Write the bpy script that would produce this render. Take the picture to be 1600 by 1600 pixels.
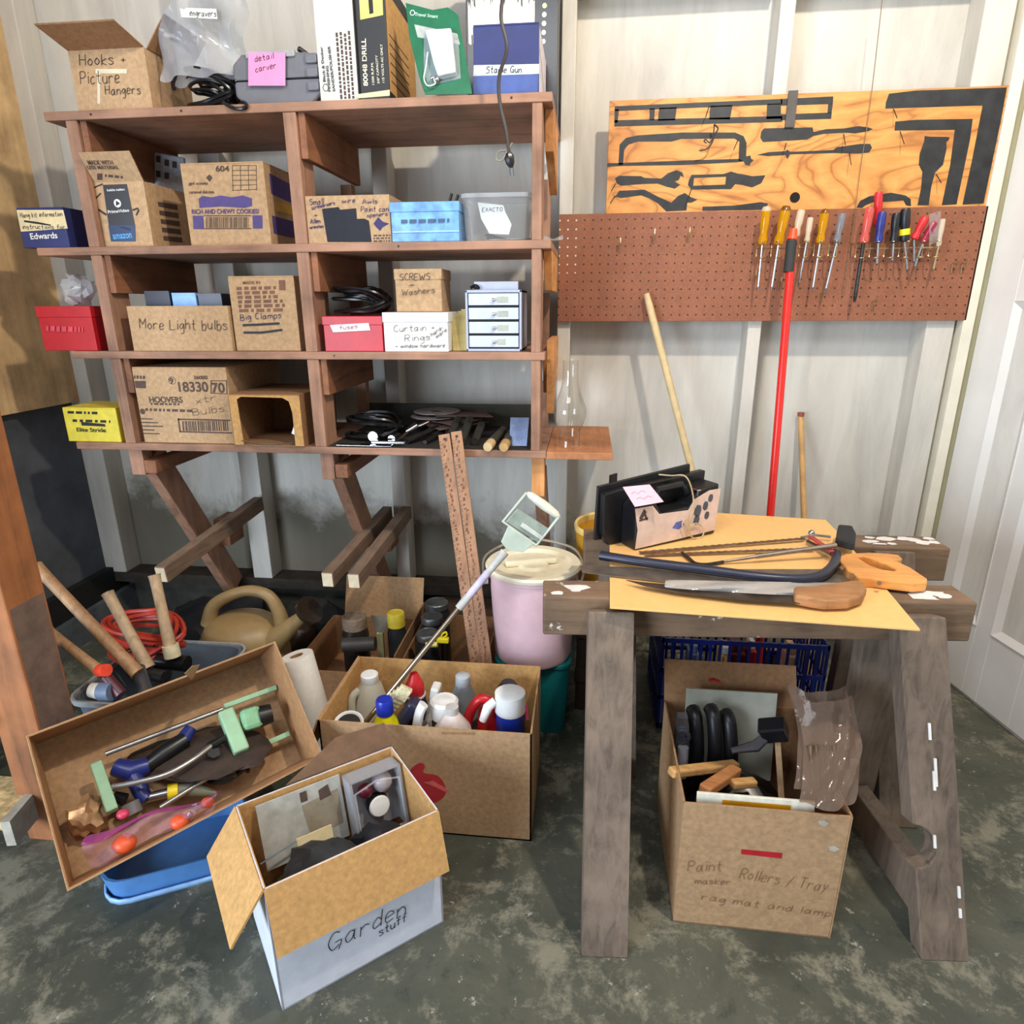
import bpy, bmesh, math, random
from mathutils import Vector, Matrix, Euler
from mathutils.geometry import tessellate_polygon
random.seed(7)
for o in list(bpy.data.objects): bpy.data.objects.remove(o)
S = bpy.context.scene
COL = S.collection
# ---------------------------------------------------------------- camera
F_PX, PITCH, YAW, ROLL = 1016.0, math.radians(17.7), math.radians(6.5), math.radians(-0.3)
CAM = Vector((0, -2.3, 1.2))
FW = Vector((-math.sin(YAW)*math.cos(PITCH), math.cos(YAW)*math.cos(PITCH), -math.sin(PITCH)))
_r0 = Vector((math.cos(YAW), math.sin(YAW), 0)); _u0 = _r0.cross(FW)
RT = _r0*math.cos(ROLL) + _u0*math.sin(ROLL); UP = -_r0*math.sin(ROLL) + _u0*math.cos(ROLL)
cd = bpy.data.cameras.new('camera'); cam = bpy.data.objects.new('camera', cd); COL.objects.link(cam)
cd.sensor_width = 36.0; cd.lens = 36.0*F_PX/1600.0; cd.clip_start = 0.05
cam.matrix_world = Matrix(((RT.x, UP.x, -FW.x, CAM.x), (RT.y, UP.y, -FW.y, CAM.y), (RT.z, UP.z, -FW.z, CAM.z), (0, 0, 0, 1)))
S.camera = cam
# ---------------------------------------------------------------- light and exposure
S.view_settings.view_transform = 'Standard'; S.view_settings.look = 'None'
S.view_settings.gamma = 1.0; S.view_settings.use_curve_mapping = False
S.view_settings.exposure = 0.0
wd = bpy.data.worlds.new('world'); S.world = wd; wd.use_nodes = True
bg = wd.node_tree.nodes['Background']; bg.inputs[0].default_value = (0.70, 0.82, 1.0, 1); bg.inputs[1].default_value = 0.24
def lamp(name, kind, loc, energy, color, size=0.1, rot=None, sy=None):
    l = bpy.data.lights.new(name, kind); l.energy = energy; l.color = color
    if kind == 'AREA':
        l.size = size
        if sy: l.shape = 'RECTANGLE'; l.size_y = sy
    else: l.shadow_soft_size = size
    o = bpy.data.objects.new(name, l); COL.objects.link(o); o.location = loc
    if rot: o.rotation_euler = rot
    return o
lamp('ceiling_bulb_light', 'POINT', (0.60, -1.60, 2.68), 126, (1.0, 0.88, 0.73), 0.045)
lamp('cool_daylight_fill', 'AREA', (-2.3, -3.7, 1.0), 150, (0.74, 0.86, 1.0), 1.6, (math.radians(91), 0, math.radians(-38)), 1.7)  # cool fill added from camera left; its doorway is only assumed
lamp('overhead_fill_light', 'AREA', (-0.5, -2.5, 2.62), 26, (0.95, 0.96, 1.0), 1.3, (math.radians(42), 0, math.radians(-6)), 0.5)  # soft overhead fill added to brighten the room; no tube fitting is known
# ---------------------------------------------------------------- helpers
def at(px, py, x=None, y=None, z=None):
    d = FW + RT*((px-800)/F_PX) - UP*((py-800)/F_PX)
    if y is not None: t = (y-CAM.y)/d.y
    elif z is not None: t = (z-CAM.z)/d.z
    else: t = (x-CAM.x)/d.x
    return CAM + d*t
def hitplane(px, py, o, n):
    d = FW + RT*((px-800)/F_PX) - UP*((py-800)/F_PX)
    return CAM + d*((o-CAM).dot(n)/d.dot(n))
def lin(c):
    def f(v):
        v /= 255.0
        return v/12.92 if v <= 0.04045 else ((v+0.055)/1.055)**2.4
    return (f(c[0]), f(c[1]), f(c[2]), 1)
MATS = {}
def _nt(name):
    m = bpy.data.materials.new(name); m.use_nodes = True
    nt = m.node_tree; b = nt.nodes['Principled BSDF']; MATS[name] = m
    return m, nt, b
def _coord(nt, scale=(1, 1, 1), rot=(0, 0, 0)):
    tc = nt.nodes.new('ShaderNodeTexCoord'); mp = nt.nodes.new('ShaderNodeMapping')
    mp.inputs['Scale'].default_value = scale; mp.inputs['Rotation'].default_value = rot
    nt.links.new(tc.outputs['Object'], mp.inputs['Vector']); return mp.outputs[0]
def _noise(nt, vec, scale, detail=4, rough=0.6, dist=0.0):
    n = nt.nodes.new('ShaderNodeTexNoise'); n.inputs['Scale'].default_value = scale
    n.inputs['Detail'].default_value = detail; n.inputs['Roughness'].default_value = rough; n.inputs['Distortion'].default_value = dist
    nt.links.new(vec, n.inputs['Vector']); return n.outputs['Fac']
def _ramp(nt, fac, stops):
    r = nt.nodes.new('ShaderNodeValToRGB'); e = r.color_ramp.elements
    while len(e) < len(stops): e.new(0.5)
    for i, (p, c) in enumerate(stops): e[i].position = p; e[i].color = c
    nt.links.new(fac, r.inputs[0]); return r.outputs[0]
def _mix(nt, fac, a, b, mode='MIX'):
    m = nt.nodes.new('ShaderNodeMix'); m.data_type = 'RGBA'; m.blend_type = mode
    for s, v in ((m.inputs['Factor'], fac), (m.inputs['A'], a), (m.inputs['B'], b)):
        if hasattr(v, 'is_output'): nt.links.new(v, s)
        else: s.default_value = v
    return m.outputs['Result']
def _math(nt, op, a, b=0.0, c=None):
    m = nt.nodes.new('ShaderNodeMath'); m.operation = op
    for i, v in enumerate((a, b, c)):
        if v is None: continue
        if hasattr(v, 'is_output'): nt.links.new(v, m.inputs[i])
        else: m.inputs[i].default_value = v
    return m.outputs[0]
def _bump(nt, b, fac, strength=0.3, dist=0.002):
    n = nt.nodes.new('ShaderNodeBump'); n.inputs['Strength'].default_value = strength; n.inputs['Distance'].default_value = dist
    nt.links.new(fac, n.inputs['Height']); nt.links.new(n.outputs[0], b.inputs['Normal'])
def shade(c, k): return tuple(min(255, v*k) for v in c)
def mat(name, c, rough=0.55, metal=0.0, var=0.12, scale=30.0, bump=0.1, spec=0.5, coat=0.0, c2=None):
    if name in MATS: return MATS[name]
    m, nt, b = _nt(name); v = _coord(nt)
    n = _noise(nt, v, scale, 5)
    col = _ramp(nt, n, [(0.3, lin(c2 or shade(c, 1-var))), (0.7, lin(shade(c, 1+var*0.6)))])
    nt.links.new(col, b.inputs['Base Color']); b.inputs['Roughness'].default_value = rough; b.inputs['Metallic'].default_value = metal
    b.inputs['Specular IOR Level'].default_value = spec; b.inputs['Coat Weight'].default_value = coat
    if bump: _bump(nt, b, n, bump, 0.001)
    return m
def wood(name, c1, c2, axis='x', scale=14.0, rough=0.7, bump=0.25, stain=None, knots=0.0):
    if name in MATS: return MATS[name]
    m, nt, b = _nt(name)
    s = {'x': (0.07, 1, 1), 'y': (1, 0.07, 1), 'z': (1, 1, 0.07)}[axis]
    v = _coord(nt, s); n = _noise(nt, v, scale*3, 6, 0.65, 0.8)
    n2 = _noise(nt, _coord(nt), 6, 4)
    col = _ramp(nt, n, [(0.32, lin(c2)), (0.52, lin(c1)), (0.72, lin(shade(c1, 1.12)))])
    col = _mix(nt, 0.45, col, _ramp(nt, n2, [(0.35, lin(shade(c1, 0.6))), (0.65, lin(shade(c1, 1.2)))]))
    if stain:
        n3 = _noise(nt, _coord(nt, (1, 1, 1)), 22, 6, 0.7)
        col = _mix(nt, _ramp(nt, n3, [(0.66, (0, 0, 0, 1)), (0.70, (1, 1, 1, 1))]), col, lin(stain))
    nt.links.new(col, b.inputs['Base Color']); b.inputs['Roughness'].default_value = rough
    _bump(nt, b, n, bump, 0.002); return m
def card(name, c, rough=0.85): return mat(name, c, rough, 0, 0.10, 90, 0.06, 0.25)
def thinglass(name):
    m, nt, b = _nt(name); nt.nodes.remove(b)
    out = [n for n in nt.nodes if n.type == 'OUTPUT_MATERIAL'][0]
    tr = nt.nodes.new('ShaderNodeBsdfTransparent'); tr.inputs[0].default_value = lin((250, 251, 251))
    gl = nt.nodes.new('ShaderNodeBsdfGlossy'); gl.inputs['Roughness'].default_value = 0.03
    lw = nt.nodes.new('ShaderNodeLayerWeight'); lw.inputs[0].default_value = 0.5
    f = _math(nt, 'MULTIPLY_ADD', _math(nt, 'POWER', lw.outputs['Facing'], 2.2), 0.75, 0.05)
    mx = nt.nodes.new('ShaderNodeMixShader'); nt.links.new(f, mx.inputs[0]); nt.links.new(tr.outputs[0], mx.inputs[1]); nt.links.new(gl.outputs[0], mx.inputs[2])
    nt.links.new(mx.outputs[0], out.inputs[0]); return m
def clear(name, tint=(255, 255, 255), amount=0.86, rough=0.08, gl=(230, 235, 240)):
    if name in MATS: return MATS[name]
    m, nt, b = _nt(name); nt.nodes.remove(b)
    out = [n for n in nt.nodes if n.type == 'OUTPUT_MATERIAL'][0]
    tr = nt.nodes.new('ShaderNodeBsdfTransparent'); tr.inputs[0].default_value = lin(tint)
    pr = nt.nodes.new('ShaderNodeBsdfPrincipled'); pr.inputs['Base Color'].default_value = lin(gl); pr.inputs['Roughness'].default_value = rough
    lw = nt.nodes.new('ShaderNodeLayerWeight'); lw.inputs[0].default_value = 0.3
    n = _noise(nt, _coord(nt), 25, 3)
    if amount < 0.93: _bump(nt, pr, n, 0.5, 0.004)
    f = _math(nt, 'MULTIPLY_ADD', _math(nt, 'POWER', lw.outputs['Facing'], 2.0), 0.30 if amount > 0.93 else 0.5, 1-amount)
    mx = nt.nodes.new('ShaderNodeMixShader'); nt.links.new(f, mx.inputs[0]); nt.links.new(tr.outputs[0], mx.inputs[1]); nt.links.new(pr.outputs[0], mx.inputs[2])
    nt.links.new(mx.outputs[0], out.inputs[0]); return m
WM = {}
def M4(loc=(0, 0, 0), rz=0.0, rx=0.0, ry=0.0):
    return Matrix.Translation(loc) @ Euler((rx, ry, rz)).to_matrix().to_4x4()
def frame(o, ux, uy):
    ux = Vector(ux).normalized(); uy = Vector(uy); uy = (uy-ux*uy.dot(ux)).normalized(); n = ux.cross(uy)
    return Matrix(((ux.x, uy.x, n.x, o[0]), (ux.y, uy.y, n.y, o[1]), (ux.z, uy.z, n.z, o[2]), (0, 0, 0, 1)))
def tag(o, label, cat, group=None):
    o['label'] = label; o['category'] = cat
    if group: o['group'] = group
    return o
def thing(name, label, cat, M, group=None):
    if not isinstance(M, Matrix): M = M4(M)
    o = bpy.data.objects.new(name, None); COL.objects.link(o); o.empty_display_size = 0.05
    o.matrix_world = M; WM[o.name] = M.copy(); return tag(o, label, cat, group)
class MB:
    def __init__(s, M=None): s.b = bmesh.new(); s.M = M or Matrix()
    def v(s, p): return s.b.verts.new(s.M @ Vector(p))
    def f(s, vs):
        try: return s.b.faces.new(vs)
        except ValueError: return None
    def box(s, x0, x1, y0, y1, z0, z1):
        return s.hexa([(x0, y0, z0), (x1, y0, z0), (x1, y1, z0), (x0, y1, z0), (x0, y0, z1), (x1, y0, z1), (x1, y1, z1), (x0, y1, z1)])
    def hexa(s, p):
        v = [s.v(q) for q in p]
        for i in ((3, 2, 1, 0), (4, 5, 6, 7), (0, 1, 5, 4), (1, 2, 6, 5), (2, 3, 7, 6), (3, 0, 4, 7)): s.f([v[k] for k in i])
        return s
    def beam(s, a, b, w, h, up=(0, 0, 1)):
        a = Vector(a); b = Vector(b); d = (b-a).normalized(); u = Vector(up); sd = d.cross(u).normalized()*(w/2); u = sd.cross(d).normalized()*(h/2)
        return s.hexa([a-sd-u, a+sd-u, b+sd-u, b-sd-u, a-sd+u, a+sd+u, b+sd+u, b-sd+u])
    def prism(s, pts, ext, holes=()):
        ext = Vector(ext); loops = [[Vector(p) for p in L] for L in [pts]+list(holes)]
        tris = tessellate_polygon(loops); flat = [p for L in loops for p in L]
        a = [s.v(p) for p in flat]; c = [s.v(p+ext) for p in flat]
        for t in tris: s.f([a[t[0]], a[t[2]], a[t[1]]]); s.f([c[t[0]], c[t[1]], c[t[2]]])
        k = 0
        for L in loops:
            n = len(L)
            for i in range(n): s.f([a[k+i], a[k+(i+1) % n], c[k+(i+1) % n], c[k+i]])
            k += n
        return s
    def ring(s, c, n, r, seg, e1=None, ry=None):
        n = n.normalized()
        if e1 is None: e1 = n.orthogonal()
        e1 = (e1-n*e1.dot(n)).normalized(); e2 = n.cross(e1)
        return [s.v(c+e1*(r*math.cos(t))+e2*((ry or r)*math.sin(t))) for t in (2*math.pi*i/seg for i in range(seg))], e1
    def tube(s, pts, r, seg=8, closed=False, cap=True, ry=None):
        P = [Vector(p) for p in pts]; n = len(P); R = r if isinstance(r, (list, tuple)) else [r]*n
        rings = []; e = None
        for i in range(n):
            if closed: d = P[(i+1) % n]-P[i-1]
            else: d = P[min(i+1, n-1)]-P[max(i-1, 0)]
            if d.length < 1e-7: d = Vector((0, 0, 1))
            rg, e = s.ring(P[i], d, R[i], seg, e, ry); rings.append(rg)
        m = n if closed else n-1
        for i in range(m):
            a, b = rings[i], rings[(i+1) % n]
            for k in range(seg): s.f([a[k], a[(k+1) % seg], b[(k+1) % seg], b[k]])
        if cap and not closed: s.f(rings[0][::-1]); s.f(rings[-1])
        return s
    def lathe(s, prof, M=None, seg=24, sx=1.0, sy=1.0):
        M = M or Matrix(); rings = []
        for r, z in prof:
            if r < 1e-5: rings.append([s.v(M @ Vector((0, 0, z)))])
            else: rings.append([s.v(M @ Vector((sx*r*math.cos(2*math.pi*k/seg), sy*r*math.sin(2*math.pi*k/seg), z))) for k in range(seg)])
        for a, b in zip(rings, rings[1:]):
            for k in range(seg):
                k2 = (k+1) % seg
                if len(a) == 1 and len(b) == 1: continue
                if len(a) == 1: s.f([a[0], b[k2], b[k]])
                elif len(b) == 1: s.f([a[k], a[k2], b[0]])
                else: s.f([a[k], a[k2], b[k2], b[k]])
        return s
    def ball(s, c, r, sx=1, sy=1, sz=1, seg=16):
        return s.lathe([(r*math.sin(math.pi*i/8), -r*math.cos(math.pi*i/8)*sz) for i in range(9)], Matrix.Translation(c), seg, sx, sy)
    def sheet(s, grid, th=0.0):
        R = [[s.v(p) for p in row] for row in grid]
        for a, b in zip(R, R[1:]):
            for i in range(len(a)-1): s.f([a[i], a[i+1], b[i+1], b[i]])
        return s
    def build(s, name, m, parent=None, smooth=False, bevel=0.0, base=None, solid=0.0, sub=0, label=None, cat=None, group=None, seg=2, kind=None):
        bmesh.ops.recalc_face_normals(s.b, faces=s.b.faces[:])
        me = bpy.data.meshes.new(name); s.b.to_mesh(me); s.b.free(); me.materials.append(m)
        o = bpy.data.objects.new(name, me); COL.objects.link(o)
        if parent is not None:
            o.parent = parent; me.transform(WM[parent.name].inverted()); WM[o.name] = WM[parent.name]
            if label: o['label'] = label
        else:
            if base is None:
                xs = [v.co for v in me.vertices]
                base = Vector((sum(v.x for v in xs)/len(xs), sum(v.y for v in xs)/len(xs), min(v.z for v in xs)))
            me.transform(Matrix.Translation(-Vector(base))); o.location = base; WM[o.name] = Matrix.Translation(base)
            if label: tag(o, label, cat, group)
            if kind: o['kind'] = kind
        if smooth:
            for p in me.polygons: p.use_smooth = True
            try: me.set_sharp_from_angle(angle=math.radians(38))
            except Exception: pass
        if solid:
            q = o.modifiers.new('solid', 'SOLIDIFY'); q.thickness = solid; q.offset = 0
        if bevel:
            q = o.modifiers.new('bevel', 'BEVEL'); q.width = bevel; q.segments = seg; q.limit_method = 'ANGLE'; q.angle_limit = math.radians(40)
        if sub:
            q = o.modifiers.new('sub', 'SUBSURF'); q.levels = sub; q.render_levels = sub
        return o
def spline(pts, n=6, closed=False):
    P = [Vector(p) for p in pts]; out = []; m = len(P)
    rng = range(m if closed else m-1)
    for i in rng:
        if closed: a, b, c, d = P[i-1], P[i], P[(i+1) % m], P[(i+2) % m]
        else: a, b, c, d = P[max(i-1, 0)], P[i], P[i+1], P[min(i+2, m-1)]
        for k in range(n):
            t = k/n
            out.append(0.5*((2*b)+(c-a)*t+(2*a-5*b+4*c-d)*t*t+(3*b-a-3*c+d)*t**3))
    if not closed: out.append(P[-1])
    return out
# a flat face of some object: writing and labels are laid out on it
class Face:
    def __init__(s, o, ux, uy):
        s.o = Vector(o); s.ux = Vector(ux).normalized(); uy = Vector(uy); s.uy = (uy-s.ux*uy.dot(s.ux)).normalized(); s.n = s.ux.cross(s.uy)
    def px(s, p):
        q = hitplane(p[0], p[1], s.o, s.n)-s.o; return (q.dot(s.ux), q.dot(s.uy))
    def P(s, u, v, off=0.0): return s.o+s.ux*u+s.uy*v+s.n*off
    def poly(s, mb, uv, off=0.0003, th=0.0004):
        mb.prism([s.P(u, v, off) for u, v in uv], s.n*th); return mb
    def polypx(s, mb, pts, off=0.0003, th=0.0004): return s.poly(mb, [s.px(p) for p in pts], off, th)
    def stroke(s, mb, uv, w, off=0.0016):
        pts = [Vector((u, v)) for u, v in uv]; L = []
        for i, p in enumerate(pts):
            d = pts[min(i+1, len(pts)-1)]-pts[max(i-1, 0)]
            if d.length < 1e-9: d = Vector((1, 0))
            d.normalize(); L.append((p+Vector((-d.y, d.x))*w/2, p-Vector((-d.y, d.x))*w/2))
        vs = [(mb.v(s.P(a.x, a.y, off)), mb.v(s.P(b.x, b.y, off))) for a, b in L]
        for a, b in zip(vs, vs[1:]): mb.f([a[0], a[1], b[1], b[0]])
    def hand(s, mb, text, p0, p1, hpx, w=0.0016, jit=0.06):
        # hand lettering along the line p0 -> p1 (points of the photograph on this face), hpx = capital height in pixels
        a = Vector(s.px(p0)); b = Vector(s.px(p1)); c = Vector(s.px((p0[0], p0[1]-hpx)))
        H = (c-a).length; dx = (b-a); L = dx.length; ex = dx/L; ey = Vector((-ex.y, ex.x))
        x = 0; items = []
        for ch in text:
            if ch == ' ': x += 0.45; continue
            g = GLY.get(ch) or GLY.get(ch.lower())
            if not g: continue
            gw = max(q[0] for st in g for q in st)/10.0
            items.append((x, g)); x += gw+0.2
        k = L/max(x-0.2, 0.1)
        for x0, g in items:
            jy = random.uniform(-jit, jit)*H; sl = 0.12
            for st in g:
                pts = [(x0+q[0]/10.0, q[1]/10.0) for q in st]
                sp = spline([(p[0], p[1], 0) for p in pts], 4) if len(pts) > 2 else [Vector((p[0], p[1], 0)) for p in pts]
                uv = [a+ex*((q.x)*k+q.y*H*sl)+ey*(q.y*H+jy) for q in sp]
                s.stroke(mb, [(q.x, q.y) for q in uv], w)
    def print(s, mb, text, p0, p1, hpx, off=0.0016, flip=False):
        # printed lettering fitted from p0 to p1 (baseline, photograph points) with height hpx
        cu = bpy.data.curves.new('t', 'FONT'); cu.body = text; cu.offset = 0.018; ob = bpy.data.objects.new('t', cu)
        me = bpy.data.meshes.new_from_object(ob)
        a = Vector(s.px(p0)); b = Vector(s.px(p1)); dx = b-a; L = dx.length; ex = dx/L; ey = Vector((-ex.y, ex.x))
        if hpx < 0: H = -hpx
        else: H = abs((Vector(s.px((p0[0], p0[1]-hpx)))-a).length)
        xs = [v.co.x for v in me.vertices]; ys = [v.co.y for v in me.vertices]
        x0, x1, y1 = min(xs), max(xs), max(ys)
        vs = [mb.v(s.P(*(a+ex*((v.co.x-x0)/(x1-x0)*L)+ey*(v.co.y/y1*H)), off)) for v in me.vertices]
        for p in me.polygons: mb.f([vs[i] for i in p.vertices])
        bpy.data.objects.remove(ob); bpy.data.curves.remove(cu); bpy.data.meshes.remove(me)
def _g(t): return [[tuple(float(c) for c in q.split(',')) for q in st.split()] for st in t.split('|')]
GLY = {k: _g(v) for k, v in {
 'a': '4,5 2,6 0,3 1,0 3,1 4,5|4,6 4,1 5,0', 'b': '0,10 0,0|0,4 2,6 4,4 3,0 0,0', 'c': '4,5 2,6 0,3 1,0 4,1', 'd': '4,4 2,6 0,3 1,0 4,2|4,10 4,0',
 'e': '0,3 4,4 3,6 1,6 0,3 1,0 4,1', 'f': '4,9 3,10 2,8 2,0|0,6 4,6', 'g': '4,5 2,6 0,3 2,1 4,5|4,6 4,-3 1,-4', 'h': '0,10 0,0|0,4 2,6 4,4 4,0',
 'i': '1,6 1,0|1,8 1,9', 'j': '2,6 2,-3 0,-3|2,8 2,9', 'k': '0,10 0,0|4,6 0,3 4,0', 'l': '1,10 1,0', 'm': '0,6 0,0|0,4 2,6 3,4 3,0|3,4 5,6 6,4 6,0',
 'n': '0,6 0,0|0,4 2,6 4,4 4,0', 'o': '2,6 0,3 2,0 4,3 2,6', 'p': '0,6 0,-4|0,5 3,6 4,3 2,0 0,1', 'q': '4,5 2,6 0,3 2,0 4,3|4,6 4,-4',
 'r': '0,6 0,0|0,4 2,6 4,5', 's': '4,5 2,6 0,5 4,2 2,0 0,1', 't': '2,10 2,1 4,0|0,6 4,6', 'u': '0,6 0,2 2,0 4,2|4,6 4,0', 'v': '0,6 2,0 4,6',
 'w': '0,6 1,0 3,5 5,0 6,6', 'x': '0,6 4,0|4,6 0,0', 'y': '0,6 2,1|4,6 0,-4', 'z': '0,6 4,6 0,0 4,0',
 'A': '0,0 3,10 6,0|1,4 5,4', 'B': '0,0 0,10|0,10 4,9 4,6 0,5|0,5 5,4 4,0 0,0', 'C': '5,9 2,10 0,5 2,0 5,1', 'E': '5,10 0,10|0,10 0,0 5,0|0,5 4,5',
 'G': '5,9 2,10 0,5 2,0 5,2|3,4 6,4 5,-1', 'H': '0,10 0,0|5,10 5,0|0,5 5,5', 'K': '0,10 0,0|5,10 0,4 5,0', 'L': '0,10 0,0|0,0 5,0', 'M': '0,0 0,10|0,10 3,4|3,4 6,10|6,10 6,0',
 'N': '0,0 0,10|0,10 5,0|5,0 5,10', 'P': '0,0 0,10|0,10 4,10 5,7 3,5 0,5', 'R': '0,0 0,10|0,10 4,10 5,7 3,5 0,5|2,5 5,0', 'S': '5,9 2,10 0,7 5,4 3,0 0,1',
 'T': '0,10 6,10|3,10 3,0', 'W': '0,10 2,0|2,0 4,7|4,7 6,0|6,0 8,10', 'X': '0,10 5,0|5,10 0,0', 'O': '3,10 0,5 3,0 6,5 3,10', '+': '0,4 4,4|2,6 2,2', '/': '0,-1 4,10',
 '-': '0,4 3,4', '&': '5,0 1,7 3,9 3,6 0,2 2,0 5,4'}.items()}
def copy_tree(o, M):
    r = o.copy(); COL.objects.link(r); r.matrix_world = M; WM[r.name] = M.copy()
    for ch in [c for c in o.children]:
        c = ch.copy(); COL.objects.link(c); c.parent = r; WM[c.name] = M.copy()
        for g in ch.children:
            d = g.copy(); COL.objects.link(d); d.parent = c
    return r
# ---------------------------------------------------------------- materials
CARD = card('cardboard', (172, 138, 102)); CARD2 = card('cardboard_pale', (182, 150, 114)); CARD_D = card('cardboard_brown', (150, 112, 78))
CARD_O = card('cardboard_golden', (196, 152, 96)); CARD_E = card('cardboard_edge', (205, 172, 128))
WHITE = mat('white_paper', (226, 226, 222), 0.7, 0, 0.04); CREAM = mat('cream_paper', (224, 206, 160), 0.75, 0, 0.06)
INK = mat('black_ink', (24, 22, 26), 0.6, 0, 0.1, 60, 0); INK_S = mat('faded_ink', (84, 66, 58), 0.8, 0, 0.15, 60, 0); INK_P = mat('purple_ink', (52, 44, 92), 0.7, 0, 0.1, 60, 0)
BLACKP = mat('black_plastic', (22, 22, 25), 0.32, 0, 0.1, 40, 0.04); RUBBER = mat('black_rubber', (34, 36, 38), 0.75, 0, 0.15)
NAVY = mat('navy_card', (36, 46, 102), 0.55, 0, 0.08); REDC = mat('red_card', (186, 24, 36), 0.42, 0, 0.06)
PINKN = mat('pink_note', (240, 150, 196), 0.7, 0, 0.03); TAPE = mat('masking_tape', (206, 198, 170), 0.6, 0, 0.05)
SHELFW = wood('shelf_wood_long', (158, 118, 94), (112, 80, 60), 'x', 12); SHELFU = wood('shelf_wood_upright', (160, 120, 96), (116, 82, 62), 'z', 12)
SHELFY = wood('shelf_wood_deep', (140, 92, 62), (96, 58, 38), 'y', 12); LITW = wood('lit_orange_wood', (206, 146, 88), (168, 106, 58), 'z', 12)
LITWY = wood('lit_orange_wood_deep', (206, 146, 88), (168, 106, 58), 'y', 12)  # lamplight on the right end pieces is put into this orange
OLDW = wood('weathered_wood_upright', (114, 98, 84), (68, 57, 48), 'z', 16, 0.8, 0.5); OLDWX = wood('weathered_wood_long', (120, 96, 74), (72, 56, 42), 'x', 16, 0.8, 0.5, (205, 200, 192))
STEEL = mat('steel', (170, 172, 174), 0.28, 1.0, 0.1, 60, 0.02); CHROME = mat('chrome', (225, 225, 228), 0.12, 1.0, 0.03, 30, 0); BRASSY = mat('yellowed_wire', (205, 185, 140), 0.3, 1.0, 0.06, 40, 0)
IRON = mat('dark_iron', (64, 62, 62), 0.5, 0.8, 0.25, 60, 0.1); CLEAR = clear('clear_plastic', (250, 252, 254), 0.84); GLASS = thinglass('thin_glass')
YEL = mat('yellow_plastic', (226, 208, 30), 0.4, 0, 0.05); ORA = mat('orange_plastic', (214, 84, 40), 0.45, 0, 0.06); BLUEP = mat('blue_plastic', (34, 58, 150), 0.4, 0, 0.08)
# ---------------------------------------------------------------- setting
def m_floor():
    m, nt, b = _nt('worn_painted_concrete'); v = _coord(nt)
    n1 = _noise(nt, v, 2.2, 6, 0.65, 0.6); n2 = _noise(nt, v, 8, 9, 0.78, 0.25); n3 = _noise(nt, v, 38, 6, 0.75)
    base = _ramp(nt, n1, [(0.3, lin((46, 50, 44))), (0.55, lin((78, 80, 68))), (0.75, lin((98, 96, 80)))])
    worn = _ramp(nt, n2, [(0.50, (0, 0, 0, 1)), (0.60, (0.75, 0.75, 0.75, 1))])
    col = _mix(nt, worn, base, lin((138, 134, 116)))
    dark = _ramp(nt, n2, [(0.30, (0.8, 0.8, 0.8, 1)), (0.42, (0, 0, 0, 1))])
    col = _mix(nt, dark, col, lin((40, 48, 42)))
    fl = _ramp(nt, n3, [(0.63, (0, 0, 0, 1)), (0.68, (0.7, 0.7, 0.7, 1))])
    col = _mix(nt, fl, col, lin((176, 174, 160)))
    nt.links.new(col, b.inputs['Base Color']); b.inputs['Roughness'].default_value = 0.62
    _bump(nt, b, n2, 0.25, 0.004); return m
def m_wall(name, c, dirt=True):
    m, nt, b = _nt(name); v = _coord(nt)
    n1 = _noise(nt, _coord(nt, (2.5, 2.5, 0.5)), 4, 6, 0.65, 0.5); n2 = _noise(nt, v, 30, 6, 0.7)
    col = _ramp(nt, n1, [(0.3, lin(shade(c, 0.90))), (0.55, lin(c)), (0.75, lin(shade(c, 1.05)))])
    n4 = _noise(nt, _coord(nt, (6, 6, 1.2)), 9, 4, 0.7)
    sc = _ramp(nt, n4, [(0.70, (0, 0, 0, 1)), (0.74, (0.55, 0.55, 0.55, 1))])
    col = _mix(nt, sc, col, lin(shade(c, 0.72)))
    if dirt:
        tc = nt.nodes.new('ShaderNodeTexCoord'); sp = nt.nodes.new('ShaderNodeSeparateXYZ'); nt.links.new(tc.outputs['Object'], sp.inputs[0])
        n5 = _noise(nt, v, 3.2, 7, 0.7, 0.4); h = _math(nt, 'MULTIPLY_ADD', n2, -0.12, sp.outputs['Z']); h = _math(nt, 'MULTIPLY_ADD', n5, -0.55, h); h = _math(nt, 'MULTIPLY_ADD', sp.outputs['X'], 0.06, h); h = _math(nt, 'ADD', h, 0.20)
        d = _ramp(nt, h, [(0.0, (0.85, 0.85, 0.85, 1)), (0.14, (0, 0, 0, 1))])
        col = _mix(nt, d, col, lin((92, 84, 62)))
    nt.links.new(col, b.inputs['Base Color']); b.inputs['Roughness'].default_value = 0.75
    _bump(nt, b, n2, 0.12, 0.002); return m
def struct(name, mb, m, **k): o = mb.build(name, m, None, kind='structure', **k); return o
WALLM = m_wall('whitewashed_sheathing', (204, 200, 190)); STUDM = m_wall('whitewashed_stud', (206, 201, 190), False)
struct('floor', MB().box(-3.2, 2.6, -5.2, 0.25, -0.06, 0), m_floor(), base=(0, 0, -0.06))
struct('wall_back', MB().box(-1.95, 1.30, 0, 0.03, 0.10, 2.75), WALLM, base=(0, 0, 0.2))
struct('trim_1', MB().box(-1.95, 1.30, -0.02, 0.05, 0, 0.15), mat('dark_concrete_curb', (74, 74, 66), 0.8, 0, 0.3, 12, 0.3))
struct('trim_2', MB().box(-1.95, 1.30, -0.09, 0.0, 0.15, 0.19), mat('dark_sill_plate', (58, 50, 42), 0.8, 0, 0.3, 20, 0.3))
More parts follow.
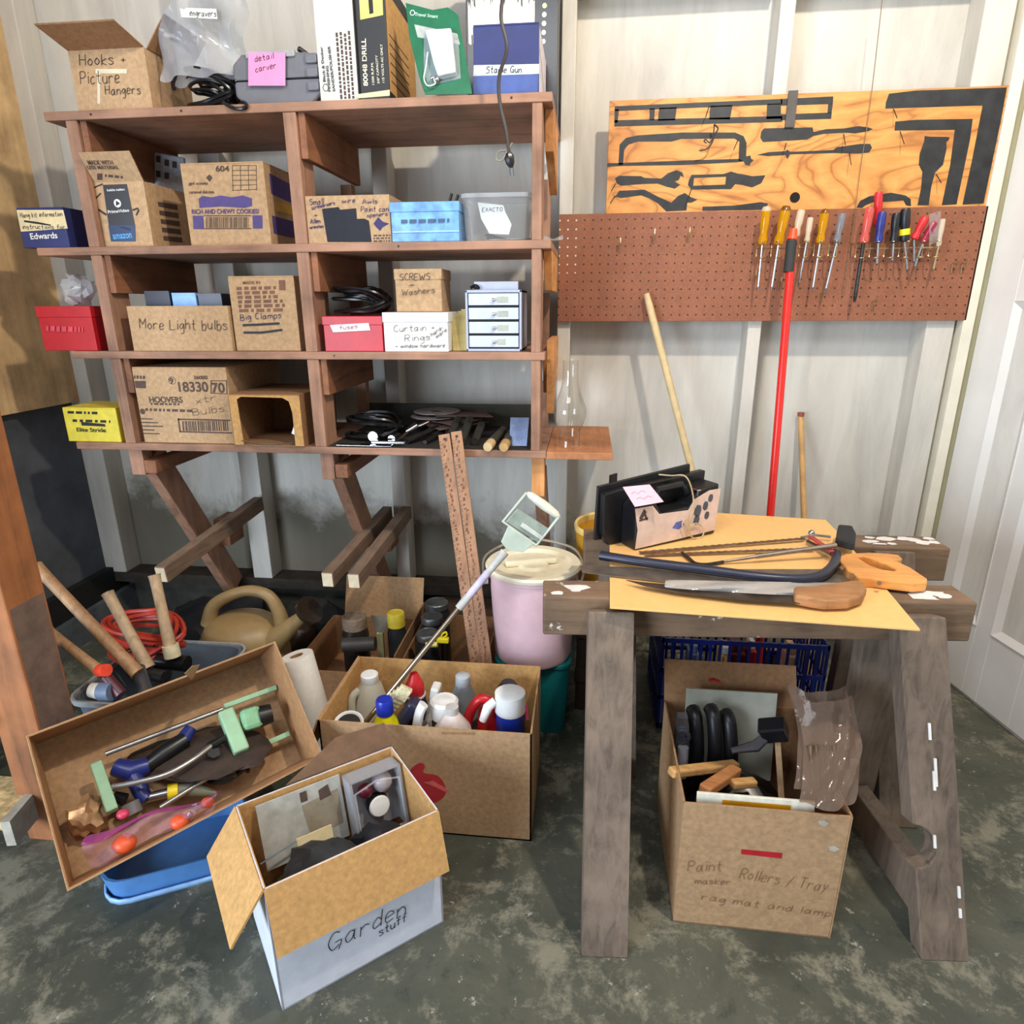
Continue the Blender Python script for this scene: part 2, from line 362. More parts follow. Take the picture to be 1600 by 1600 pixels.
for i, (x0, x1) in enumerate([(-1.90, -1.80), (-1.265, -1.19), (-0.69, -0.64), (-0.10, -0.058), (0.504, 0.545), (1.036, 1.117)]):
    struct('trim_%d' % (3+i), MB().box(x0, x1, -0.09, 0.0, 0.19, 2.75), STUDM, base=((x0+x1)/2, -0.045, 0.19), bevel=0.003)
struct('trim_9', MB().box(-0.05, 0.50, -0.115, 0, 2.055, 2.2), STUDM)
struct('trim_10', MB().box(0.55, 1.03, -0.115, 0, 2.045, 2.2), STUDM)
LW = -1.85
struct('wall_left', MB().box(LW-0.03, LW, -1.6, -0.02, 0.87, 2.75), wood('tan_plywood_wall', (218, 182, 132), (192, 152, 104), 'z', 8), base=(LW, -0.8, 0.87))
struct('trim_11', MB().box(LW-0.09, LW-0.035, -1.6, 0.0, 0.21, 2.0), mat('dark_grey_lower_wall', (86, 90, 98), 0.8, 0, 0.2, 6), base=(LW, -0.8, 0.21))
struct('baseboard_left', MB().box(LW-0.05, LW-0.004, -1.6, 0.0, 0.11, 0.21), mat('black_sill', (20, 20, 22), 0.8))
struct('trim_12', MB().box(LW-0.06, LW+0.02, -1.6, 0.0, 0, 0.11), mat('blue_grey_curb', (84, 90, 96), 0.8, 0, 0.2, 15))
# right side: jamb, reveal, door
JAMB = mat('cream_jamb_paint', (226, 220, 200), 0.5, 0, 0.04, 12, 0.05)
struct('trim_13', MB().box(1.128, 1.160, -0.112, 0.0, 0.0, 2.75), JAMB, bevel=0.002)
struct('trim_14', MB().box(1.158, 1.182, -0.10, 0.0, 0.0, 2.75), mat('olive_reveal', (152, 146, 116), 0.7, 0, 0.06, 10))
struct('wall_right', MB().hexa([(1.182, -0.06, 0), (1.74, -3.3, 0), (1.80, -3.3, 0), (1.24, -0.06, 0), (1.182, -0.06, 2.75), (1.74, -3.3, 2.75), (1.80, -3.3, 2.75), (1.24, -0.06, 2.75)]), m_wall('right_wall_paint', (222, 219, 210), False))
DD = Vector((0.172, -0.985, 0)).normalized(); DN = Vector((-DD.y, DD.x, 0))*-1
def doorM(): # local x along the door, y into the door (away from the room), z up
    return Matrix(((DD.x, -DN.x, 0, 1.180), (DD.y, -DN.y, 0, -0.101), (0, 0, 1, 0.012), (0, 0, 0, 1)))
DM = doorM(); DPAINT = mat('door_white_paint', (232, 229, 223), 0.42, 0, 0.02, 8, 0.03)
mb = MB(DM); W_, H_ = 0.72, 2.03
xs = [0, 0.117, 0.245, 0.305, 0.433, W_-0.1, W_]; zs = [0, 0.235, 1.19, 1.31, 1.90, H_]
for x0, x1 in ((0, .117), (.245, .305), (.433, W_)): mb.box(x0, x1, 0, 0.035, 0, H_)
for z0, z1 in ((0, .235), (1.19, 1.31), (1.90, H_)):
    for x0, x1 in ((.117, .245), (.305, .433)): mb.box(x0, x1, 0, 0.035, z0, z1)
door = mb.build('door_1', DPAINT, None, kind='structure', base=DM @ Vector((W_/2, 0.018, 0)), bevel=0.002)
for x0, x1 in ((.117, .245), (.305, .433)):
    for z0, z1 in ((.235, 1.19), (1.31, 1.90)):
        mb = MB(DM); mb.box(x0, x1, 0.012, 0.03, z0, z1)
        a = 0.022
        for q in ([(x0, z0), (x1, z0), (x1-a, z0+a), (x0+a, z0+a)], [(x1, z0), (x1, z1), (x1-a, z1-a), (x1-a, z0+a)], [(x1, z1), (x0, z1), (x0+a, z1-a), (x1-a, z1-a)], [(x0, z1), (x0, z0), (x0+a, z0+a), (x0+a, z1-a)]):
            mb.hexa([(q[0][0], 0.012, q[0][1]), (q[1][0], 0.012, q[1][1]), (q[2][0], 0.012, q[2][1]), (q[3][0], 0.012, q[3][1]), (q[0][0], -0.004, q[0][1]), (q[1][0], -0.004, q[1][1]), (q[2][0], 0.008, q[2][1]), (q[3][0], 0.008, q[3][1])])
        mb.build('door_panel', DPAINT, door)
# ---------------------------------------------------------------- shelf unit on the back wall
S1, S2, S3, S4 = 1.686, 1.357, 1.077, 0.807; T = 0.021; YF, YB = -0.51, -0.092
sh = thing('shelf_unit', 'brown open wooden shelf unit with four long shelves fixed to the back wall', 'shelf', (-0.77, -0.3, S4-T))
def shelf(x0, x1, z, yb=YB): MB().box(x0, x1, YF, yb, z-T, z).build('shelf_board', SHELFW, sh, bevel=0.002)
shelf(-1.434, -0.101, S1); shelf(-1.535, -0.100, S2); shelf(-1.495, -0.113, S3); shelf(-1.54, -0.107, S4)
MB().box(-0.106, 0.079, YF, YB, S4-T-0.002, S4-0.002).build('end_shelf', wood('end_shelf_wood', (176, 118, 76), (132, 78, 46), 'y', 10), sh, bevel=0.002, label='short extra shelf board at the right end')
for z0, z1 in ((S2, S1-T), (S3, S2-T), (S4, S3-T)):
    for x0, w, d in ((-1.378, 0.032, 0.09), (-0.782, 0.034, 0.09), (-0.150, 0.025, 0.09)):
        MB().box(x0, x0+w, YF+0.003, YF+d, z0, z1).build('upright', SHELFU, sh, bevel=0.0015)
        xr = x0+w
        h = 0.105 if z1 > 1.5 else 0.10
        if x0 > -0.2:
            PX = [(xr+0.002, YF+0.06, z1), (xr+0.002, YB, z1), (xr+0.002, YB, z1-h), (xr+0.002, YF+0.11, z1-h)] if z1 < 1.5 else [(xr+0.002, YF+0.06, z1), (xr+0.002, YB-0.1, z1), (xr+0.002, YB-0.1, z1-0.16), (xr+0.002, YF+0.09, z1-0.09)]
            MB().prism(PX, (0.022, 0, 0)).build('cleat', LITWY, sh, bevel=0.0015, label='orange lit end cleat')
        else:
            MB().box(xr+0.001, xr+0.02, YF+0.012, YB, z1-h, z1).build('cleat', SHELFY, sh, bevel=0.0015)
        MB().box(x0, x0+w, YB-0.035, YB, z0, z1-h-0.001).build('rear_upright', SHELFU, sh)
# end bracket between third and fourth shelf on the right
MB().prism([(-0.112, YF+0.06, 1.105), (-0.112, YB-0.08, 1.105), (-0.112, YB-0.08, 1.02), (-0.112, YF+0.08, 0.90)], (0.02, 0, 0)).build('end_bracket', LITWY, sh, bevel=0.001)
# struts under the lowest shelf: hanger, bearer, knee brace
for hx, wx in ((-1.385, 0.045), (-0.775, 0.040)):
    MB().box(hx, hx+wx, YF+0.015, YF+0.06, 0.705, S4-T).build('hanger', SHELFU, sh, bevel=0.002)
    MB().box(hx+wx+0.004, hx+wx+0.042, YF+0.01, YB, 0.712, 0.752).build('bearer', SHELFY, sh, bevel=0.002)
    MB().beam((hx+wx/2+0.01, YF+0.07, 0.76), (hx+wx/2+0.03, YB-0.03, 0.17), 0.036, 0.09, (0, 1, 0.3)).build('knee_brace', SHELFU, sh, bevel=0.002)
    MB().box(hx+wx+0.004, hx+wx+0.06, YB-0.10, YB-0.0, 0.36, 0.46).build('brace_block', SHELFY, sh, bevel=0.003)
MB().box(-0.150, -0.112, YF+0.03, YF+0.07, 0.665, S4-T).build('hanger', LITW, sh, bevel=0.002)
MB().beam((-0.128, YF+0.08, 0.72), (-0.12, YB-0.02, 0.2), 0.034, 0.08, (0, 1, 0.3)).build('knee_brace', SHELFU, sh, bevel=0.002)
for (x, z) in ((-1.3, S1), (-1.05, S1), (-0.5, S2), (-0.2, S1), (-0.7, S3), (-0.4, S4)):
    MB().tube([(x, YF-0.001, z-0.01), (x, YF+0.004, z-0.01)], 0.003, 8).build('nail_head', IRON, sh)
# ---------------------------------------------------------------- outline board and pegboard
def m_ply():
    m, nt, b = _nt('figured_plywood'); v = _coord(nt, (1, 1, 2.6))
    n = _noise(nt, v, 2.6, 2.5, 0.5, 0.9); r = _math(nt, 'FRACT', _math(nt, 'MULTIPLY', n, 9.0))
    n2 = _noise(nt, _coord(nt, (0.3, 1, 1)), 60, 4)
    col = _ramp(nt, r, [(0.0, lin((150, 88, 36))), (0.16, lin((206, 138, 66))), (0.6, lin((222, 156, 82))), (0.92, lin((196, 126, 58))), (1.0, lin((150, 88, 36)))])
    col = _mix(nt, 0.25, col, _ramp(nt, n2, [(0.3, lin((160, 100, 46))), (0.7, lin((236, 176, 100)))]))
    nt.links.new(col, b.inputs['Base Color']); b.inputs['Roughness'].default_value = 0.5; return m
def m_peg():
    m, nt, b = _nt('brown_pegboard'); tc = nt.nodes.new('ShaderNodeTexCoord'); sp = nt.nodes.new('ShaderNodeSeparateXYZ'); nt.links.new(tc.outputs['Object'], sp.inputs[0])
    n = _noise(nt, tc.outputs['Object'], 14, 5); n2 = _noise(nt, tc.outputs['Object'], 160, 3)
    fx = _math(nt, 'SUBTRACT', _math(nt, 'FRACT', _math(nt, 'DIVIDE', _math(nt, 'ADD', sp.outputs['X'], 2.0), 0.0254)), 0.5)
    fz = _math(nt, 'SUBTRACT', _math(nt, 'FRACT', _math(nt, 'DIVIDE', _math(nt, 'ADD', sp.outputs['Z'], 2.0), 0.0254)), 0.5)
    d = _math(nt, 'SQRT', _math(nt, 'ADD', _math(nt, 'MULTIPLY', fx, fx), _math(nt, 'MULTIPLY', fz, fz)))
    hole = _math(nt, 'LESS_THAN', d, 0.105)
    left = _math(nt, 'LESS_THAN', sp.outputs['X'], -0.555); up = _math(nt, 'GREATER_THAN', sp.outputs['Z'], 0.145)
    w = _math(nt, 'MULTIPLY', left, up)
    hc = _mix(nt, w, lin((52, 28, 18)), lin((214, 204, 190)))
    col = _ramp(nt, n, [(0.3, lin((132, 80, 54))), (0.7, lin((148, 92, 64)))])
    col = _mix(nt, 0.2, col, _ramp(nt, n2, [(0.4, lin((112, 66, 44))), (0.6, lin((164, 108, 80)))]))
    col = _mix(nt, hole, col, hc)
    nt.links.new(col, b.inputs['Base Color']); b.inputs['Roughness'].default_value = 0.62; return m
PLY = m_ply(); SIL = mat('black_outline_paint', (36, 38, 40), 0.5, 0, 0.35, 30, 0.1, c2=(22, 24, 26))
pb = thing('pegboard', 'long brown pegboard panel with hooks below the painted plywood', 'pegboard', (0.52, -0.104, 1.147))
MB().box(-0.098, 1.135, -0.112, -0.106, 1.147, 1.4635).build('panel', m_peg(), pb, bevel=0.001)
ob_ = thing('tool_outline_board', 'orange plywood board painted with black tool outlines above the pegboard', 'board', (0.59, -0.096, 1.44))
MB().box(0.044, 1.136, -0.105, -0.092, 1.44, 1.766).build('panel', PLY, ob_, bevel=0.001)
OF = Face((0.044, -0.105, 1.44), (1, 0, 0), (0, 0, 1))
def z5(*p): return [(860+x/3.81, 100+y/3.81) for x, y in p]
def z6(*p): return [(1150+x/3.556, 100+y/3.556) for x, y in p]
def sil(name, *polys):
    mb = MB()
    for p in polys: OF.polypx(mb, p, 0.0002, 0.0004)
    mb.build(name, SIL, ob_)
sil('painted_level_outline', z5((383, 252), (1380, 208), (1380, 240), (383, 280)), z5((383, 335), (1380, 310), (1380, 345), (380, 372)),
    z5((383, 270), (408, 270), (400, 350), (380, 350)), z5((590, 265), (622, 265), (618, 335), (590, 335)), z5((648, 262), (752, 258), (742, 335), (640, 338)), z5((952, 250), (1085, 245), (1068, 330), (945, 330)), z5((1290, 238), (1372, 235), (1372, 325), (1285, 328)),
    z6((249, 195), (540, 180), (538, 222), (249, 232)), z6((249, 280), (532, 270), (528, 305), (249, 313)), z6((512, 222), (538, 220), (531, 272), (508, 274)))
sil('painted_hacksaw_outline', z5((405, 600), (412, 480), (450, 440), (520, 425), (780, 408), (1100, 408), (1150, 430), (1168, 470), (1165, 550), (1190, 545), (1195, 565), (1210, 572), (1192, 590), (1185, 606), (1160, 600), (1150, 580), (1120, 575), (1125, 462), (1095, 444), (780, 446), (720, 462), (520, 462), (465, 480), (440, 510), (432, 600)), z5((338, 590), (405, 590), (780, 575), (1120, 565), (1150, 580), (1110, 585), (780, 602), (440, 606), (338, 612)))
sil('painted_chisel_outline', z6((140, 375), (155, 358), (425, 352), (430, 378), (500, 362), (600, 358), (680, 345), (735, 352), (760, 362), (735, 374), (660, 386), (610, 382), (490, 388), (430, 400), (395, 420), (150, 434), (135, 410)))
sil('painted_screwdriver_outline', z6((115, 505), (180, 490), (275, 484), (285, 475), (300, 488), (400, 484), (540, 478), (560, 462), (690, 444), (745, 444), (755, 465), (740, 492), (680, 498), (550, 495), (300, 502), (285, 530), (275, 506), (180, 512)))
sil('painted_square_outline', z6((832, 215), (850, 165), (1000, 148), (1505, 130), (1470, 320), (1375, 775), (1258, 782), (1310, 540), (1370, 230), (830, 248)), z6((885, 320), (1000, 310), (1315, 305), (1300, 420), (1225, 780), (1143, 785), (1190, 560), (1215, 366), (880, 370)))
sil('painted_brush_outline', z6((1048, 400), (1075, 404), (1170, 405), (1187, 408), (1180, 425), (1168, 435), (1170, 470), (1150, 560), (1105, 605), (1085, 680), (1070, 785), (1008, 785), (1028, 690), (1035, 600), (1015, 560), (1020, 500), (1045, 430)))
sil('painted_wrench_outline', z5((385, 680), (410, 665), (540, 668), (560, 678), (660, 682), (700, 650), (750, 632), (785, 645), (795, 675), (775, 665), (765, 690), (740, 700), (772, 720), (740, 742), (690, 730), (640, 712), (540, 715), (420, 725), (395, 710)))
sil('painted_hatchet_outline', z5((385, 790), (410, 755), (560, 748), (640, 790), (720, 825), (760, 785), (800, 768), (835, 792), (875, 808), (840, 825), (815, 825), (810, 872), (690, 878), (640, 830), (590, 800), (540, 782), (420, 798)))
sil('painted_trowel_outline', z5((825, 690), (840, 660), (1030, 655), (1075, 640), (1115, 652), (1140, 655), (1200, 668), (1280, 662), (1255, 710), (1200, 735), (1140, 720), (1100, 715), (1075, 745), (1030, 745), (840, 748), (818, 720)), )
sil('painted_file_outline', z5((905, 850), (1100, 842), (1250, 822), (1295, 830), (1285, 868), (905, 874)))
sil('painted_drill_outline', z6((668, 798), (690, 760), (740, 735), (860, 715), (940, 730), (970, 750), (972, 790), (945, 786), (930, 758), (840, 765), (760, 768), (720, 785), (700, 800)))
mb = MB(); OF.polypx(mb, z5((855, 680), (1045, 672), (1040, 718), (850, 725)), 0.0007, 0.0003); mb.build('trowel_window', PLY, ob_)
mb = MB(); c = OF.px((1150+327/3.556, 100+742/3.556)); OF.poly(mb, [(c[0]+0.0145*math.cos(t*0.4), c[1]+0.0145*math.sin(t*0.4)) for t in range(16)]); mb.build('knot_hole', mat('dark_hole', (22, 16, 14), 0.9), ob_)
# nails that held the tools
def nail(a, b, y0=-0.105):
    p = at(a[0], a[1], y=y0); q = at(b[0], b[1], y=y0-0.03)
    MB().tube([p, q], 0.0012, 6).build('nail', IRON, ob_)
for a, b in ((z5((945, 250))[0], z5((925, 315))[0]), (z5((1115, 455))[0], z5((1092, 508))[0]), (z5((388, 712))[0], z5((362, 755))[0]), (z5((385, 785))[0], z5((356, 828))[0]), (z5((838, 745))[0], z5((822, 800))[0]), (z6((875, 250))[0], z6((895, 300))[0]), (z6((912, 375))[0], z6((935, 445))[0]), (z6((598, 390))[0], z6((608, 450))[0]), (z6((630, 495))[0], z6((640, 560))[0]), (z6((1112, 612))[0], z6((1140, 660))[0]), (z6((278, 440))[0], z6((270, 478))[0])): nail(a, b)
mb = MB(); mb.tube(spline([at(*p, y=-0.135) for p in z5((975, 360), (998, 385), (975, 425), (958, 475), (930, 505), (885, 516))]+[]), 0.0022, 6); mb.tube(spline([at(*p, y=-0.13) for p in z5((975, 360), (970, 420), (950, 468), (925, 450), (915, 460), (930, 472))]), 0.0018, 6)
mb.build('wire_hook', IRON, ob_)
# hanging batten clipped on the board top
MB().box(*(lambda a, b: (a.x, b.x, -0.112, -0.106, b.z, a.z))(at(*z6((292, 150))[0], y=-0.108), at(*z6((322, 352))[0], y=-0.108))).build('bracket_strap', mat('grey_strap', (80, 76, 72), 0.6), ob_)
def hook(px, py, h=0.026, m=CHROME):
    a = at(px, py, y=-0.113)
    mb = MB(); mb.tube(spline([a, a+Vector((0, -0.012, 0)), a+Vector((0, -0.024, -0.004)), a+Vector((0, -0.027, h*0.5))][::-1]+[a+Vector((0, -0.002, -0.004)), a+Vector((0, -0.002, -h))]), 0.0017, 6)
    mb.build('peg_hook', BRASSY, pb)
for x, y in ((969, 380), (1022, 366), (1076, 364), (1488, 412), (1503, 412), (1364, 470), (1283, 458), (1217, 440), (1178, 430)): hook(x, y)
def tool_rack(name, px0, px1, pz, slots, lab):
    a = at(px0, pz, y=-0.16); b = at(px1, pz, y=-0.16); z = a.z
    t = thing(name, lab, 'rack', ((a.x+b.x)/2, -0.113, z), 'wire screwdriver racks')
    mb = MB(); mb.tube([(a.x, -0.113, z+0.016), (a.x, -0.14, z+0.012), (a.x, -0.15, z), (b.x, -0.15, z), (b.x, -0.14, z+0.012), (b.x, -0.113, z+0.016)], 0.0022, 6); mb.build('rail', BRASSY, t)
    for s in slots:
        c = at(s, pz, y=-0.16).x; mb = MB()
        mb.tube(spline([(c-0.011, -0.15, z), (c-0.011, -0.152, z-0.024), (c-0.009, -0.17, z-0.027), (c, -0.178, z-0.027), (c+0.009, -0.17, z-0.027), (c+0.011, -0.152, z-0.024), (c+0.011, -0.15, z+0.014), (c, -0.178, z+0.016), (c-0.011, -0.15, z+0.014), (c-0.011, -0.15, z)]), 0.0017, 6)
        mb.build('loop', BRASSY, t)
tool_rack('tool_rack', 1183, 1312, 388, (1190, 1213, 1236, 1257, 1280, 1303), 'left wire rack holding yellow handled screwdrivers on the pegboard')
tool_rack('tool_rack', 1338, 1468, 388, (1346, 1368, 1391, 1414, 1438, 1461), 'right wire rack holding black, blue and red handled screwdrivers')
YT = clear('amber_handle', (255, 214, 40), 0.42, 0.15, (214, 160, 10)); CT = clear('frosted_handle', (250, 244, 226), 0.5, 0.2, (236, 224, 200)); RT_ = clear('rosy_handle', (255, 190, 176), 0.45, 0.15, (224, 110, 100)); GT = clear('smoky_handle', (220, 222, 226), 0.5, 0.2, (150, 150, 156))
BLK = mat('black_handle', (26, 28, 32), 0.4); BLU = mat('blue_handle', (40, 50, 128), 0.35); RED = mat('red_handle', (206, 40, 46), 0.4)
def driver(top, neck, tip, r, hm, cap, lab, bm=STEEL, br=0.0032, ring=None, dy=0.0):
    a = at(top[0], top[1], y=-0.166+dy); b = at(neck[0], neck[1], y=-0.162+dy); c = at(tip[0], tip[1], y=-0.160+dy)
    d = (b-a).normalized(); L = (b-a).length; Q = d.to_track_quat('Z', 'Y').to_matrix().to_4x4(); Q.translation = a
    t = thing('screwdriver', lab, 'screwdriver', Matrix.Translation(c), 'screwdrivers on the pegboard')
    MB().lathe([(0, 0.004), (r*0.8, 0.003), (r, L*0.10), (r*1.0, L*0.5), (r*0.82, L*0.62), (r*0.78, L*0.72), (r*1.02, L*0.86), (r*0.9, L*0.97), (0.4*r, L), (0, L)], Q, 10).build('handle', hm, t, smooth=True)
    if cap: MB().lathe([(0, -0.002), (r*0.7, 0), (r*0.95, L*0.06), (r*1.03, L*0.12), (0, L*0.12)], Q, 12).build('handle_cap', cap, t, smooth=True)
    mb = MB(); mb.tube([b, b+(c-b)*0.9], br, 8); e = b+(c-b)*0.9
    mb.tube([e, c], [br, br*0.55], 6); mb.build('blade', bm, t)
    if ring: MB().lathe([(r*1.04, L*0.62), (r*1.06, L*0.64), (r*1.06, L*0.78), (r*1.04, L*0.8)], Q, 12).build('handle_band', ring, t, smooth=True)
AMB = mat('amber_cap', (120, 70, 10), 0.2)
driver((1198, 323), (1191, 383), (1184, 455), 0.0135, YT, CT, 'first screwdriver from the left, yellow handle with clear cap')
driver((1229, 322), (1216, 383), (1205, 455), 0.0145, YT, AMB, 'yellow screwdriver with amber cap, left of the red pole')
driver((1253, 326), (1243, 370), (1238, 400), 0.011, CT, None, 'clear handled screwdriver behind the red pole tip')
driver((1267, 338), (1260, 380), (1247, 448), 0.0085, CT, None, 'slim clear handled screwdriver right of the red pole')
driver((1290, 327), (1281, 381), (1269, 456), 0.0125, YT, AMB, 'short yellow screwdriver with amber cap right of the red pole')
driver((1317, 332), (1307, 380), (1289, 458), 0.011, GT, None, 'smoky grey handled screwdriver at the right end of the left rack')
driver((1360, 322), (1349, 381), (1335, 472), 0.013, RT_, None, 'pinkish clear screwdriver with thick dark blade at left of the right rack', IRON, 0.0055)
driver((1373, 298), (1371, 352), (1371, 390), 0.0115, RED, None, 'tall red handled screwdriver standing highest on the right rack', dy=0.030)
driver((1379, 329), (1372, 380), (1370, 415), 0.012, BLU, None, 'blue handled screwdriver on the right rack')
driver((1401, 331), (1396, 380), (1394, 410), 0.0115, BLK, None, 'black handled screwdriver beside the yellow ringed one')
driver((1415, 324), (1413, 378), (1418, 426), 0.0135, BLK, None, 'black screwdriver with yellow lower grip on the right rack', STEEL, 0.0032, YEL)
driver((1447, 337), (1428, 374), (1428, 412), 0.0115, RED, None, 'red and black screwdriver tilted right on the right rack')
driver((1461, 345), (1441, 380), (1428, 420), 0.010, mat('crimson_handle', (150, 30, 60), 0.3), None, 'dark crimson screwdriver in a clear sleeve at far right')
driver((1474, 340), (1466, 385), (1457, 424), 0.007, CT, None, 'thin clear screwdriver at the right end of the right rack', BRASSY)
mb = MB(); mb.sheet([[at(1452+dx*6, 335+k*16-dx*2, y=-0.172-0.006*math.sin(dx*1.5+k)) for dx in range(4)] for k in range(4)])
tag(mb.build('plastic_sleeve', CLEAR, None, smooth=True), 'clear plastic sleeve around the crimson screwdriver', 'sleeve')
MB().tube(spline([at(1379, -4, y=-0.118), at(1360, 160, y=-0.118), at(1345, 260, y=-0.118), at(1336, 330, y=-0.121), at(1316, 462, y=-0.122)]), 0.0012, 5).build('pull_string', mat('brown_string', (128, 104, 78), 0.8), None, label='thin brown pull string hanging down in front of the plywood', cat='string')
# ---------------------------------------------------------------- boxes on the shelves
def cart(name, label, pl, pr, ptop, zb, y, depth, m, cat='box', group=None, top='flaps', bev=0.0015, ry=0.0, h=None):
    a = at(*pl, y=y); b = at(*pr, y=y); zt = zb+h if h else at((pl[0]+pr[0])/2, ptop, y=y).z
    x0, x1 = a.x, b.x; zb += 0.0006
    if zb < S1-0.1:
        if -1.42 < x0 < -1.25: x0 = max(x0, -1.3245 if depth > 0.3 else -1.3445)
        if -0.79 < x0 < -0.70: x0 = max(x0, -0.7465)
        if -0.83 < x1 < -0.76: x1 = min(x1, -0.7835)
    t = thing(name, label, cat, M4(((x0+x1)/2, y+depth/2, zb)), group)
    mb = MB()
    w = 0.003
    if top == 'open':
        mb.box(x0, x1, y, y+w, zb, zt); mb.box(x0, x1, y+depth-w, y+depth, zb, zt); mb.box(x0, x0+w, y+w, y+depth-w, zb, zt); mb.box(x1-w, x1, y+w, y+depth-w, zb, zt); mb.box(x0+w, x1-w, y+w, y+depth-w, zb, zb+w)
        mb.build('body', m, t)
    else:
        mb.box(x0, x1, y, y+depth, zb, zt-(0.004 if top else 0)); mb.build('body', m, t, bevel=bev)
        if top == 'flaps':
            for u, v in ((y+0.0005, y+depth/2-0.001), (y+depth/2+0.001, y+depth-0.0005)):
                MB().box(x0+0.0005, x1-0.0005, u, v, zt-0.004, zt).build('flap', m, t, bevel=0.001)
        if top == 'lid':
            hl = min(0.035, (zt-zb)*0.25)
            MB().box(x0-0.002, x1+0.002, y-0.002, y+depth+0.002, zt-hl, zt).build('lid', m, t, bevel=0.0015)
    f = Face((x0, y-(0.002 if top == 'lid' else 0), zb), (1, 0, 0), (0, 0, 1)); r = Face((x1, y, zb), (0, 1, 0), (0, 0, 1))
    return t, f, r, (x0, x1, y, y+depth, zb, zt)
def paint(t, f, name, m, *polys, off=0.0003, label=None):
    mb = MB()
    for p in polys: f.polypx(mb, p, off)
    return mb.build(name, m, t, label=label)
def quad(x0, y0, x1, y1): return [(x0, y0), (x0, y1), (x1, y1), (x1, y0)]
def write(t, f, name, m, *lines, w=0.0016):
    for L in lines:
        mb = MB(); f.hand(mb, *L, w=w); o = mb.build(name, m, t)
    return o
def printed(t, f, name, m, *lines):
    for L in lines:
        mb = MB(); f.print(mb, *L); o = mb.build(name, m, t)
    return o
def greek(f, mb, p0, p1, hpx, n=8, seed=1):
    # worn, unreadable small print: a row of short dashes
    r = random.Random(seed); x = 0.0
    while x < 0.97:
        w = r.uniform(0.3, 1.2)/n; e = min(x+w, 1)
        a = (p0[0]+(p1[0]-p0[0])*x, p0[1]+(p1[1]-p0[1])*x); b = (p0[0]+(p1[0]-p0[0])*e, p0[1]+(p1[1]-p0[1])*e)
        f.polypx(mb, [a, b, (b[0], b[1]-hpx), (a[0], a[1]-hpx)], 0.0003, 0.0003); x = e+0.35/n
def z1(*p): return [(x/3.478, y/3.478) for x, y in p]
def z2(*p): return [(440+x/3.478, y/3.478) for x, y in p]
def z3(*p): return [(x/3.478, 360+y/3.478) for x, y in p]
def z4(*p): return [(440+x/3.077, 360+y/3.077) for x, y in p]
# --- top shelf
t, f, r, B = cart('hardware_box', 'open tan box marked Hooks + Picture Hangers at left of top shelf', (121, 163), (238, 163), 76, S1, -0.47, 0.20, CARD2, top='open')
x0, x1, y0, y1, zb, zt = B
MB().hexa([(x0, y0, zt), (x1, y0, zt), (x1, y0-0.002, zt+0.003), (x0, y0-0.002, zt+0.003), (x0-0.012, y0-0.085, zt+0.028), (x1-0.012, y0-0.085, zt+0.028), (x1-0.012, y0-0.087, zt+0.031), (x0-0.012, y0-0.087, zt+0.031)]).build('flap', CARD_D, t)  # shade on the open flap is put into the browner cardboard
MB().hexa([(x1, y0+0.01, zt), (x1, y1, zt), (x1+0.003, y1, zt), (x1+0.003, y0+0.01, zt), (x1+0.06, y0+0.01, zt+0.075), (x1+0.06, y1, zt+0.075), (x1+0.063, y1, zt+0.073), (x1+0.063, y0+0.01, zt+0.073)]).build('flap', CARD_D, t)
write(t, f, 'handwriting', INK, ('Hooks +', z1((435, 355))[0], z1((685, 350))[0], 17), ('Picture', z1((440, 455))[0], z1((650, 450))[0], 19), ('Hangers', z1((575, 515))[0], z1((765, 512))[0], 14))
paint(t, f, 'tape_strip', TAPE, z1((520, 375), (690, 375), (690, 400), (520, 400)), z1((530, 400), (545, 400), (545, 565), (530, 565)))
c = thing('hardware_card', 'small dark hardware card with pink label sticking out beside the picture hanger box', 'card', (B[1]-0.012, B[2]+0.10, B[5]-0.06))
MB(M4((B[1]-0.018, B[2]+0.10, B[5]-0.06), 0, 0, 0.35)).box(-0.045, 0.03, 0, 0.002, 0, 0.09).build('card_back', mat('dark_card', (44, 30, 34), 0.5), c)
MB(M4((B[1]-0.018, B[2]+0.10, B[5]-0.06), 0, 0, 0.35)).box(-0.040, 0.012, -0.001, 0, 0.065, 0.085).build('label_strip', mat('pink_label', (224, 120, 140), 0.5), c)
# bag with the engraver
c = at(310, 158, y=-0.42); E_ = thing('engraver_bag', 'clear plastic bag labelled engravers slumped over a black cord on top shelf', 'bag', (c.x, -0.42, S1))
rows = []
for k in range(12):
    z = k/11.0; yy = -0.46+0.03*math.sin(z*5)
    L = at(246+25*z-20*z*(1-z), 128-175*z, y=yy); R_ = at(368-8*z, 118-150*z, y=yy)
    rows.append([L.lerp(R_, i/10)+Vector((0, 0.022*math.sin(i*1.3+k*0.9)-0.02*math.sin(math.pi*i/10), 0)) for i in range(11)])
BAGM = clear('zip_bag_film', (238, 240, 242), 0.66, 0.06, (214, 216, 220))
MB().sheet(rows).build('bag_front', BAGM, E_, smooth=True, sub=1)
MB().sheet([[p+Vector((0.01, 0.05, 0.0)) for p in row] for row in rows]).build('bag_back', BAGM, E_, smooth=True, sub=1)
F_ = Face(at(283, 24, y=-0.49), (1, 0, 0), (0, 0.1, 1))
nt_ = paint(E_, F_, 'label_strip', WHITE, [(281, 12), (284, 27), (340, 30), (338, 14)])
write(nt_, F_, 'handwriting', INK, ('engravers', (297, 25), (338, 26), 9), w=0.0012)
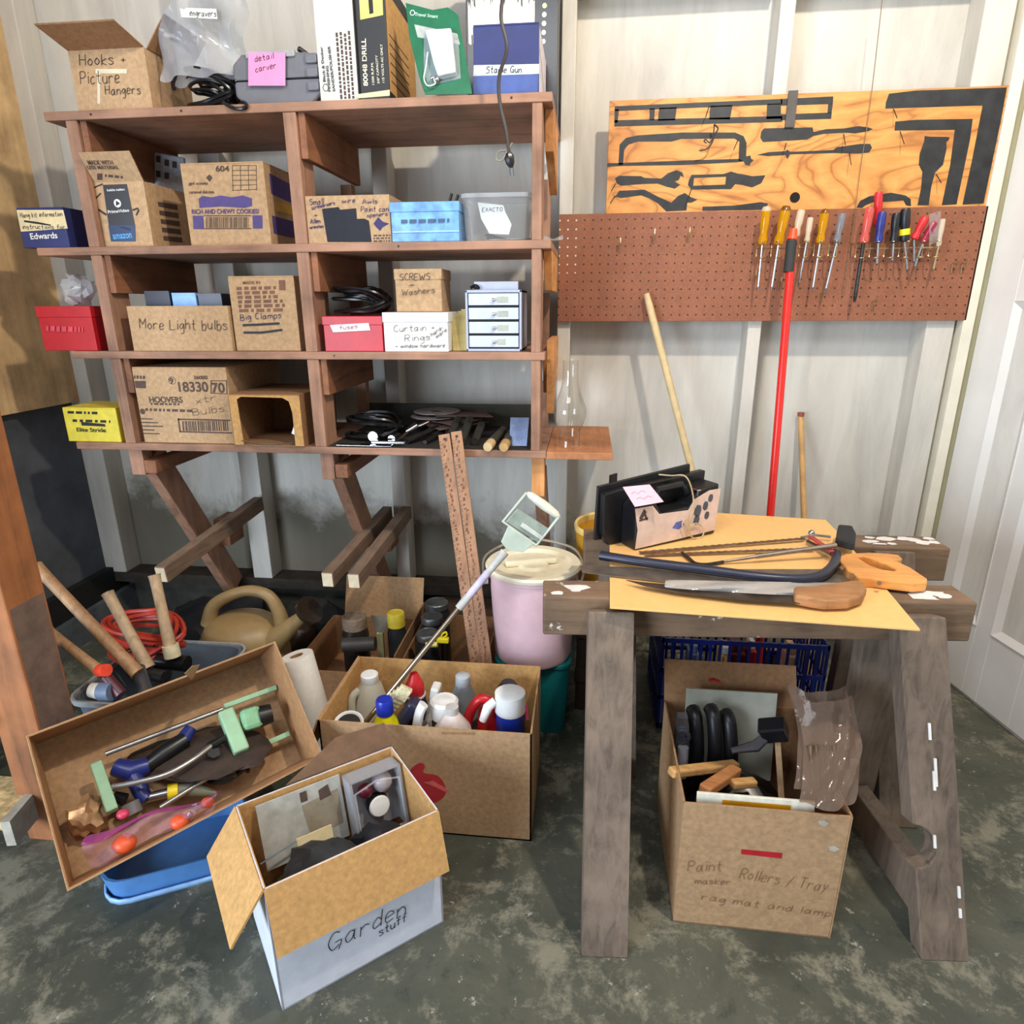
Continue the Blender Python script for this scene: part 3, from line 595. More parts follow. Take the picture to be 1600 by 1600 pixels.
def coil(name, label, cat, c, R, r, n, m, squash=0.5, tail=None, group=None, parent=None, seed=1, hz=None):
    rd = random.Random(seed); P = []; hz = hz if hz is not None else R*squash
    for i in range(n*10):
        a = 2*math.pi*i/10; k = 1+0.25*math.sin(a*0.37+seed)
        P.append(Vector(c)+Vector((R*k*math.cos(a)+rd.uniform(-1, 1)*R*0.12, R*squash*k*math.sin(a)*0.8, r*1.2+(0.5+0.5*math.sin(a*0.51+0.6*math.sin(a)))*hz*(0.55+0.45*math.sin(math.pi*i/(n*10)))+rd.uniform(0, 1)*r)))
    if tail: P += [Vector(p) for p in tail]
    return MB().tube(spline(P, 3), r, 6).build(name, m, parent, smooth=True, label=label, cat=cat, group=group)
CORD = mat('black_cord', (16, 16, 18), 0.3, 0, 0.1)
coil('power_cord', 'tangled black power cord under the engraver bag on top shelf', 'cord', (at(325, 150, y=-0.45).x, -0.41, S1+0.002), 0.060, 0.0046, 15, CORD, 0.75, hz=0.10, tail=[Vector((at(368, 155, y=-0.47).x, -0.47, S1+0.006)), Vector((at(382, 160, y=-0.50).x, -0.505, S1+0.005)), at(385, 167, y=-0.519), at(368, 170, y=-0.520), Vector((at(350, 160, y=-0.50).x, -0.505, S1+0.006))])
# grey tool case
t = thing('carver_case', 'grey rounded plastic tool case with a pink note on top shelf', 'case', M4((at(430, 158, y=-0.46).x, -0.39, S1)))
cx = at(433, 158, y=-0.46).x; zt = at(430, 76, y=-0.46).z; GRY = mat('grey_case', (112, 112, 118), 0.38, 0, 0.05); zm = (S1+zt)/2
prof = [(-0.112, S1+0.03), (-0.075, S1+0.002), (0.085, S1+0.002), (0.122, S1+0.03), (0.122, zm-0.003), (-0.112, zm-0.003)]
MB().prism([(cx+x, -0.46, z) for x, z in prof], (0, 0.14, 0)).build('lower_shell', GRY, t, bevel=0.008, seg=3)
prof = [(-0.112, zm+0.001), (0.122, zm+0.001), (0.118, zt-0.025), (0.09, zt-0.008), (-0.085, zt-0.008), (-0.112, zt-0.03)]
MB().prism([(cx+x, -0.46, z) for x, z in prof], (0, 0.14, 0)).build('upper_shell', GRY, t, bevel=0.008, seg=3)
MB().box(cx-0.07, cx+0.06, -0.466, -0.452, zt-0.02, zt-0.004).build('handle', mat('pale_grey_plastic', (168, 168, 166), 0.4), t, bevel=0.003)
for i in range(3): MB().box(cx+0.085, cx+0.118, -0.468, -0.455, S1+0.035+i*0.03, S1+0.058+i*0.03).build('latch_rib', GRY, t, bevel=0.005)
f = Face((cx, -0.4685, S1), (1, 0, 0), (0, 0, 1)); nt_ = paint(t, f, 'note', PINKN, quad(388, 82, 446, 134), off=0.0)
write(nt_, f, 'handwriting', INK, ('detail', (399, 97), (428, 91), 9), ('carver', (400, 113), (432, 106), 9), w=0.0012)
MB().beam(at(465, 75, y=-0.44), at(493, 95, y=-0.42), 0.014, 0.012).build('tool_grip', BLACKP, None, bevel=0.004, label='short black tool grip between grey case and white box', cat='tool')
# polisher box, drill box, blister pack, staple gun box
GREYB = mat('grey_white_card', (204, 204, 196), 0.6, 0, 0.04)
t, f, r, B = cart('polisher_box', 'tall white and grey power tool box beside the black drill box', (501, 154), (560, 152), -60, S1, -0.47, 0.24, GREYB)
printed(t, f, 'printed_text', INK, ('FINISHING', (517, 143), (513, 103), -0.0062), ('SANDER/POLISHER', (524, 143), (516, 72), -0.0062))
mb = MB()
for i in range(4):
    rr = random.Random(i); v = 0.012
    while v < 0.15:
        l = rr.uniform(0.004, 0.011); u = 0.052+0.0105*i; f.poly(mb, [(u, v), (u+0.0055, v), (u+0.0055, v+l), (u, v+l)], 0.0003, 0.0003); v += l+0.0025
mb.build('small_print', INK_S, t)
c = f.px((509, 137)); mb = MB(); mb.tube([f.P(c[0]+0.0075*math.cos(k*math.pi/3), c[1]+0.0085*math.sin(k*math.pi/3), 0.0004) for k in range(6)], 0.0008, 4, closed=True); mb.build('hexagon_mark', INK, t)
printed(t, f, 'maker_text', INK, ('Black & Decker', (509, 128), (504, 73), -0.006))
BLKC = mat('black_card', (26, 25, 26), 0.45, 0, 0.08)
t, f, r, B = cart('drill_box', 'black and yellow electric drill box printed 80048 DRILL on top shelf', (564, 148), (609, 146), -45, S1, -0.475, 0.28, BLKC)
paint(t, f, 'yellow_panel', mat('pale_yellow_card', (226, 214, 110), 0.5), z2((420, -60), (428, 108), (552, 82), (546, -60)))
paint(t, f, 'yellow_edge', CREAM, z2((415, 512), (415, 535), (588, 520), (588, 488)))
printed(t, f, 'printed_text', mat('cream_ink', (228, 220, 190), 0.6), ('80048 DRILL', z2((470, 468))[0], z2((458, 210))[0], -0.0115), ('1200 R.P.M.', z2((505, 462))[0], z2((498, 340))[0], -0.0055), ('3/8" CAPACITY', z2((533, 455))[0], z2((522, 300))[0], -0.0055), ('115 VOLTS AC ONLY', z2((560, 450))[0], z2((548, 240))[0], -0.0055))
paint(t, f, 'maker_badge', INK, z2((470, -20), (478, 78), (500, 72), (494, -20)), off=0.0008)
mb = MB(); r.poly(mb, [(0.004, 0.025), (0.276, 0.025), (0.276, 0.24), (0.004, 0.24)]); mb.build('side_panel', CARD_O, t, label='golden tan side')
mb = MB(); 
for i in range(6): r.poly(mb, [(0.02, 0.05+i*0.02), (0.02+0.18, 0.05+i*0.02), (0.02+0.18, 0.053+i*0.02), (0.02, 0.053+i*0.02)], 0.0008)
mb.build('side_print', INK_S, t)
GREEN = mat('green_card', (28, 104, 70), 0.4, 0, 0.08)
a, b, c, d = at(664, 150, y=-0.50), at(738, 148, y=-0.50), at(716, 22, y=-0.452), at(634, 5, y=-0.452)
t = thing('blister_pack', 'green blister pack with a white device leaning on the drill box', 'package', a.lerp(b, 0.5))
f = Face(a, b-a, d-a)
mb = MB(); f.poly(mb, [f.px(p) for p in ((664, 148), (738, 147), (728, 90), (716, 24), (700, 12), (676, 16), (634, 5), (640, 60), (655, 120))], 0, 0.0012); mb.build('backing_card', GREEN, t)
printed(t, f, 'printed_text', mat('pale_green_ink', (180, 214, 190), 0.5), ('Travel Smart', (648, 25), (684, 29), -0.0075))
paint(t, f, 'photo_panel', mat('photo_grey', (170, 178, 172), 0.4), z2((722, 135), (740, 205), (970, 245), (955, 185)), off=0.0014)
def slab(f, uv, o0, o1): 
    mb = MB(); mb.prism([f.P(u, v, o0) for u, v in uv], f.n*(o1-o0)); return mb
slab(f, [f.px(p) for p in z2((790, 190), (930, 180), (955, 420), (860, 440), (835, 370))], 0.002, 0.022).build('device', mat('white_gloss_plastic', (226, 226, 232), 0.2), t, bevel=0.004)
slab(f, [f.px(p) for p in z2((775, 175), (960, 195), (975, 430), (800, 470), (775, 400))], 0.0018, 0.004).build('blister_flange', CLEAR, t)
mb = MB(); mb.tube(spline([f.P(*f.px(p), 0.012) for p in z2((800, 300), (790, 380), (780, 440), (800, 480), (840, 470), (830, 440))]), 0.0016, 6); mb.build('cable', WHITE, t)
for p in z2((826, 440), (850, 446)): MB().ball(f.P(*f.px(p), 0.012), 0.006).build('metal_stud', CHROME, t, smooth=True)
c = f.px(z2((712, 72))[0]); mb = MB(); mb.tube([f.P(c[0]+0.006*math.cos(k), c[1]+0.006*math.sin(k), 0.0016) for k in range(7)], 0.0011, 4, closed=True); mb.build('round_mark', WHITE, t)
t, f, r, B = cart('staple_gun_box', 'blue box with a taped strip reading Staple Gun at right of top shelf', (741, 149), (842, 147), 70, S1, -0.47, 0.25, NAVY, h=0.157)
paint(t, f, 'lower_panel', mat('mid_blue_card', (64, 86, 150), 0.5), z2((1042, 405), (1395, 405), (1392, 508), (1042, 512)))
nt_ = paint(t, f, 'tape_strip', mat('pale_tape', (196, 206, 204), 0.5), z2((1045, 355), (1400, 348), (1400, 402), (1042, 414)), off=0.0006)
write(nt_, f, 'handwriting', INK, ('Staple Gun', z2((1112, 398))[0], z2((1302, 396))[0], 10))
mb = MB(); r.poly(mb, [(0.001, 0.001), (0.249, 0.001), (0.249, 0.147), (0.001, 0.147)]); mb.build('white_side', mat('lilac_white_card', (206, 200, 208), 0.6), t, label='white side of the box')
mb = MB(); r.stroke(mb, [(0.002, 0.10), (0.06, 0.09), (0.14, 0.06), (0.24, 0.035)], 0.004, 0.001); mb.build('strap', INK, t)
t, f, r, B = cart('photo_carton', 'glossy black and silver product box behind the blue box on top shelf', (729, 66), (872, 60), -90, S1, -0.20, 0.10, mat('gloss_black_card', (30, 30, 32), 0.25), top=None, h=0.42)
mb = MB(); rr = random.Random(4)
for i in range(44):
    u = 0.006+0.0042*i; v0 = rr.uniform(0.20, 0.23); f.poly(mb, [(u, v0), (u+0.0036, v0), (u+0.0036, v0+rr.uniform(0.08, 0.13)), (u, v0+rr.uniform(0.08, 0.13))], 0.0004)
mb.build('printed_photo', mat('silver_print', (206, 200, 186), 0.3, 0.3), t)
for k in range(5):
    p = f.px((851-k*0.5, 9+k*14)); slab(f, [(p[0]+0.0065*math.cos(q*0.7), p[1]+0.0065*math.sin(q*0.7)) for q in range(9)], 0.0004, 0.0012).build('round_badge', mat('pale_lime', (190, 206, 150), 0.4) if k == 0 else WHITE, t)
# hanging plug
P = [at(786, -8, y=-0.60), at(783, 30, y=-0.60), at(792, 75, y=-0.60), at(780, 120, y=-0.60), at(781, 160, y=-0.60), at(791, 205, y=-0.60), at(795, 238, y=-0.60)]
t = thing('hanging_cord', 'dark electric cord with two-prong plug dangling in front of the shelf', 'cord', P[-1])
MB().tube(spline(P), 0.0042, 8).build('cord', mat('brown_black_cord', (52, 44, 40), 0.5), t, smooth=True)
a, b = at(794, 238, y=-0.60), at(799, 262, y=-0.60)
MB().tube([a, a.lerp(b, 0.3), a.lerp(b, 0.7), b], [0.007, 0.012, 0.010, 0.005], 8).build('plug', BLACKP, t, smooth=True)
for s in (-0.004, 0.004): MB().tube([b+Vector((s, 0, 0)), b+Vector((s+0.002, 0, -0.017))], 0.0017, 4).build('prong', CHROME, t)
a = at(793, 234, y=-0.60); MB().tube(spline([a+Vector((0.012, -0.002, 0.014)), a, a+Vector((-0.02, -0.004, -0.004)), a+Vector((-0.026, -0.004, -0.02)), a+Vector((-0.012, -0.004, -0.022)), a+Vector((0, -0.005, -0.004))]), 0.0018, 5).build('twist_tie', mat('grey_tie', (140, 132, 116), 0.7), t)
# --- second shelf
t, f, r, B = cart('information_box', 'small cream and navy box with handwriting outside the left upright of second shelf', (36, 380), (108, 379), 326, S2, -0.50, 0.16, NAVY, h=0.104)
nt_ = paint(t, f, 'cream_panel', CREAM, [(26, 328), (99, 328), (106, 357), (33, 362)])
write(nt_, f, 'handwriting', INK, ('Hang kit information', (33, 340), (98, 338), 7), ('instructions for', (36, 358), (102, 358), 7), w=0.0013)
paint(t, f, 'scored_line', INK, [(38, 344), (60, 347), (80, 351), (80, 353), (58, 350), (38, 347)], off=0.0007)
printed(t, f, 'printed_text', WHITE, ('Edwards', (49, 374), (91, 372), 9))
t, f, r, B = cart('shipping_box', 'tan shipping box with black tape stripe and raised flap on second shelf', (151, 378), (239, 378), 284, S2, -0.485, 0.30, CARD2, top='open')
x0, x1, y0, y1, zb, zt = B; hi = at(150, 238, y=y0-0.035)
MB().hexa([(x0, y0, zt), (x1, y0, zt), (x1, y0+0.003, zt+0.001), (x0, y0+0.003, zt+0.001), (x0, y0-0.04, hi.z), (x1, y0-0.04, hi.z), (x1, y0-0.037, hi.z+0.001), (x0, y0-0.037, hi.z+0.001)]).build('flap', CARD2, t)
FF = Face((x0, y0, zt), (1, 0, 0), (0, -0.04, hi.z-zt))
mb = MB(); FF.print(mb, 'MADE WITH', (139, 257), (178, 257), 6); FF.print(mb, 'LESS MATERIAL', (138, 264), (187, 264), 5); FF.polypx(mb, quad(152, 271, 160, 281)); greek(FF, mb, (164, 276), (192, 279), 4, 4); mb.build('printed_text', INK_S, t)
paint(t, f, 'tape_stripe', mat('black_tape', (34, 36, 44), 0.35), z1((560, 1005), (690, 1000), (735, 1225), (738, 1312), (605, 1312), (585, 1180)))
paint(t, f, 'tape_foot', mat('navy_tape', (28, 52, 92), 0.35), z1((590, 1225), (735, 1225), (738, 1312), (605, 1312)), off=0.0008)
mb = MB(); c = f.px(z1((640, 1105))[0]); f.poly(mb, [(c[0]+0.0105*math.cos(k*0.4), c[1]+0.0105*math.sin(k*0.4)) for k in range(16)], 0.0011); mb.build('round_sticker', WHITE, t)
mb = MB(); f.polypx(mb, z1((632, 1090), (655, 1106), (634, 1120)), 0.0017); mb.build('arrow_mark', INK, t)
printed(t, f, 'printed_text', WHITE, ('bubble mailers', z1((585, 1040))[0], z1((680, 1035))[0], 3.5), ('PrimeVideo', z1((590, 1160))[0], z1((705, 1150))[0], 4.5))
printed(t, f, 'blue_text', mat('sky_ink', (80, 160, 220), 0.5), ('amazon', z1((618, 1300))[0], z1((720, 1292))[0], 7))
mb = MB(); f.stroke(mb, [f.px(p) for p in z1((612, 1250), (640, 1238), (680, 1238), (712, 1250))], 0.004, 0.0012); mb.build('smile_arc', mat('sky_ink', (80, 160, 220)), t)
mb = MB(); f.stroke(mb, [f.px(p) for p in z1((538, 1138), (560, 1155), (580, 1168))], 0.005); f.stroke(mb, [f.px(p) for p in z1((722, 1142), (750, 1132), (755, 1142), (742, 1170))], 0.004); f.stroke(mb, [f.px(p) for p in z1((480, 1030), (510, 1020), (560, 1000))], 0.003); f.stroke(mb, [f.px(p) for p in z1((490, 1100), (520, 1080), (550, 1050))], 0.003); f.stroke(mb, [f.px(p) for p in z1((495, 1130), (520, 1110))], 0.003); mb.build('arrow_print', INK, t)
mb = MB()
for i in range(5): r.poly(mb, [(0.05, 0.02+i*0.022), (0.14, 0.022+i*0.022), (0.14, 0.036+i*0.022), (0.05, 0.032+i*0.022)])
mb.build('side_print', INK_S, t)
a = at(255, 280, y=-0.225); t2 = thing('bubble_mailer', 'white bubble mailer with printed label standing in the shipping box', 'mailer', (a.x, -0.225, S2+0.01))
f2 = Face(at(230, 285, y=-0.225), (1, 0, -0.05), (0, 0, 1))
slab(f2, [f2.px(p) for p in z1((850, 830), (1010, 860), (1020, 1100), (852, 1100))], 0, 0.012).build('sleeve', mat('bubble_white', (186, 194, 206), 0.35, 0, 0.15, 90, 0.5), t2, bevel=0.004)
mb = MB()
for q in z1((862, 850), (908, 870), (950, 880), (862, 930), (908, 940)): f2.polypx(mb, [q, (q[0]+7, q[1]+1), (q[0]+7, q[1]+11), (q[0], q[1]+10)], 0.0125)
mb.build('label_print', INK_S, t2)
slab(f2, [f2.px(p) for p in z1((735, 860), (790, 810), (800, 990), (770, 990))], -0.01, 0.0).build('film_wrap', mat('dark_wrap', (46, 30, 34), 0.3), None, label='dark film wrapped packet behind the bubble mailer', cat='packet')
t, f, r, B = cart('cookie_box', 'tan cookie case with purple print and bar code on second shelf', (298, 377), (424, 378), 253, S2, -0.485, 0.26, CARD2)
PUR = mat('purple_print', (74, 58, 118), 0.6)
mb = MB(); f.polypx(mb, z1((1080, 1080), (1100, 1065), (1150, 1072), (1200, 1062), (1260, 1072), (1320, 1062), (1370, 1078), (1370, 1120), (1330, 1130), (1200, 1122), (1085, 1130))); f.print(mb, 'RICH AND CHEWY COOKIES!', z1((1045, 1162))[0], z1((1410, 1160))[0], 7); f.polypx(mb, z1((1048, 1172), (1105, 1172), (1110, 1245), (1052, 1245))); f.polypx(mb, z1((1372, 1170), (1426, 1170), (1428, 1242), (1376, 1242))); mb.build('purple_print', PUR, t)
mb = MB(); f.print(mb, '604', z1((1175, 932))[0], z1((1248, 932))[0], 9); f.print(mb, 'girl scouts', z1((1028, 1005))[0], z1((1130, 1003))[0], 4.5); f.print(mb, 'caramel deLites', z1((1030, 1052))[0], z1((1165, 1050))[0], 4.5)
f.polypx(mb, z1((1120, 965), (1138, 948), (1156, 965), (1140, 988)))
for k in range(4): f.polypx(mb, [z1((1262+k*43, 898))[0], z1((1265+k*43, 898))[0], z1((1268+k*43, 1035))[0], z1((1265+k*43, 1035))[0]])
for k in range(6): f.polypx(mb, [z1((1262, 898+k*27))[0], z1((1395, 898+k*26))[0], z1((1395, 901+k*26))[0], z1((1262, 901+k*27))[0]])
rr = random.Random(9); x = 1120
while x < 1355: w = rr.uniform(1.5, 6); f.polypx(mb, z1((x, 1180), (x+w, 1180), (x+w, 1238), (x, 1238))); x += w+rr.uniform(2, 6)
for q in (((1108, 1170), (1366, 1175)), ((1110, 1240), (1366, 1245))): f.polypx(mb, z1(q[0], (q[1][0], q[0][1]), q[1], (q[0][0], q[1][1])))
mb.build('printed_text', INK_S, t)
mb = MB(); r.poly(mb, [(0.02, 0.03), (0.24, 0.03), (0.24, 0.075), (0.02, 0.075)]); r.poly(mb, [(0.03, 0.13), (0.23, 0.12), (0.23, 0.17), (0.03, 0.18)]); mb.build('side_print', PUR, t)
mb = MB(); r.poly(mb, [(0.05, 0.09), (0.20, 0.09), (0.20, 0.115), (0.05, 0.115)]); mb.build('side_stripe', mat('mustard_print', (206, 160, 60), 0.6), t)
t, f, r, B = cart('screwdriver_box', 'tan box with black tape squares listing small screwdrivers and awls on second shelf', (482, 378), (612, 379), 305, S2, -0.50, 0.14, CARD2, top='open')
BT = mat('black_duct_tape', (26, 28, 36), 0.6, 0, 0.2, 20, 0.3, 0.3)
paint(t, f, 'tape_patch', BT, z2((220, 1135), (310, 1125), (318, 1140), (405, 1132), (410, 1190), (450, 1188), (475, 1200), (490, 1315), (250, 1315)))
write(t, f, 'handwriting', INK_P, ('Small', z2((155, 1115))[0], z2((230, 1108))[0], 9), ('screwdrivers', z2((165, 1140))[0], z2((290, 1112))[0], 6), ('+', z2((178, 1180))[0], z2((195, 1180))[0], 7), ('Allen', z2((158, 1215))[0], z2((210, 1212))[0], 7), ('wrenches', z2((155, 1243))[0], z2((228, 1238))[0], 5), ('wire', z2((330, 1105))[0], z2((400, 1100))[0], 7), ('Awls', z2((440, 1110))[0], z2((520, 1105))[0], 7), ('Paint can', z2((432, 1150))[0], z2((580, 1148))[0], 8), ('openers', z2((465, 1180))[0], z2((575, 1172))[0], 6), w=0.0014)
paint(t, f, 'star_mark', INK_P, z2((500, 1215), (525, 1180), (550, 1205), (585, 1215), (550, 1235), (535, 1255), (515, 1235)))
mb = MB()
for i in range(3): greek(f, mb, z2((500, 1285+i*15))[0], z2((590, 1283+i*15))[0], 2.5, 5, i)
mb.build('faded_print', INK_S, t)
t, f, r, B = cart('wrapped_box', 'box wrapped in crumpled pale blue paper on second shelf', (613, 379), (718, 379), 315, S2, -0.505, 0.13, mat('blue_wrap', (112, 164, 222), 0.35, 0, 0.22, 28, 0.8), top='lid')
mb = MB(); greek(f, mb, z2((650, 1215))[0], z2((910, 1208))[0], 6, 7, 5); mb.build('faded_print', mat('slate_ink', (70, 90, 120), 0.7), t)
paint(t, f, 'fold_line', mat('pale_blue_fold', (170, 206, 240), 0.4), z2((605, 1258), (965, 1252), (965, 1258), (605, 1265)))
for k, (a, b) in enumerate((((697, 318), (706, 302)), ((706, 318), (716, 304)))):
    MB().beam(at(a[0], a[1]+20, y=-0.34), at(*b, y=-0.34), 0.014, 0.006).build('flat_tool', IRON, None, bevel=0.002, label='%s dark tool handle end poking up behind the blue wrapped box' % ('left' if k == 0 else 'right'), cat='tool')
# clear jar box with a paper slip
a, b = at(722, 378, y=-0.49), at(828, 378, y=-0.49); zt = at(780, 301, y=-0.49).z
t = thing('clear_tub', 'clear rectangular plastic tub with a white paper slip on second shelf', 'tub', ((a.x+b.x)/2, -0.43, S2))
x0, x1 = a.x, b.x; cxm = (x0+x1)/2
def rrect(xa, xb, ya, yb, r, z, n=5):
    out = []
    for cx_, cy_, a0 in ((xb-r, yb-r, 0), (xa+r, yb-r, 90), (xa+r, ya+r, 180), (xb-r, ya+r, 270)):
        for k in range(n): an = math.radians(a0+90*k/(n-1)); out.append((cx_+r*math.cos(an), cy_+r*math.sin(an), z))
    return out
def loft(mb, rings, capb=True, capt=False):
    R = [[mb.v(p) for p in q] for q in rings]
    for p, q in zip(R, R[1:]):
        for i in range(len(p)): mb.f([p[i], p[(i+1) % len(p)], q[(i+1) % len(p)], q[i]])
    if capb: mb.f(R[0][::-1])
    if capt: mb.f(R[-1])
    return mb
loft(MB(), [rrect(x0+0.008, x1-0.008, -0.485, -0.365, 0.02, S2+0.001), rrect(x0, x1, -0.49, -0.36, 0.022, zt-0.01)]).build('wall', clear('tub_plastic', (246, 248, 246), 0.86, 0.1), t, smooth=True)
loft(MB(), [rrect(x0-0.003, x1+0.003, -0.493, -0.357, 0.024, zt-0.01), rrect(x0-0.003, x1+0.003, -0.493, -0.357, 0.024, zt)], True, True).build('lid', clear('tub_lid', (244, 246, 246), 0.7, 0.1), t)
f = Face((x0, -0.46, S2), (1, 0, 0), (0, 0, 1)); sl = thing('paper_slip', 'white paper slip reading EXACTO inside the clear tub', 'paper', (cxm, -0.46, S2+0.01))
mb = MB(); f.polypx(mb, z2((1065, 1100), (1205, 1115), (1215, 1150), (1250, 1220), (1235, 1275), (1130, 1270), (1085, 1190)), 0, 0.0006); mb.build('slip', WHITE, sl)
write(sl, f, 'handwriting', INK_P, ('EXACTO', z2((1090, 1150))[0], z2((1200, 1148))[0], 6), w=0.0013)
for k, (p, q, m) in enumerate(((((760, 371), (800, 374)), None, IRON), (((758, 367), (782, 371)), None, BLACKP), (((765, 377), (830, 373)), None, STEEL))):
    a, b = at(*p[0], y=-0.45), at(*p[1], y=-0.44); a.z = max(a.z, S2+0.006); b.z = max(b.z, S2+0.006)
    MB().tube([a, a.lerp(b, 0.5), b], [0.004, 0.004, 0.0015], 8).build('craft_knife', m, None, smooth=True, label=('dark knife handle at bottom of clear tub', 'short black knife grip in clear tub', 'long steel knife lying in clear tub')[k], cat='knife')
mb = MB(); g = []
for k in range(6): g.append([at(845+i*7, 378-12*math.sin(k/5*3.1)*(0.6+0.4*math.sin(i*1.7)), y=-0.47+0.025*k)+Vector((0, 0, 0.001)) for i in range(6)])
for row in g:
    for p in row: p.z = max(p.z, S2+0.002)
mb.sheet(g).build('plastic_bag', CLEAR, None, smooth=True, sub=1, label='small crumpled clear bag at right end of second shelf', cat='bag')
# --- third shelf
t, f, r, B = cart('red_box', 'red cardboard box outside the left upright of third shelf', (70, 546), (152, 544), 482, S3, -0.50, 0.15, REDC, top='lid', h=0.125)
mb = MB(); greek(f, mb, (72, 517), (130, 519), 8, 7, 3); mb.build('faded_print', mat('dull_red_ink', (212, 70, 84), 0.6), t)
c = at(128, 468, y=-0.42); mb = MB(); rr = random.Random(5)
mb.ball((c.x, -0.43, S3+0.125+0.046), 0.042, 1.1, 0.9, 0.95, 14)
for v in mb.b.verts: v.co += Vector((rr.uniform(-1, 1), rr.uniform(-1, 1), rr.uniform(-1, 1)))*0.009
mb.build('crumpled_wrap', clear('silver_wrap', (235, 232, 230), 0.6, 0.12), None, label='crumpled clear and silver wrap on the red box at left', cat='wrap')
t, f, r, B = cart('bulb_tray', 'low tan box marked More light bulbs on third shelf', (209, 544), (364, 545), 478, S3, -0.50, 0.22, CARD2, top='open')
write(t, f, 'handwriting', INK_S, ('More Light bulbs', z3((762, 535))[0], z3((1235, 540))[0], 15), w=0.002)
xx = B
for k, (p, m, lab) in enumerate((((232, 455, 272, 500), mat('dark_navy_box', (26, 30, 52), 0.35), 'dark navy bulb carton at left in the light bulb box'), ((274, 458, 312, 500), mat('light_blue_box', (128, 176, 238), 0.4), 'pale blue bulb carton in the light bulb box'), ((314, 459, 352, 500), mat('slate_box', (34, 40, 66), 0.35), 'dark slate bulb carton at right in the light bulb box'))):
    a, b = at(p[0], p[3], y=-0.44), at(p[2], p[1], y=-0.44); b.x = at(p[2], p[3], y=-0.44).x-0.002
    q = thing('bulb_carton', lab, 'carton', ((a.x+b.x)/2, -0.40, S3+0.0035))
    MB().box(a.x, b.x, -0.44, -0.36, S3+0.0035, b.z).build('body', m, q, bevel=0.001)
    MB().box(a.x+0.001, b.x-0.001, -0.441, -0.40, b.z-0.004, b.z+0.001).build('tuck_flap', m, q)
t, f, r, B = cart('clamp_box', 'upright tan box printed with parts lists marked Big Clamps on third shelf', (370, 546), (470, 547), 431, S3, -0.49, 0.24, CARD2)
mb = MB(); f.print(mb, 'MADE IN', z3((1322, 292))[0], z3((1415, 290))[0], 4.5)
for i in range(6): greek(f, mb, z3((1285+i*3, 325+i*24))[0], z3((1500+i*12, 320+i*24))[0], 5, 6, 10+i)
f.polypx(mb, z3((1515, 270), (1550, 270), (1553, 325), (1518, 325))); mb.build('printed_text', mat('brown_ink', (120, 84, 66), 0.8), t)
write(t, f, 'handwriting', INK_P, ('Big Clamps', z3((1308, 488))[0], z3((1530, 475))[0], 9))
mb = MB()
for q in (((1320, 515), (1400, 512), (1520, 505)), ((1325, 555), (1420, 555), (1535, 540))): f.stroke(mb, [f.px(p) for p in z3(*q)], 0.006)
mb.build('crossed_out_lines', INK, t)
t, f, r, B = cart('fuse_box', 'red flat-lidded box with a white strip on third shelf', (509, 552), (600, 553), 494, S3, -0.50, 0.16, REDC, top='lid')
nt_ = paint(t, f, 'tape_strip', WHITE, z4((232, 455), (418, 445), (428, 480), (248, 490)))
mb = MB(); f.hand(mb, 'Fuses', z4((280, 478))[0], z4((365, 470))[0], 6, 0.0013); mb.build('handwriting', mat('pink_ink', (190, 70, 110), 0.7), nt_)
coil('black_cable', 'bundle of black cables heaped on the red box on third shelf', 'cable', (at(566, 480, y=-0.42).x, -0.42, at(560, 494, y=-0.5).z+0.003), 0.064, 0.0045, 11, CORD, 0.6, seed=3, hz=0.065)
t, f, r, B = cart('curtain_ring_box', 'white lidded box marked Curtain Rings on third shelf', (602, 553), (701, 552), 488, S3, -0.505, 0.17, WHITE, top='lid')
write(t, f, 'handwriting', INK_S, ('Curtain +', z4((540, 490))[0], z4((735, 480))[0], 10), ('Rings', z4((592, 532))[0], z4((712, 528))[0], 10), ('hard-', z4((722, 510))[0], z4((778, 474))[0], 6), ('ware', z4((745, 518))[0], z4((795, 484))[0], 6), ('+ window hardware', z4((548, 565))[0], z4((785, 562))[0], 6), w=0.0014)
CT0 = B
t, f, r, B = cart('screw_box', 'square tan box marked Screws + Washers stacked on the white box', (620, 487), (691, 486), 420, CT0[5]+0.0005, -0.48, 0.12, CARD2, top='lid')
write(t, f, 'handwriting', INK_S, ('SCREWS', z4((568, 240))[0], z4((712, 238))[0], 10), ('+', z4((612, 275))[0], z4((640, 270))[0], 7), ('Washers', z4((578, 312))[0], z4((735, 300))[0], 9), w=0.0016)
# bag of yellow stakes, then the drawer unit
for k in range(4):
    a = at(711+k*5, 552, y=-0.46); b = at(712+k*5, 492-k*3, y=-0.44); a.z = S3+0.001
    MB().hexa([a+Vector((-0.006, 0, 0)), a+Vector((0.006, 0, 0)), a+Vector((0.006, 0.004, 0)), a+Vector((-0.006, 0.004, 0)), b+Vector((-0.012, 0, 0)), b+Vector((0.0, 0, 0)), b+Vector((0.0, 0.004, 0)), b+Vector((-0.012, 0.004, 0))]).build('wooden_shim', mat('straw_yellow', (190, 168, 96), 0.5), None, label='yellowish shims standing in a gap between white box and drawer unit', cat='shim', group='shims beside the drawer unit')
a, b = at(729, 553, y=-0.49), at(815, 554, y=-0.49); b.x = min(b.x, -0.152); zt = at(772, 453, y=-0.49).z; zb = S3+0.0008
t = thing('drawer_unit', 'small grey four-drawer cabinet with taped labels on third shelf', 'drawer unit', ((a.x+b.x)/2, -0.41, S3))
LG = mat('cool_grey_plastic', (172, 180, 200), 0.4, 0, 0.03); x0, x1 = a.x, b.x; y0, y1 = -0.49, -0.33
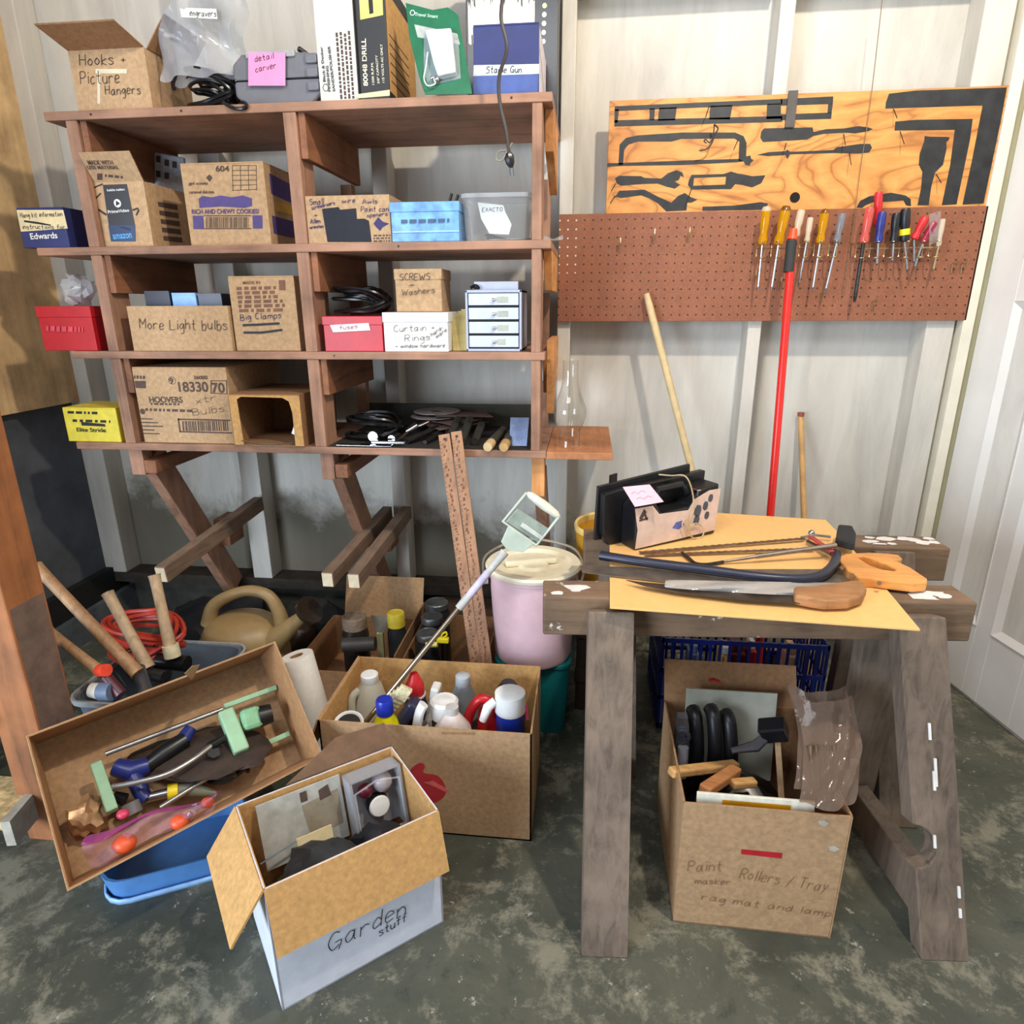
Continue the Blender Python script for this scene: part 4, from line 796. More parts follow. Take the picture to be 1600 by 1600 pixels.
mb = MB(); mb.box(x0, x0+0.006, y0, y1, zb, zt); mb.box(x1-0.006, x1, y0, y1, zb, zt); mb.box(x0, x1, y0, y1, zt-0.007, zt); mb.box(x0, x1, y0, y1, zb, zb+0.007); mb.box(x0, x1, y1-0.004, y1, zb, zt)
hh = (zt-zb-0.014)/4
mb.build('case', LG, t, bevel=0.0012)
for i in range(4):
    z0 = zb+0.007+hh*i
    MB().box(x0+0.006, x1-0.006, y0+0.006, y1-0.006, z0, z0+0.003).build('divider', INK, t)
    d = MB().box(x0+0.0085, x1-0.0085, y0+0.001, y1-0.01, z0+0.0045, z0+hh-0.0018).build('drawer', mat('drawer_front', (196, 204, 222), 0.35, 0, 0.03), t, bevel=0.001)
    cxk, czk = (x0+x1)/2+0.001, z0+hh/2
    MB().ball((cxk, y0-0.004, czk), 0.0052).build('knob', CHROME, d, smooth=True)
    w = 0.03 if i else 0.022
    mb = MB(); mb.box(cxk+0.009, cxk+0.009+w, y0+0.0002, y0+0.0009, czk-0.007, czk+0.008); mb.build('label_strip', mat('dull_tape', (170, 172, 160), 0.6), d)
MB().box(x0+0.02, x1-0.012, y0+0.03, y1-0.02, zt+0.0005, zt+0.022).build('small_box', LG, None, bevel=0.001, label='small pale box lying on the drawer unit', cat='box')
MB().tube(spline([(x0+0.012, y0+0.02, zt+0.006), (x0+0.024, y0+0.025, zt+0.012), (x0+0.034, y0+0.02, zt+0.006), (x0+0.024, y0+0.012, zt+0.006)]), 0.0042, 6).build('bit_clip', BLACKP, None, smooth=True, label='small black clip on the drawer unit', cat='clip')
# --- fourth shelf
t, f, r, B = cart('yellow_box', 'yellow printed box outside the left upright of fourth shelf', (108, 690), (190, 692), 637, S4, -0.50, 0.14, mat('yellow_card', (222, 204, 62), 0.5, 0, 0.08), h=0.104)
mb = MB(); f.print(mb, 'Elite Stride', z3((420, 1092))[0], z3((578, 1096))[0], 6); greek(f, mb, z3((368, 995))[0], z3((545, 1000))[0], 4, 6, 2); f.polypx(mb, z3((440, 1040), (570, 1052), (575, 1066), (445, 1060))); greek(f, mb, z3((395, 1040))[0], z3((600, 1046))[0], 4, 5, 7); mb.build('printed_text', INK, t)
t, f, r, B = cart('supply_case', 'large tan case printed 18330 70 on fourth shelf', (210, 690), (368, 691), 574, S4, -0.495, 0.33, CARD2)
mb = MB(); f.print(mb, '18330', z3((975, 875))[0], z3((1135, 875))[0], 15); f.print(mb, '70', z3((1155, 880))[0], z3((1225, 880))[0], 15); f.print(mb, '36000', z3((1055, 808))[0], z3((1130, 808))[0], 5.5)
for q in (((1145, 815), (1232, 815), (1232, 819), (1145, 819)), ((1145, 882), (1235, 886), (1235, 890), (1145, 886)), ((1145, 815), (1150, 815), (1150, 886), (1145, 886)), ((1229, 815), (1234, 815), (1237, 888), (1232, 888))): f.polypx(mb, z3(*q))
c = f.px(z3((935, 815))[0]); mb.tube([f.P(c[0]+0.011*math.cos(k*0.4), c[1]+0.011*math.sin(k*0.4), 0.0004) for k in range(16)], 0.0007, 4, closed=True); f.print(mb, '9', z3((925, 832))[0], z3((945, 832))[0], 9)
greek(f, mb, z3((728, 805))[0], z3((792, 808))[0], 5, 4, 3); f.polypx(mb, z3((732, 818), (792, 818), (794, 858), (738, 856)))
f.print(mb, 'HOOVERS', z3((815, 935))[0], z3((995, 935))[0], 9); greek(f, mb, z3((820, 948))[0], z3((975, 950))[0], 3, 7, 1); greek(f, mb, z3((790, 980))[0], z3((1045, 988))[0], 4, 9, 4)
for i in range(5): f.polypx(mb, z3((768+3*i, 1020+20*i), (830+(i % 3)*25+3*i, 1022+20*i), (830+(i % 3)*25+3*i, 1028+20*i), (768+3*i, 1026+20*i)))
c = f.px(z3((775, 984))[0]); f.poly(mb, [(c[0]+0.0085*math.cos(k*0.5), c[1]+0.0085*math.sin(k*0.5)) for k in range(12)])
for q in (((965, 1022), (1252, 1028), (1252, 1036), (967, 1030)), ((978, 1090), (1262, 1097), (1262, 1104), (978, 1097)), ((965, 1022), (973, 1022), (984, 1096), (976, 1096))): f.polypx(mb, z3(*q))
rr = random.Random(2); x = 990
while x < 1240: w = rr.uniform(2, 8); f.polypx(mb, z3((x, 1036), (x+w, 1036), (x+w+5, 1090), (x+5, 1090))); x += w+rr.uniform(2, 7)
mb.build('printed_text', INK_S, t)
write(t, f, 'handwriting', INK_S, ('xtr', z3((1070, 945))[0], z3((1175, 920))[0], 9), ('Bulbs', z3((1050, 1005))[0], z3((1220, 985))[0], 10), w=0.0012)
# dark carton lying open to the front
a, b = at(372, 700, y=-0.50), at(483, 705, y=-0.50); zt = at(430, 617, y=-0.5).z
t = thing('open_front_carton', 'brown carton lying on its side with its front torn open on fourth shelf', 'box', ((a.x+b.x)/2, -0.38, S4))
x0, x1 = a.x-0.001, b.x-0.006; mb = MB(); ya = -0.515
mb.box(x0, x1, ya, -0.25, S4+0.0003, S4+0.0033); mb.box(x0, x0+0.003, ya, -0.25, S4+0.0033, zt); mb.box(x1-0.003, x1, ya, -0.25, S4+0.0033, zt); mb.box(x0, x1, ya, -0.25, zt, zt+0.003); mb.box(x0, x1, -0.253, -0.25, S4+0.003, zt)
mb.build('body', CARD_D, t)
arch = [(x0+0.003, S4+0.0035), (x0+0.03, S4+0.0035), (x0+0.026, zt-0.012), (x0+0.04, zt-0.004), (x1-0.05, zt-0.006), (x1-0.032, zt-0.016), (x1-0.025, zt-0.05), (x1-0.026, S4+0.0035), (x1, S4+0.0035), (x1, zt), (x0+0.003, zt)]
MB().prism([(x, ya-0.002, z) for x, z in arch], (0, 0.003, 0)).build('torn_front', CARD_O, t, label='torn golden front edge')
MB().tube(spline([(x0+0.03, ya-0.01, S4+0.018), ((x0+x1)/2, ya-0.022, S4+0.010), (x1-0.03, ya-0.012, S4+0.014)]), 0.0022, 6).build('packing_wire', STEEL, None, label='thin bowed wire in the mouth of the open brown carton', cat='wire')
m_ = thing('caulk_tool', 'silver and black tool inside the open brown carton', 'tool', (x1-0.05, -0.42, S4+0.004))
MB().beam((x1-0.062, -0.44, S4+0.02), (x1-0.036, -0.44, S4+0.08), 0.014, 0.02).build('shank', STEEL, m_, bevel=0.003)
MB().beam((x1-0.06, -0.44, S4+0.012), (x1-0.02, -0.43, S4+0.024), 0.02, 0.02).build('grip', BLACKP, m_, bevel=0.004)
# tools in the bay at right
MB().box(-0.745, -0.155, -0.505, -0.13, S4+0.0002, S4+0.0012).build('dark_bay_sheet', mat('dark_bay_sheet', (44, 42, 38), 0.8), sh, label='dark sheet added under the tools to darken the bay')  # sheet added over the shelf board to darken the tool bay
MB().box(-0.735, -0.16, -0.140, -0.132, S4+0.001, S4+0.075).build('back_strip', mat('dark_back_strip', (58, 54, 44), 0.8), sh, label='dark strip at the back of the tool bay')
def zt2(*p): return [(510+x/4.706, 610+y/4.706) for x, y in p]
def shp(px, py, y, dz=0.0): p = at(px, py, y=y); p.z = max(p.z, S4+dz); return p
coil('coiled_lead', 'coiled black lead lying at left among the tools on fourth shelf', 'cord', (at(585, 690, y=-0.40).x, -0.38, S4+0.002), 0.068, 0.006, 8, CORD, 0.75, seed=6, hz=0.065)
t = thing('flat_trowel', 'bright flat steel trowel lying along the front of fourth shelf', 'trowel', shp(570, 696, -0.49))
MB().beam(shp(528, 694, -0.49, 0.004), shp(614, 698, -0.49, 0.004), 0.03, 0.003).build('blade', CHROME, t, bevel=0.001)
MB().beam(shp(580, 694, -0.49, 0.013), shp(634, 697, -0.49, 0.013), 0.011, 0.010).build('grip', CHROME, t, bevel=0.003)
for k, (p, r_) in enumerate((((583, 682), 0.0155), ((612, 686), 0.012))):
    a = shp(*p, -0.465, r_+0.002); t = thing('pipe_fitting', ('round silver capped fitting in the black lead', 'small silver ball knob beside the round fitting')[k], 'fitting', a-Vector((0, 0, r_)))
    MB().tube([a, a+Vector((0.004, 0.05, 0))], r_, 14).build('barrel', BLACKP, t, smooth=True)
    MB().tube([a+Vector((0, -0.003, 0)), a], r_*0.95, 14).build('cap', CHROME, t, smooth=True)
t = thing('ratchet', 'chrome ratchet handle angled up across the tools on fourth shelf', 'wrench', shp(620, 692, -0.44))
MB().tube([shp(617, 692, -0.46, 0.006), shp(640, 672, -0.40, 0.03)], 0.0048, 10).build('shaft', CHROME, t, smooth=True)
MB().tube([shp(634, 675, -0.41), shp(650, 666, -0.39), shp(654, 667, -0.385)], [0.007, 0.012, 0.005], 10).build('head', CHROME, t, smooth=True)
MB().tube([shp(654, 666, -0.385), shp(669, 659, -0.36)], [0.006, 0.007], 10).build('sleeve', CHROME, t, smooth=True)
a = shp(700, 650, -0.28, 0.05); t = thing('sanding_discs', 'pile of brown sandpaper sheets and discs at the back of fourth shelf', 'sandpaper', (a.x, -0.25, S4))
rr = random.Random(8)
for k in range(7):
    c = Vector((a.x+rr.uniform(-0.05, 0.05), -0.25+rr.uniform(-0.03, 0.03), S4+0.03+0.006*k)); an = rr.uniform(0, 3)
    if k % 2: MB(Matrix.Translation(c) @ Euler((rr.uniform(-.05, .05), rr.uniform(-.06, .06), an)).to_matrix().to_4x4()).box(-0.09, 0.09, -0.06, 0.06, 0, 0.0012).build('sheet', mat('brown_sandpaper', (112, 84, 72), 0.9), t)
    else: MB(Matrix.Translation(c)).lathe([(0.02, 0), (0.075, 0), (0.075, 0.0015), (0.02, 0.0015), (0.02, 0)], None, 20).build('disc', mat('grey_sandpaper', (150, 140, 134), 0.8), t)
MB().box(a.x-0.06, a.x+0.06, -0.31, -0.19, S4+0.0005, S4+0.029).build('block', IRON, t, bevel=0.004)
for k, (p, q, r_) in enumerate((((636, 694), (684, 668), 0.009), ((664, 697), (694, 681), 0.007), ((700, 690), (716, 655), 0.012), ((722, 692), (734, 655), 0.012), ((742, 690), (752, 664), 0.012))):
    MB().tube([shp(*p, -0.46, r_+0.001), shp(*q, -0.335, r_+0.012)], r_, 10).build('file_grip', IRON if k < 2 else mat('green_black_grip', (46, 46, 40), 0.6), None, smooth=True, label=('long dark file lying left of the two rulers', 'short dark file beside the ratchet', 'first dark grip behind the rulers, nearest them', 'second dark grip behind the rulers', 'third dark grip just left of the pale dowel ends')[k], cat='tool')
for k, (p, q) in enumerate((((762, 711), (786, 664)), ((787, 714), (802, 664)))):
    a = at(*p, y=-0.535); b = at(*q, y=-0.30); a.z = max(a.z, S4+0.014); b.z = S4+0.02; c = a.lerp(b, 0.22)
    t = thing('mallet', ('chisel with pale dowel handle end overhanging shelf edge, left of two', 'chisel with tan dowel handle end overhanging shelf edge, right of two')[k], 'chisel', c)
    MB().tube([a, a.lerp(c, 0.12), c], [0.0125, 0.014, 0.014], 14).build('handle_end', mat(('pale_dowel', 'tan_dowel')[k], ((206, 176, 132), (186, 148, 92))[k], 0.6, 0, 0.1, 40), t, smooth=True)
    MB().tube([c, b], [0.0142, 0.012], 12).build('sleeve', mat('dark_olive_grip', (58, 54, 46), 0.6), t, smooth=True)
a, b = shp(797, 688, -0.43, 0.002), shp(824, 670, -0.43)
MB().hexa([(a.x, -0.45, S4+0.0005), (b.x, -0.45, S4+0.0005), (b.x, -0.446, S4+0.0005), (a.x, -0.446, S4+0.0005), (a.x-0.002, -0.40, S4+0.075), (b.x+0.002, -0.40, S4+0.075), (b.x+0.002, -0.396, S4+0.075), (a.x-0.002, -0.396, S4+0.075)]).build('putty_knife', mat('blue_steel', (150, 168, 205), 0.25, 0.9), None, label='shiny bluish broad putty blade at right end of tool bay', cat='blade')
# lamp chimney on the end shelf
t_ = at(889, 700, y=-0.43); H = 0.245
o = MB().lathe([(0.030, 0), (0.0315, 0.002), (0.031, 0.004), (0.0305, 0.045), (0.034, 0.055), (0.041, 0.07), (0.046, 0.085), (0.048, 0.10), (0.047, 0.11), (0.044, 0.12), (0.038, 0.135), (0.032, 0.15), (0.028, 0.162), (0.025, 0.175), (0.023, 0.188), (0.022, 0.20), (0.0222, H-0.003), (0.0235, H)], M4((t_.x, -0.43, S4-0.0015)), 40)
o.build('lamp_chimney', GLASS, None, smooth=True, base=(t_.x, -0.43, S4-0.0015), label='clear glass oil lamp chimney standing on the short end shelf', cat='lamp chimney')
# ---------------------------------------------------------------- left rack of posts and planks
t = thing('storage_rack', 'old orange brown post with OSB and plank shelves at the left edge', 'rack', (-1.2, -1.15, 0))
MB().box(-1.280, -1.178, -1.205, -1.105, 0, 2.3).build('post', wood('orange_brown_post', (152, 96, 56), (104, 62, 34), 'z', 9, 0.7, 0.3), t, bevel=0.004)
MB().box(-1.1785, -1.1772, -1.199, -1.112, 0.26, 0.60).build('paint_patch', mat('grey_brown_paint', (112, 92, 82), 0.8, 0, 0.15, 25), t)
a, b = at(0, 1285, z=0.13), at(60, 1216, z=0.13)
MB().hexa([(a.x-0.9, a.y, 0.108), (a.x, a.y, 0.108), (b.x, b.y, 0.108), (b.x-0.6, b.y, 0.108), (a.x-0.9, a.y, 0.128), (a.x, a.y, 0.128), (b.x, b.y, 0.128), (b.x-0.6, b.y, 0.128)]).build('osb_plank', mat('osb_flakes', (196, 168, 118), 0.8, 0, 0.3, 60, 0.3), t)
MB().beam(a+Vector((0.012, 0, -0.03)), b+Vector((0.012, 0, -0.03)), 0.02, 0.065).build('edge_strip', mat('pale_grey_strip', (170, 164, 148), 0.7), t)
MB().box(-1.80, -1.285, -1.25, -1.02, 0.33, 0.355).build('plank', mat('grey_plank', (130, 118, 104), 0.8, 0, 0.2, 20), t, bevel=0.002)
# ---------------------------------------------------------------- saw horses
def sawhorse(label, A, B, legs, notch=False, ztop=0.645, h=0.085, w=0.085):
    A = Vector(A); B = Vector(B); u = (B-A).normalized(); n = Vector((-u.y, u.x, 0)); mid = (A+B)/2
    t = thing('sawhorse', label, 'sawhorse', (mid.x, mid.y, 0), 'weathered wooden sawhorses')
    MB().beam((A.x, A.y, ztop-h/2), (B.x, B.y, ztop-h/2), w, h).build('top_beam', OLDWX, t, bevel=0.004)
    for i, (top, base) in enumerate(legs):
        top = Vector(top); base = Vector(base); d = (top-base).normalized(); L = (top-base).length
        out = n if base.y > mid.y else -n
        side = u; f = d.cross(side).normalized()
        ww, tt = 0.088, 0.042
        prof = [(-ww/2, -0.0), (ww/2, 0.0), (ww/2, L), (-ww/2, L)]
        if notch and i == 1:
            prof = [(-ww/2, 0), (ww/2, 0), (ww/2, L), (-ww/2, L)]+[(-ww/2+0.042*math.cos(a), 0.215+0.042*math.sin(a)) for a in [math.pi/2-k*math.pi/8 for k in range(9)]]
        P = [base+side*x+d*y-f*(tt/2) for x, y in prof]
        mb = MB(); mb.prism(P, f*tt)
        for v in mb.b.verts:
            if v.co.z < 0.012: v.co.z = 0.0
        mb.build('leg', OLDW, t, bevel=0.003)
    for s in (0, 1):
        f_, r_ = legs[s], legs[s+2]
        z = 0.07; pf = Vector(f_[1]).lerp(Vector(f_[0]), z/0.6); pr = Vector(r_[1]).lerp(Vector(r_[0]), z/0.6)
        o = u*(0.0)
        MB().beam(pf+o+(pr-pf).normalized()*0.03, pr+o-(pr-pf).normalized()*0.03, 0.04, 0.088).build('stretcher', OLDW, t, bevel=0.003)
        pf = Vector(f_[1]).lerp(Vector(f_[0]), 0.86); pr = Vector(r_[1]).lerp(Vector(r_[0]), 0.86)
        MB().beam(pf+(pr-pf).normalized()*0.025, pr-(pr-pf).normalized()*0.025, 0.03, 0.085).build('gusset', OLDW, t, bevel=0.003)
    return t
SH1 = sawhorse('front weathered wooden sawhorse carrying the yellow board, nearest the camera', (-0.076, -1.076, 0), (0.764, -1.018, 0),
         [((0.060, -1.125, 0.625), (0.066, -1.335, 0)), ((0.645, -1.085, 0.625), (0.712, -1.272, 0)), ((0.075, -1.02, 0.56), (0.115, -0.845, 0)), ((0.640, -0.98, 0.56), (0.672, -0.905, 0))], True)
SH2 = sawhorse('rear weathered wooden sawhorse behind, its white-stained end showing by the door', (0.005, -0.735, 0), (0.868, -0.712, 0),
         [((0.09, -0.765, 0.56), (0.075, -0.80, 0)), ((0.735, -0.758, 0.635), (0.775, -0.93, 0)), ((0.10, -0.672, 0.56), (0.09, -0.60, 0)), ((0.74, -0.66, 0.56), (0.785, -0.52, 0))])
SPL = mat('white_paint_splash', (222, 220, 216), 0.6, 0, 0.05)
def splash(t, x0, x1, y0, y1, n, seed, z=0.645):
    rd = random.Random(seed); mb = MB()
    for k in range(n):
        cx, cy = rd.uniform(x0, x1), rd.uniform(y0, y1); r = rd.uniform(0.008, 0.022)
        P = [(min(max(cx+r*1.3*rd.uniform(0.6, 1.2)*math.cos(a*0.7), x0), x1), min(max(cy+r*0.8*rd.uniform(0.6, 1.2)*math.sin(a*0.7), y0), y1), z+0.0001*k) for a in range(9)]
        mb.prism(P, (0, 0, 0.0004))
    mb.build('paint_splash', SPL, t)
splash(SH1, 0.65, 0.755, -1.055, -0.985, 9, 3); splash(SH1, -0.07, 0.03, -1.105, -1.05, 3, 4); splash(SH2, 0.68, 0.86, -0.745, -0.68, 12, 5)
for k, (px, py, l) in enumerate(((1452, 1130, 26), (1461, 1185, 44), (1459, 1205, 30), (1460, 1305, 20), (1498, 1385, 18), (1500, 1420, 14), (1418, 1060, 22), (1421, 1080, 16), (965, 1150, 8), (948, 1320, 6))):
    y = -1.085-(0.625-at(px, py, y=-1.17).z)*0.30; y = -1.11-0.298*(0.625-at(px, py, y=-1.2).z)
    a, b = at(px, py, y=y-0.006), at(px+l*0.05, py+l, y=y-0.006-l*0.0004)
    MB().beam(a, b, 0.0045, 0.003, (0, 1, 0)).build('paint_drip', SPL, SH1)
# yellow board across them
HB = mat('yellow_hardboard', (236, 186, 116), 0.55, 0, 0.03, 60, 0.02); ZB = 0.6497
pts = [at(*p, z=0.65) for p in ((953, 948), (1438, 983), (1345, 872), (1307, 829), (1290, 812))]+[Vector((0.30, -0.53, 0.65)), Vector((0.075, -0.54, 0.65))]
MB().prism([(p.x, p.y, 0.6456) for p in pts], (0, 0, 0.0041)).build('hardboard_sheet', HB, None, label='yellow tan hardboard sheet lying across the two sawhorses', cat='board', bevel=0.0006)
# ---------------------------------------------------------------- black case on the board
A = at(992, 861, z=ZB); Bp = at(1117, 834, z=ZB); ux = Bp-A; L = ux.length; FM = frame(A, ux, ux.cross(Vector((0, 0, -1)))); 
ux.normalize(); uy = Vector((0, 0, 1)).cross(ux)
FM = Matrix(((ux.x, uy.x, 0, A.x), (ux.y, uy.y, 0, A.y), (0, 0, 1, ZB+0.001), (0, 0, 0, 1)))
t = thing('tool_case', 'black plastic tool case with pink note and tied string on the yellow board', 'case', FM)
zt = hitplane(1127, 752, Bp, uy).z-ZB; 
D = 0.105
MB(FM).prism([(x, 0.0, z) for x, z in ((0, 0), (L, 0), (L, zt*0.96), (L*0.74, zt*0.9), (L*0.66, zt*0.62), (L*0.30, zt*0.58), (L*0.22, zt*0.80), (0.012, zt*0.82), (0, zt*0.74))], (0, D*0.55, 0)).build('front_shell', BLACKP, t, bevel=0.005)
MB(FM).prism([(x, D*0.55, z) for x, z in ((-0.035, 0.0), (L, 0), (L+0.008, zt*1.10), (0.0, zt*1.0), (-0.05, zt*0.95), (-0.05, 0.03))], (0, D*0.2, 0)).build('back_shell', BLACKP, t, bevel=0.004)
MB(FM).prism([(x, D*0.75, z) for x, z in ((-0.06, 0.01), (L*0.95, 0.0), (L*0.9, zt*1.22), (-0.055, zt*1.06))], (0, 0.008, 0)).build('lid_plate', BLACKP, t, bevel=0.003)
MB(FM).tube([(L*0.28, D*0.3, zt*0.70), (L*0.33, D*0.3, zt*0.95), (L*0.62, D*0.3, zt*0.98), (L*0.70, D*0.3, zt*0.80)], 0.009, 8).build('handle', BLACKP, t, smooth=True)
MB(FM).prism([(x, D*0.76, z) for x, z in ((-0.02, zt*1.0), (0.0, zt*1.0), (0.0, zt*1.24), (-0.02, zt*1.22))], (0, 0.005, 0)).build('hanging_tab', BLACKP, t)
for x in (L*0.12, L*0.72): MB(FM).box(x, x+0.014, -0.0, 0.02, zt*0.78, zt*0.9).build('latch', CHROME, t, bevel=0.002)
f = Face(A, ux, (0, 0, 1)); f.o = A+Vector((0, 0, 0))-uy*0.0005
lbl_ = paint(t, f, 'label_sheet', mat('pink_tan_label', (216, 190, 176), 0.5, 0, 0.06), [(992, 858), (996, 828), (992, 795), (1020, 790), (1030, 803), (1075, 797), (1085, 780), (1108, 766), (1126, 763), (1116, 828), (1060, 842)])
mb = MB()
for q in [((1090, 798), 12), ((1102, 790), 9), ((1110, 778), 8), ((1088, 812), 10), ((1104, 805), 8)]:
    c = f.px(q[0]); k = q[1]/1016*1.35; f.poly(mb, [(c[0]+k*math.cos(a*0.9)*(0.7+0.3*((a*7) % 3)/2), c[1]+k*math.sin(a*0.9)) for a in range(7)], 0.0009)
mb.build('label_photo', mat('slate_print', (74, 80, 90), 0.5), lbl_)
mb = MB(); greek(f, mb, (994, 838), (1040, 826), 3, 4, 2); greek(f, mb, (993, 845), (1048, 833), 2, 5, 3); mb.build('label_print', INK_S, lbl_)
mb = MB(); f.polypx(mb, [(1006, 795), (1010, 800), (1002, 812), (998, 810)], 0.0008); f.polypx(mb, [(1006, 795), (1012, 812), (1009, 813), (1005, 802)], 0.0008); f.polypx(mb, [(998, 812), (1012, 808), (1012, 811), (999, 815)], 0.0008)
mb.build('triangle_mark', INK_S, lbl_)
paint(lbl_, f, 'blue_spot', mat('blue_print', (90, 100, 170), 0.5), [(1050, 825), (1056, 816), (1066, 813), (1068, 820), (1060, 827)], off=0.0008)
na, nb, nc, nd = at(992, 792, y=A.y-0.015), at(1037, 784, y=A.y+0.005), at(1015, 757, y=A.y+0.02), at(973, 761, y=A.y+0.005)
mb = MB(); mb.sheet([[na, nb], [nd, nc]]); nt_ = mb.build('note', mat('pale_pink_note', (248, 186, 196), 0.7, 0, 0.03), t, solid=0.0006)
nf = Face(na, nb-na, nd-na); mb = MB()
for q in (((986, 772), (992, 768), (996, 772), (1002, 767), (1008, 769)), ((994, 780), (1000, 777), (1006, 780), (1012, 775), (1018, 777))): nf.stroke(mb, [nf.px(p) for p in q], 0.0009)
mb.build('handwriting', mat('rose_ink', (196, 120, 140), 0.7), nt_)
ST = mat('jute_string', (196, 172, 130), 0.8)
S_ = [hitplane(p[0], p[1], A-uy*0.006, uy) for p in ((1073, 835), (1081, 800), (1083, 775), (1072, 745))]+[FM @ Vector((L*0.55, D*0.5, zt*1.12)), FM @ Vector((L*0.45, D*0.95, zt*1.1))]
MB().tube(spline(S_), 0.0018, 5).build('string', ST, t)
S_ = [hitplane(p[0], p[1], A-uy*0.008, uy) for p in ((1073, 835), (1066, 820), (1072, 812), (1080, 838), (1095, 840), (1100, 828), (1090, 818), (1078, 822))]
MB().tube(spline(S_), 0.0018, 5).build('string_bow', ST, t)
# ---------------------------------------------------------------- saws and bars lying on the board
def bd(px, py, dz): return at(px, py, z=ZB+dz)
t = thing('bow_saw', 'bow saw with curved dark blue tubular frame and red clamp on the yellow board', 'saw', bd(1150, 895, 0.0))
MB().tube(spline([bd(*p, 0.0165) for p in ((938, 868), (990, 876), (1060, 885), (1130, 894), (1200, 903), (1255, 905), (1285, 898), (1303, 882), (1307, 868), (1303, 864))], 5), 0.0105, 12).build('frame', mat('blue_black_tube', (44, 46, 62), 0.35, 0.3, 0.1), t, smooth=True)
MB().beam(bd(1266, 838, 0.02), bd(1300, 862, 0.024), 0.013, 0.004).build('tension_lever', mat('faded_red_metal', (176, 60, 52), 0.5), t, bevel=0.001)
MB().tube([bd(1252, 840, 0.01), bd(1272, 836, 0.012), bd(1298, 839, 0.012)], 0.0035, 8).build('tension_bolt', STEEL, t, smooth=True)
MB().ball(bd(1268, 833, 0.015), 0.008).build('wing_nut', STEEL, t, smooth=True)
MB().tube([bd(1262, 846, 0.008), bd(1300, 866, 0.01)], 0.005, 8).build('clamp_bar', STEEL, t, smooth=True)
for k, (p, q, lab) in enumerate((((1000, 864), (1258, 842), 'rear rusty toothed saw blade by the black case on the board'), ((1008, 868), (1272, 858), 'front rusty toothed saw blade beside the bow saw tube'))):
    a, b = bd(*p, 0.004), bd(*q, 0.008); d = (b-a); Ln = d.length; d.normalize(); s_ = Vector((-d.y, d.x, 0)); n = 46
    top = [a+d*(Ln*i/n)+s_*(0.006 if i % 2 else 0.0095) for i in range(n+1)]; bot = [a+d*Ln-s_*0.004, a-s_*0.004]
    MB().prism(top+bot, (0, 0, 0.0012)).build('saw_blade', mat('rusty_steel', (122, 98, 74), 0.5, 0.6, 0.3, 60), None, label=lab, cat='saw blade')
t = thing('hooked_bar', 'slim grey metal bar with curved hook and black rubber foot on the board', 'tool', bd(1190, 875, 0))
MB().tube(spline([bd(*p, 0.006) for p in ((1066, 864), (1076, 872), (1086, 880), (1104, 882), (1130, 878))]), [0.004]*25, 8).build('hook', IRON, t, smooth=True)
MB().tube([bd(1128, 878, 0.006), bd(1180, 870, 0.016), bd(1182, 869.5, 0.016), bd(1306, 852, 0.034)], [0.003, 0.004, 0.0055, 0.006], 10).build('shaft', mat('brushed_grey', (146, 134, 124), 0.35, 0.8), t, smooth=True)
MB().prism([bd(*p, 0.018) for p in ((1304, 854), (1306, 840), (1308, 832), (1330, 834), (1336, 846), (1334, 862))], (0, 0, 0.022)).build('rubber_foot', RUBBER, t, bevel=0.005)
t = thing('hand_saw', 'carpenter hand saw with orange wooden handle and tapered grey blade on the board', 'saw', bd(1200, 905, 0))
MB().prism([bd(*p, 0.003) for p in ((906, 884), (960, 886), (1060, 890), (1310, 890), (1345, 920), (1300, 930), (1150, 922), (1040, 910), (960, 901), (910, 895))], (0, 0, 0.0012)).build('blade', mat('old_saw_steel', (150, 142, 130), 0.35, 0.8, 0.15, 30), t)
mb = MB(); mb.prism([bd(*p, 0.001) for p in ((1306, 884), (1320, 878), (1350, 876), (1385, 878), (1402, 880), (1408, 886), (1402, 889), (1395, 888), (1420, 900), (1446, 918), (1446, 924), (1425, 926), (1390, 922), (1360, 918), (1340, 917), (1322, 904))], (0, 0, 0.02), [[bd(*p, 0.001) for p in ((1338, 884), (1350, 882), (1380, 893), (1398, 903), (1394, 906), (1378, 904), (1356, 896))]])
mb.build('handle', wood('orange_saw_handle', (214, 148, 78), (176, 108, 48), 'x', 20, 0.45, 0.15), t, bevel=0.003)
for p in ((1332, 899), (1374, 911), (1316, 887)): MB().tube([bd(*p, 0.02), bd(*p, 0.0225)], 0.0045, 10).build('rivet', mat('dull_rivet', (120, 90, 60), 0.5, 0.3), t)
t = thing('pruning_saw', 'curved pruning saw with brown wooden handle and plastic-wrapped blade at front of the board', 'saw', bd(1200, 935, 0))
MB().prism([bd(*p, 0.010) for p in ((978, 907), (1000, 910), (1045, 914), (1150, 918), (1250, 930), (1250, 944), (1160, 938), (1060, 926), (1010, 917))], (0, 0, 0.0015)).build('blade', mat('dark_saw_steel', (84, 76, 68), 0.4, 0.7, 0.2, 40), t)
MB().prism([bd(*p, 0.0048) for p in ((1238, 932), (1262, 931), (1300, 926), (1330, 921), (1346, 924), (1352, 934), (1346, 945), (1325, 953), (1290, 954), (1260, 950), (1240, 946))], (0, 0, 0.022)).build('handle', wood('brown_saw_handle', (158, 112, 70), (108, 70, 42), 'x', 26, 0.6, 0.3), t, bevel=0.006, seg=3)
g = []
for i in range(16):
    k = i/15; a = Vector((1040+285*k, 906+5*k)); b = Vector((1038+260*k, 918+22*k-8*k*k))
    g.append([bd(a.x+(b.x-a.x)*j/5, a.y+(b.y-a.y)*j/5, 0.014+0.004*math.sin(j*1.2+i*0.9)+0.006*math.sin(math.pi*j/5)) for j in range(6)])
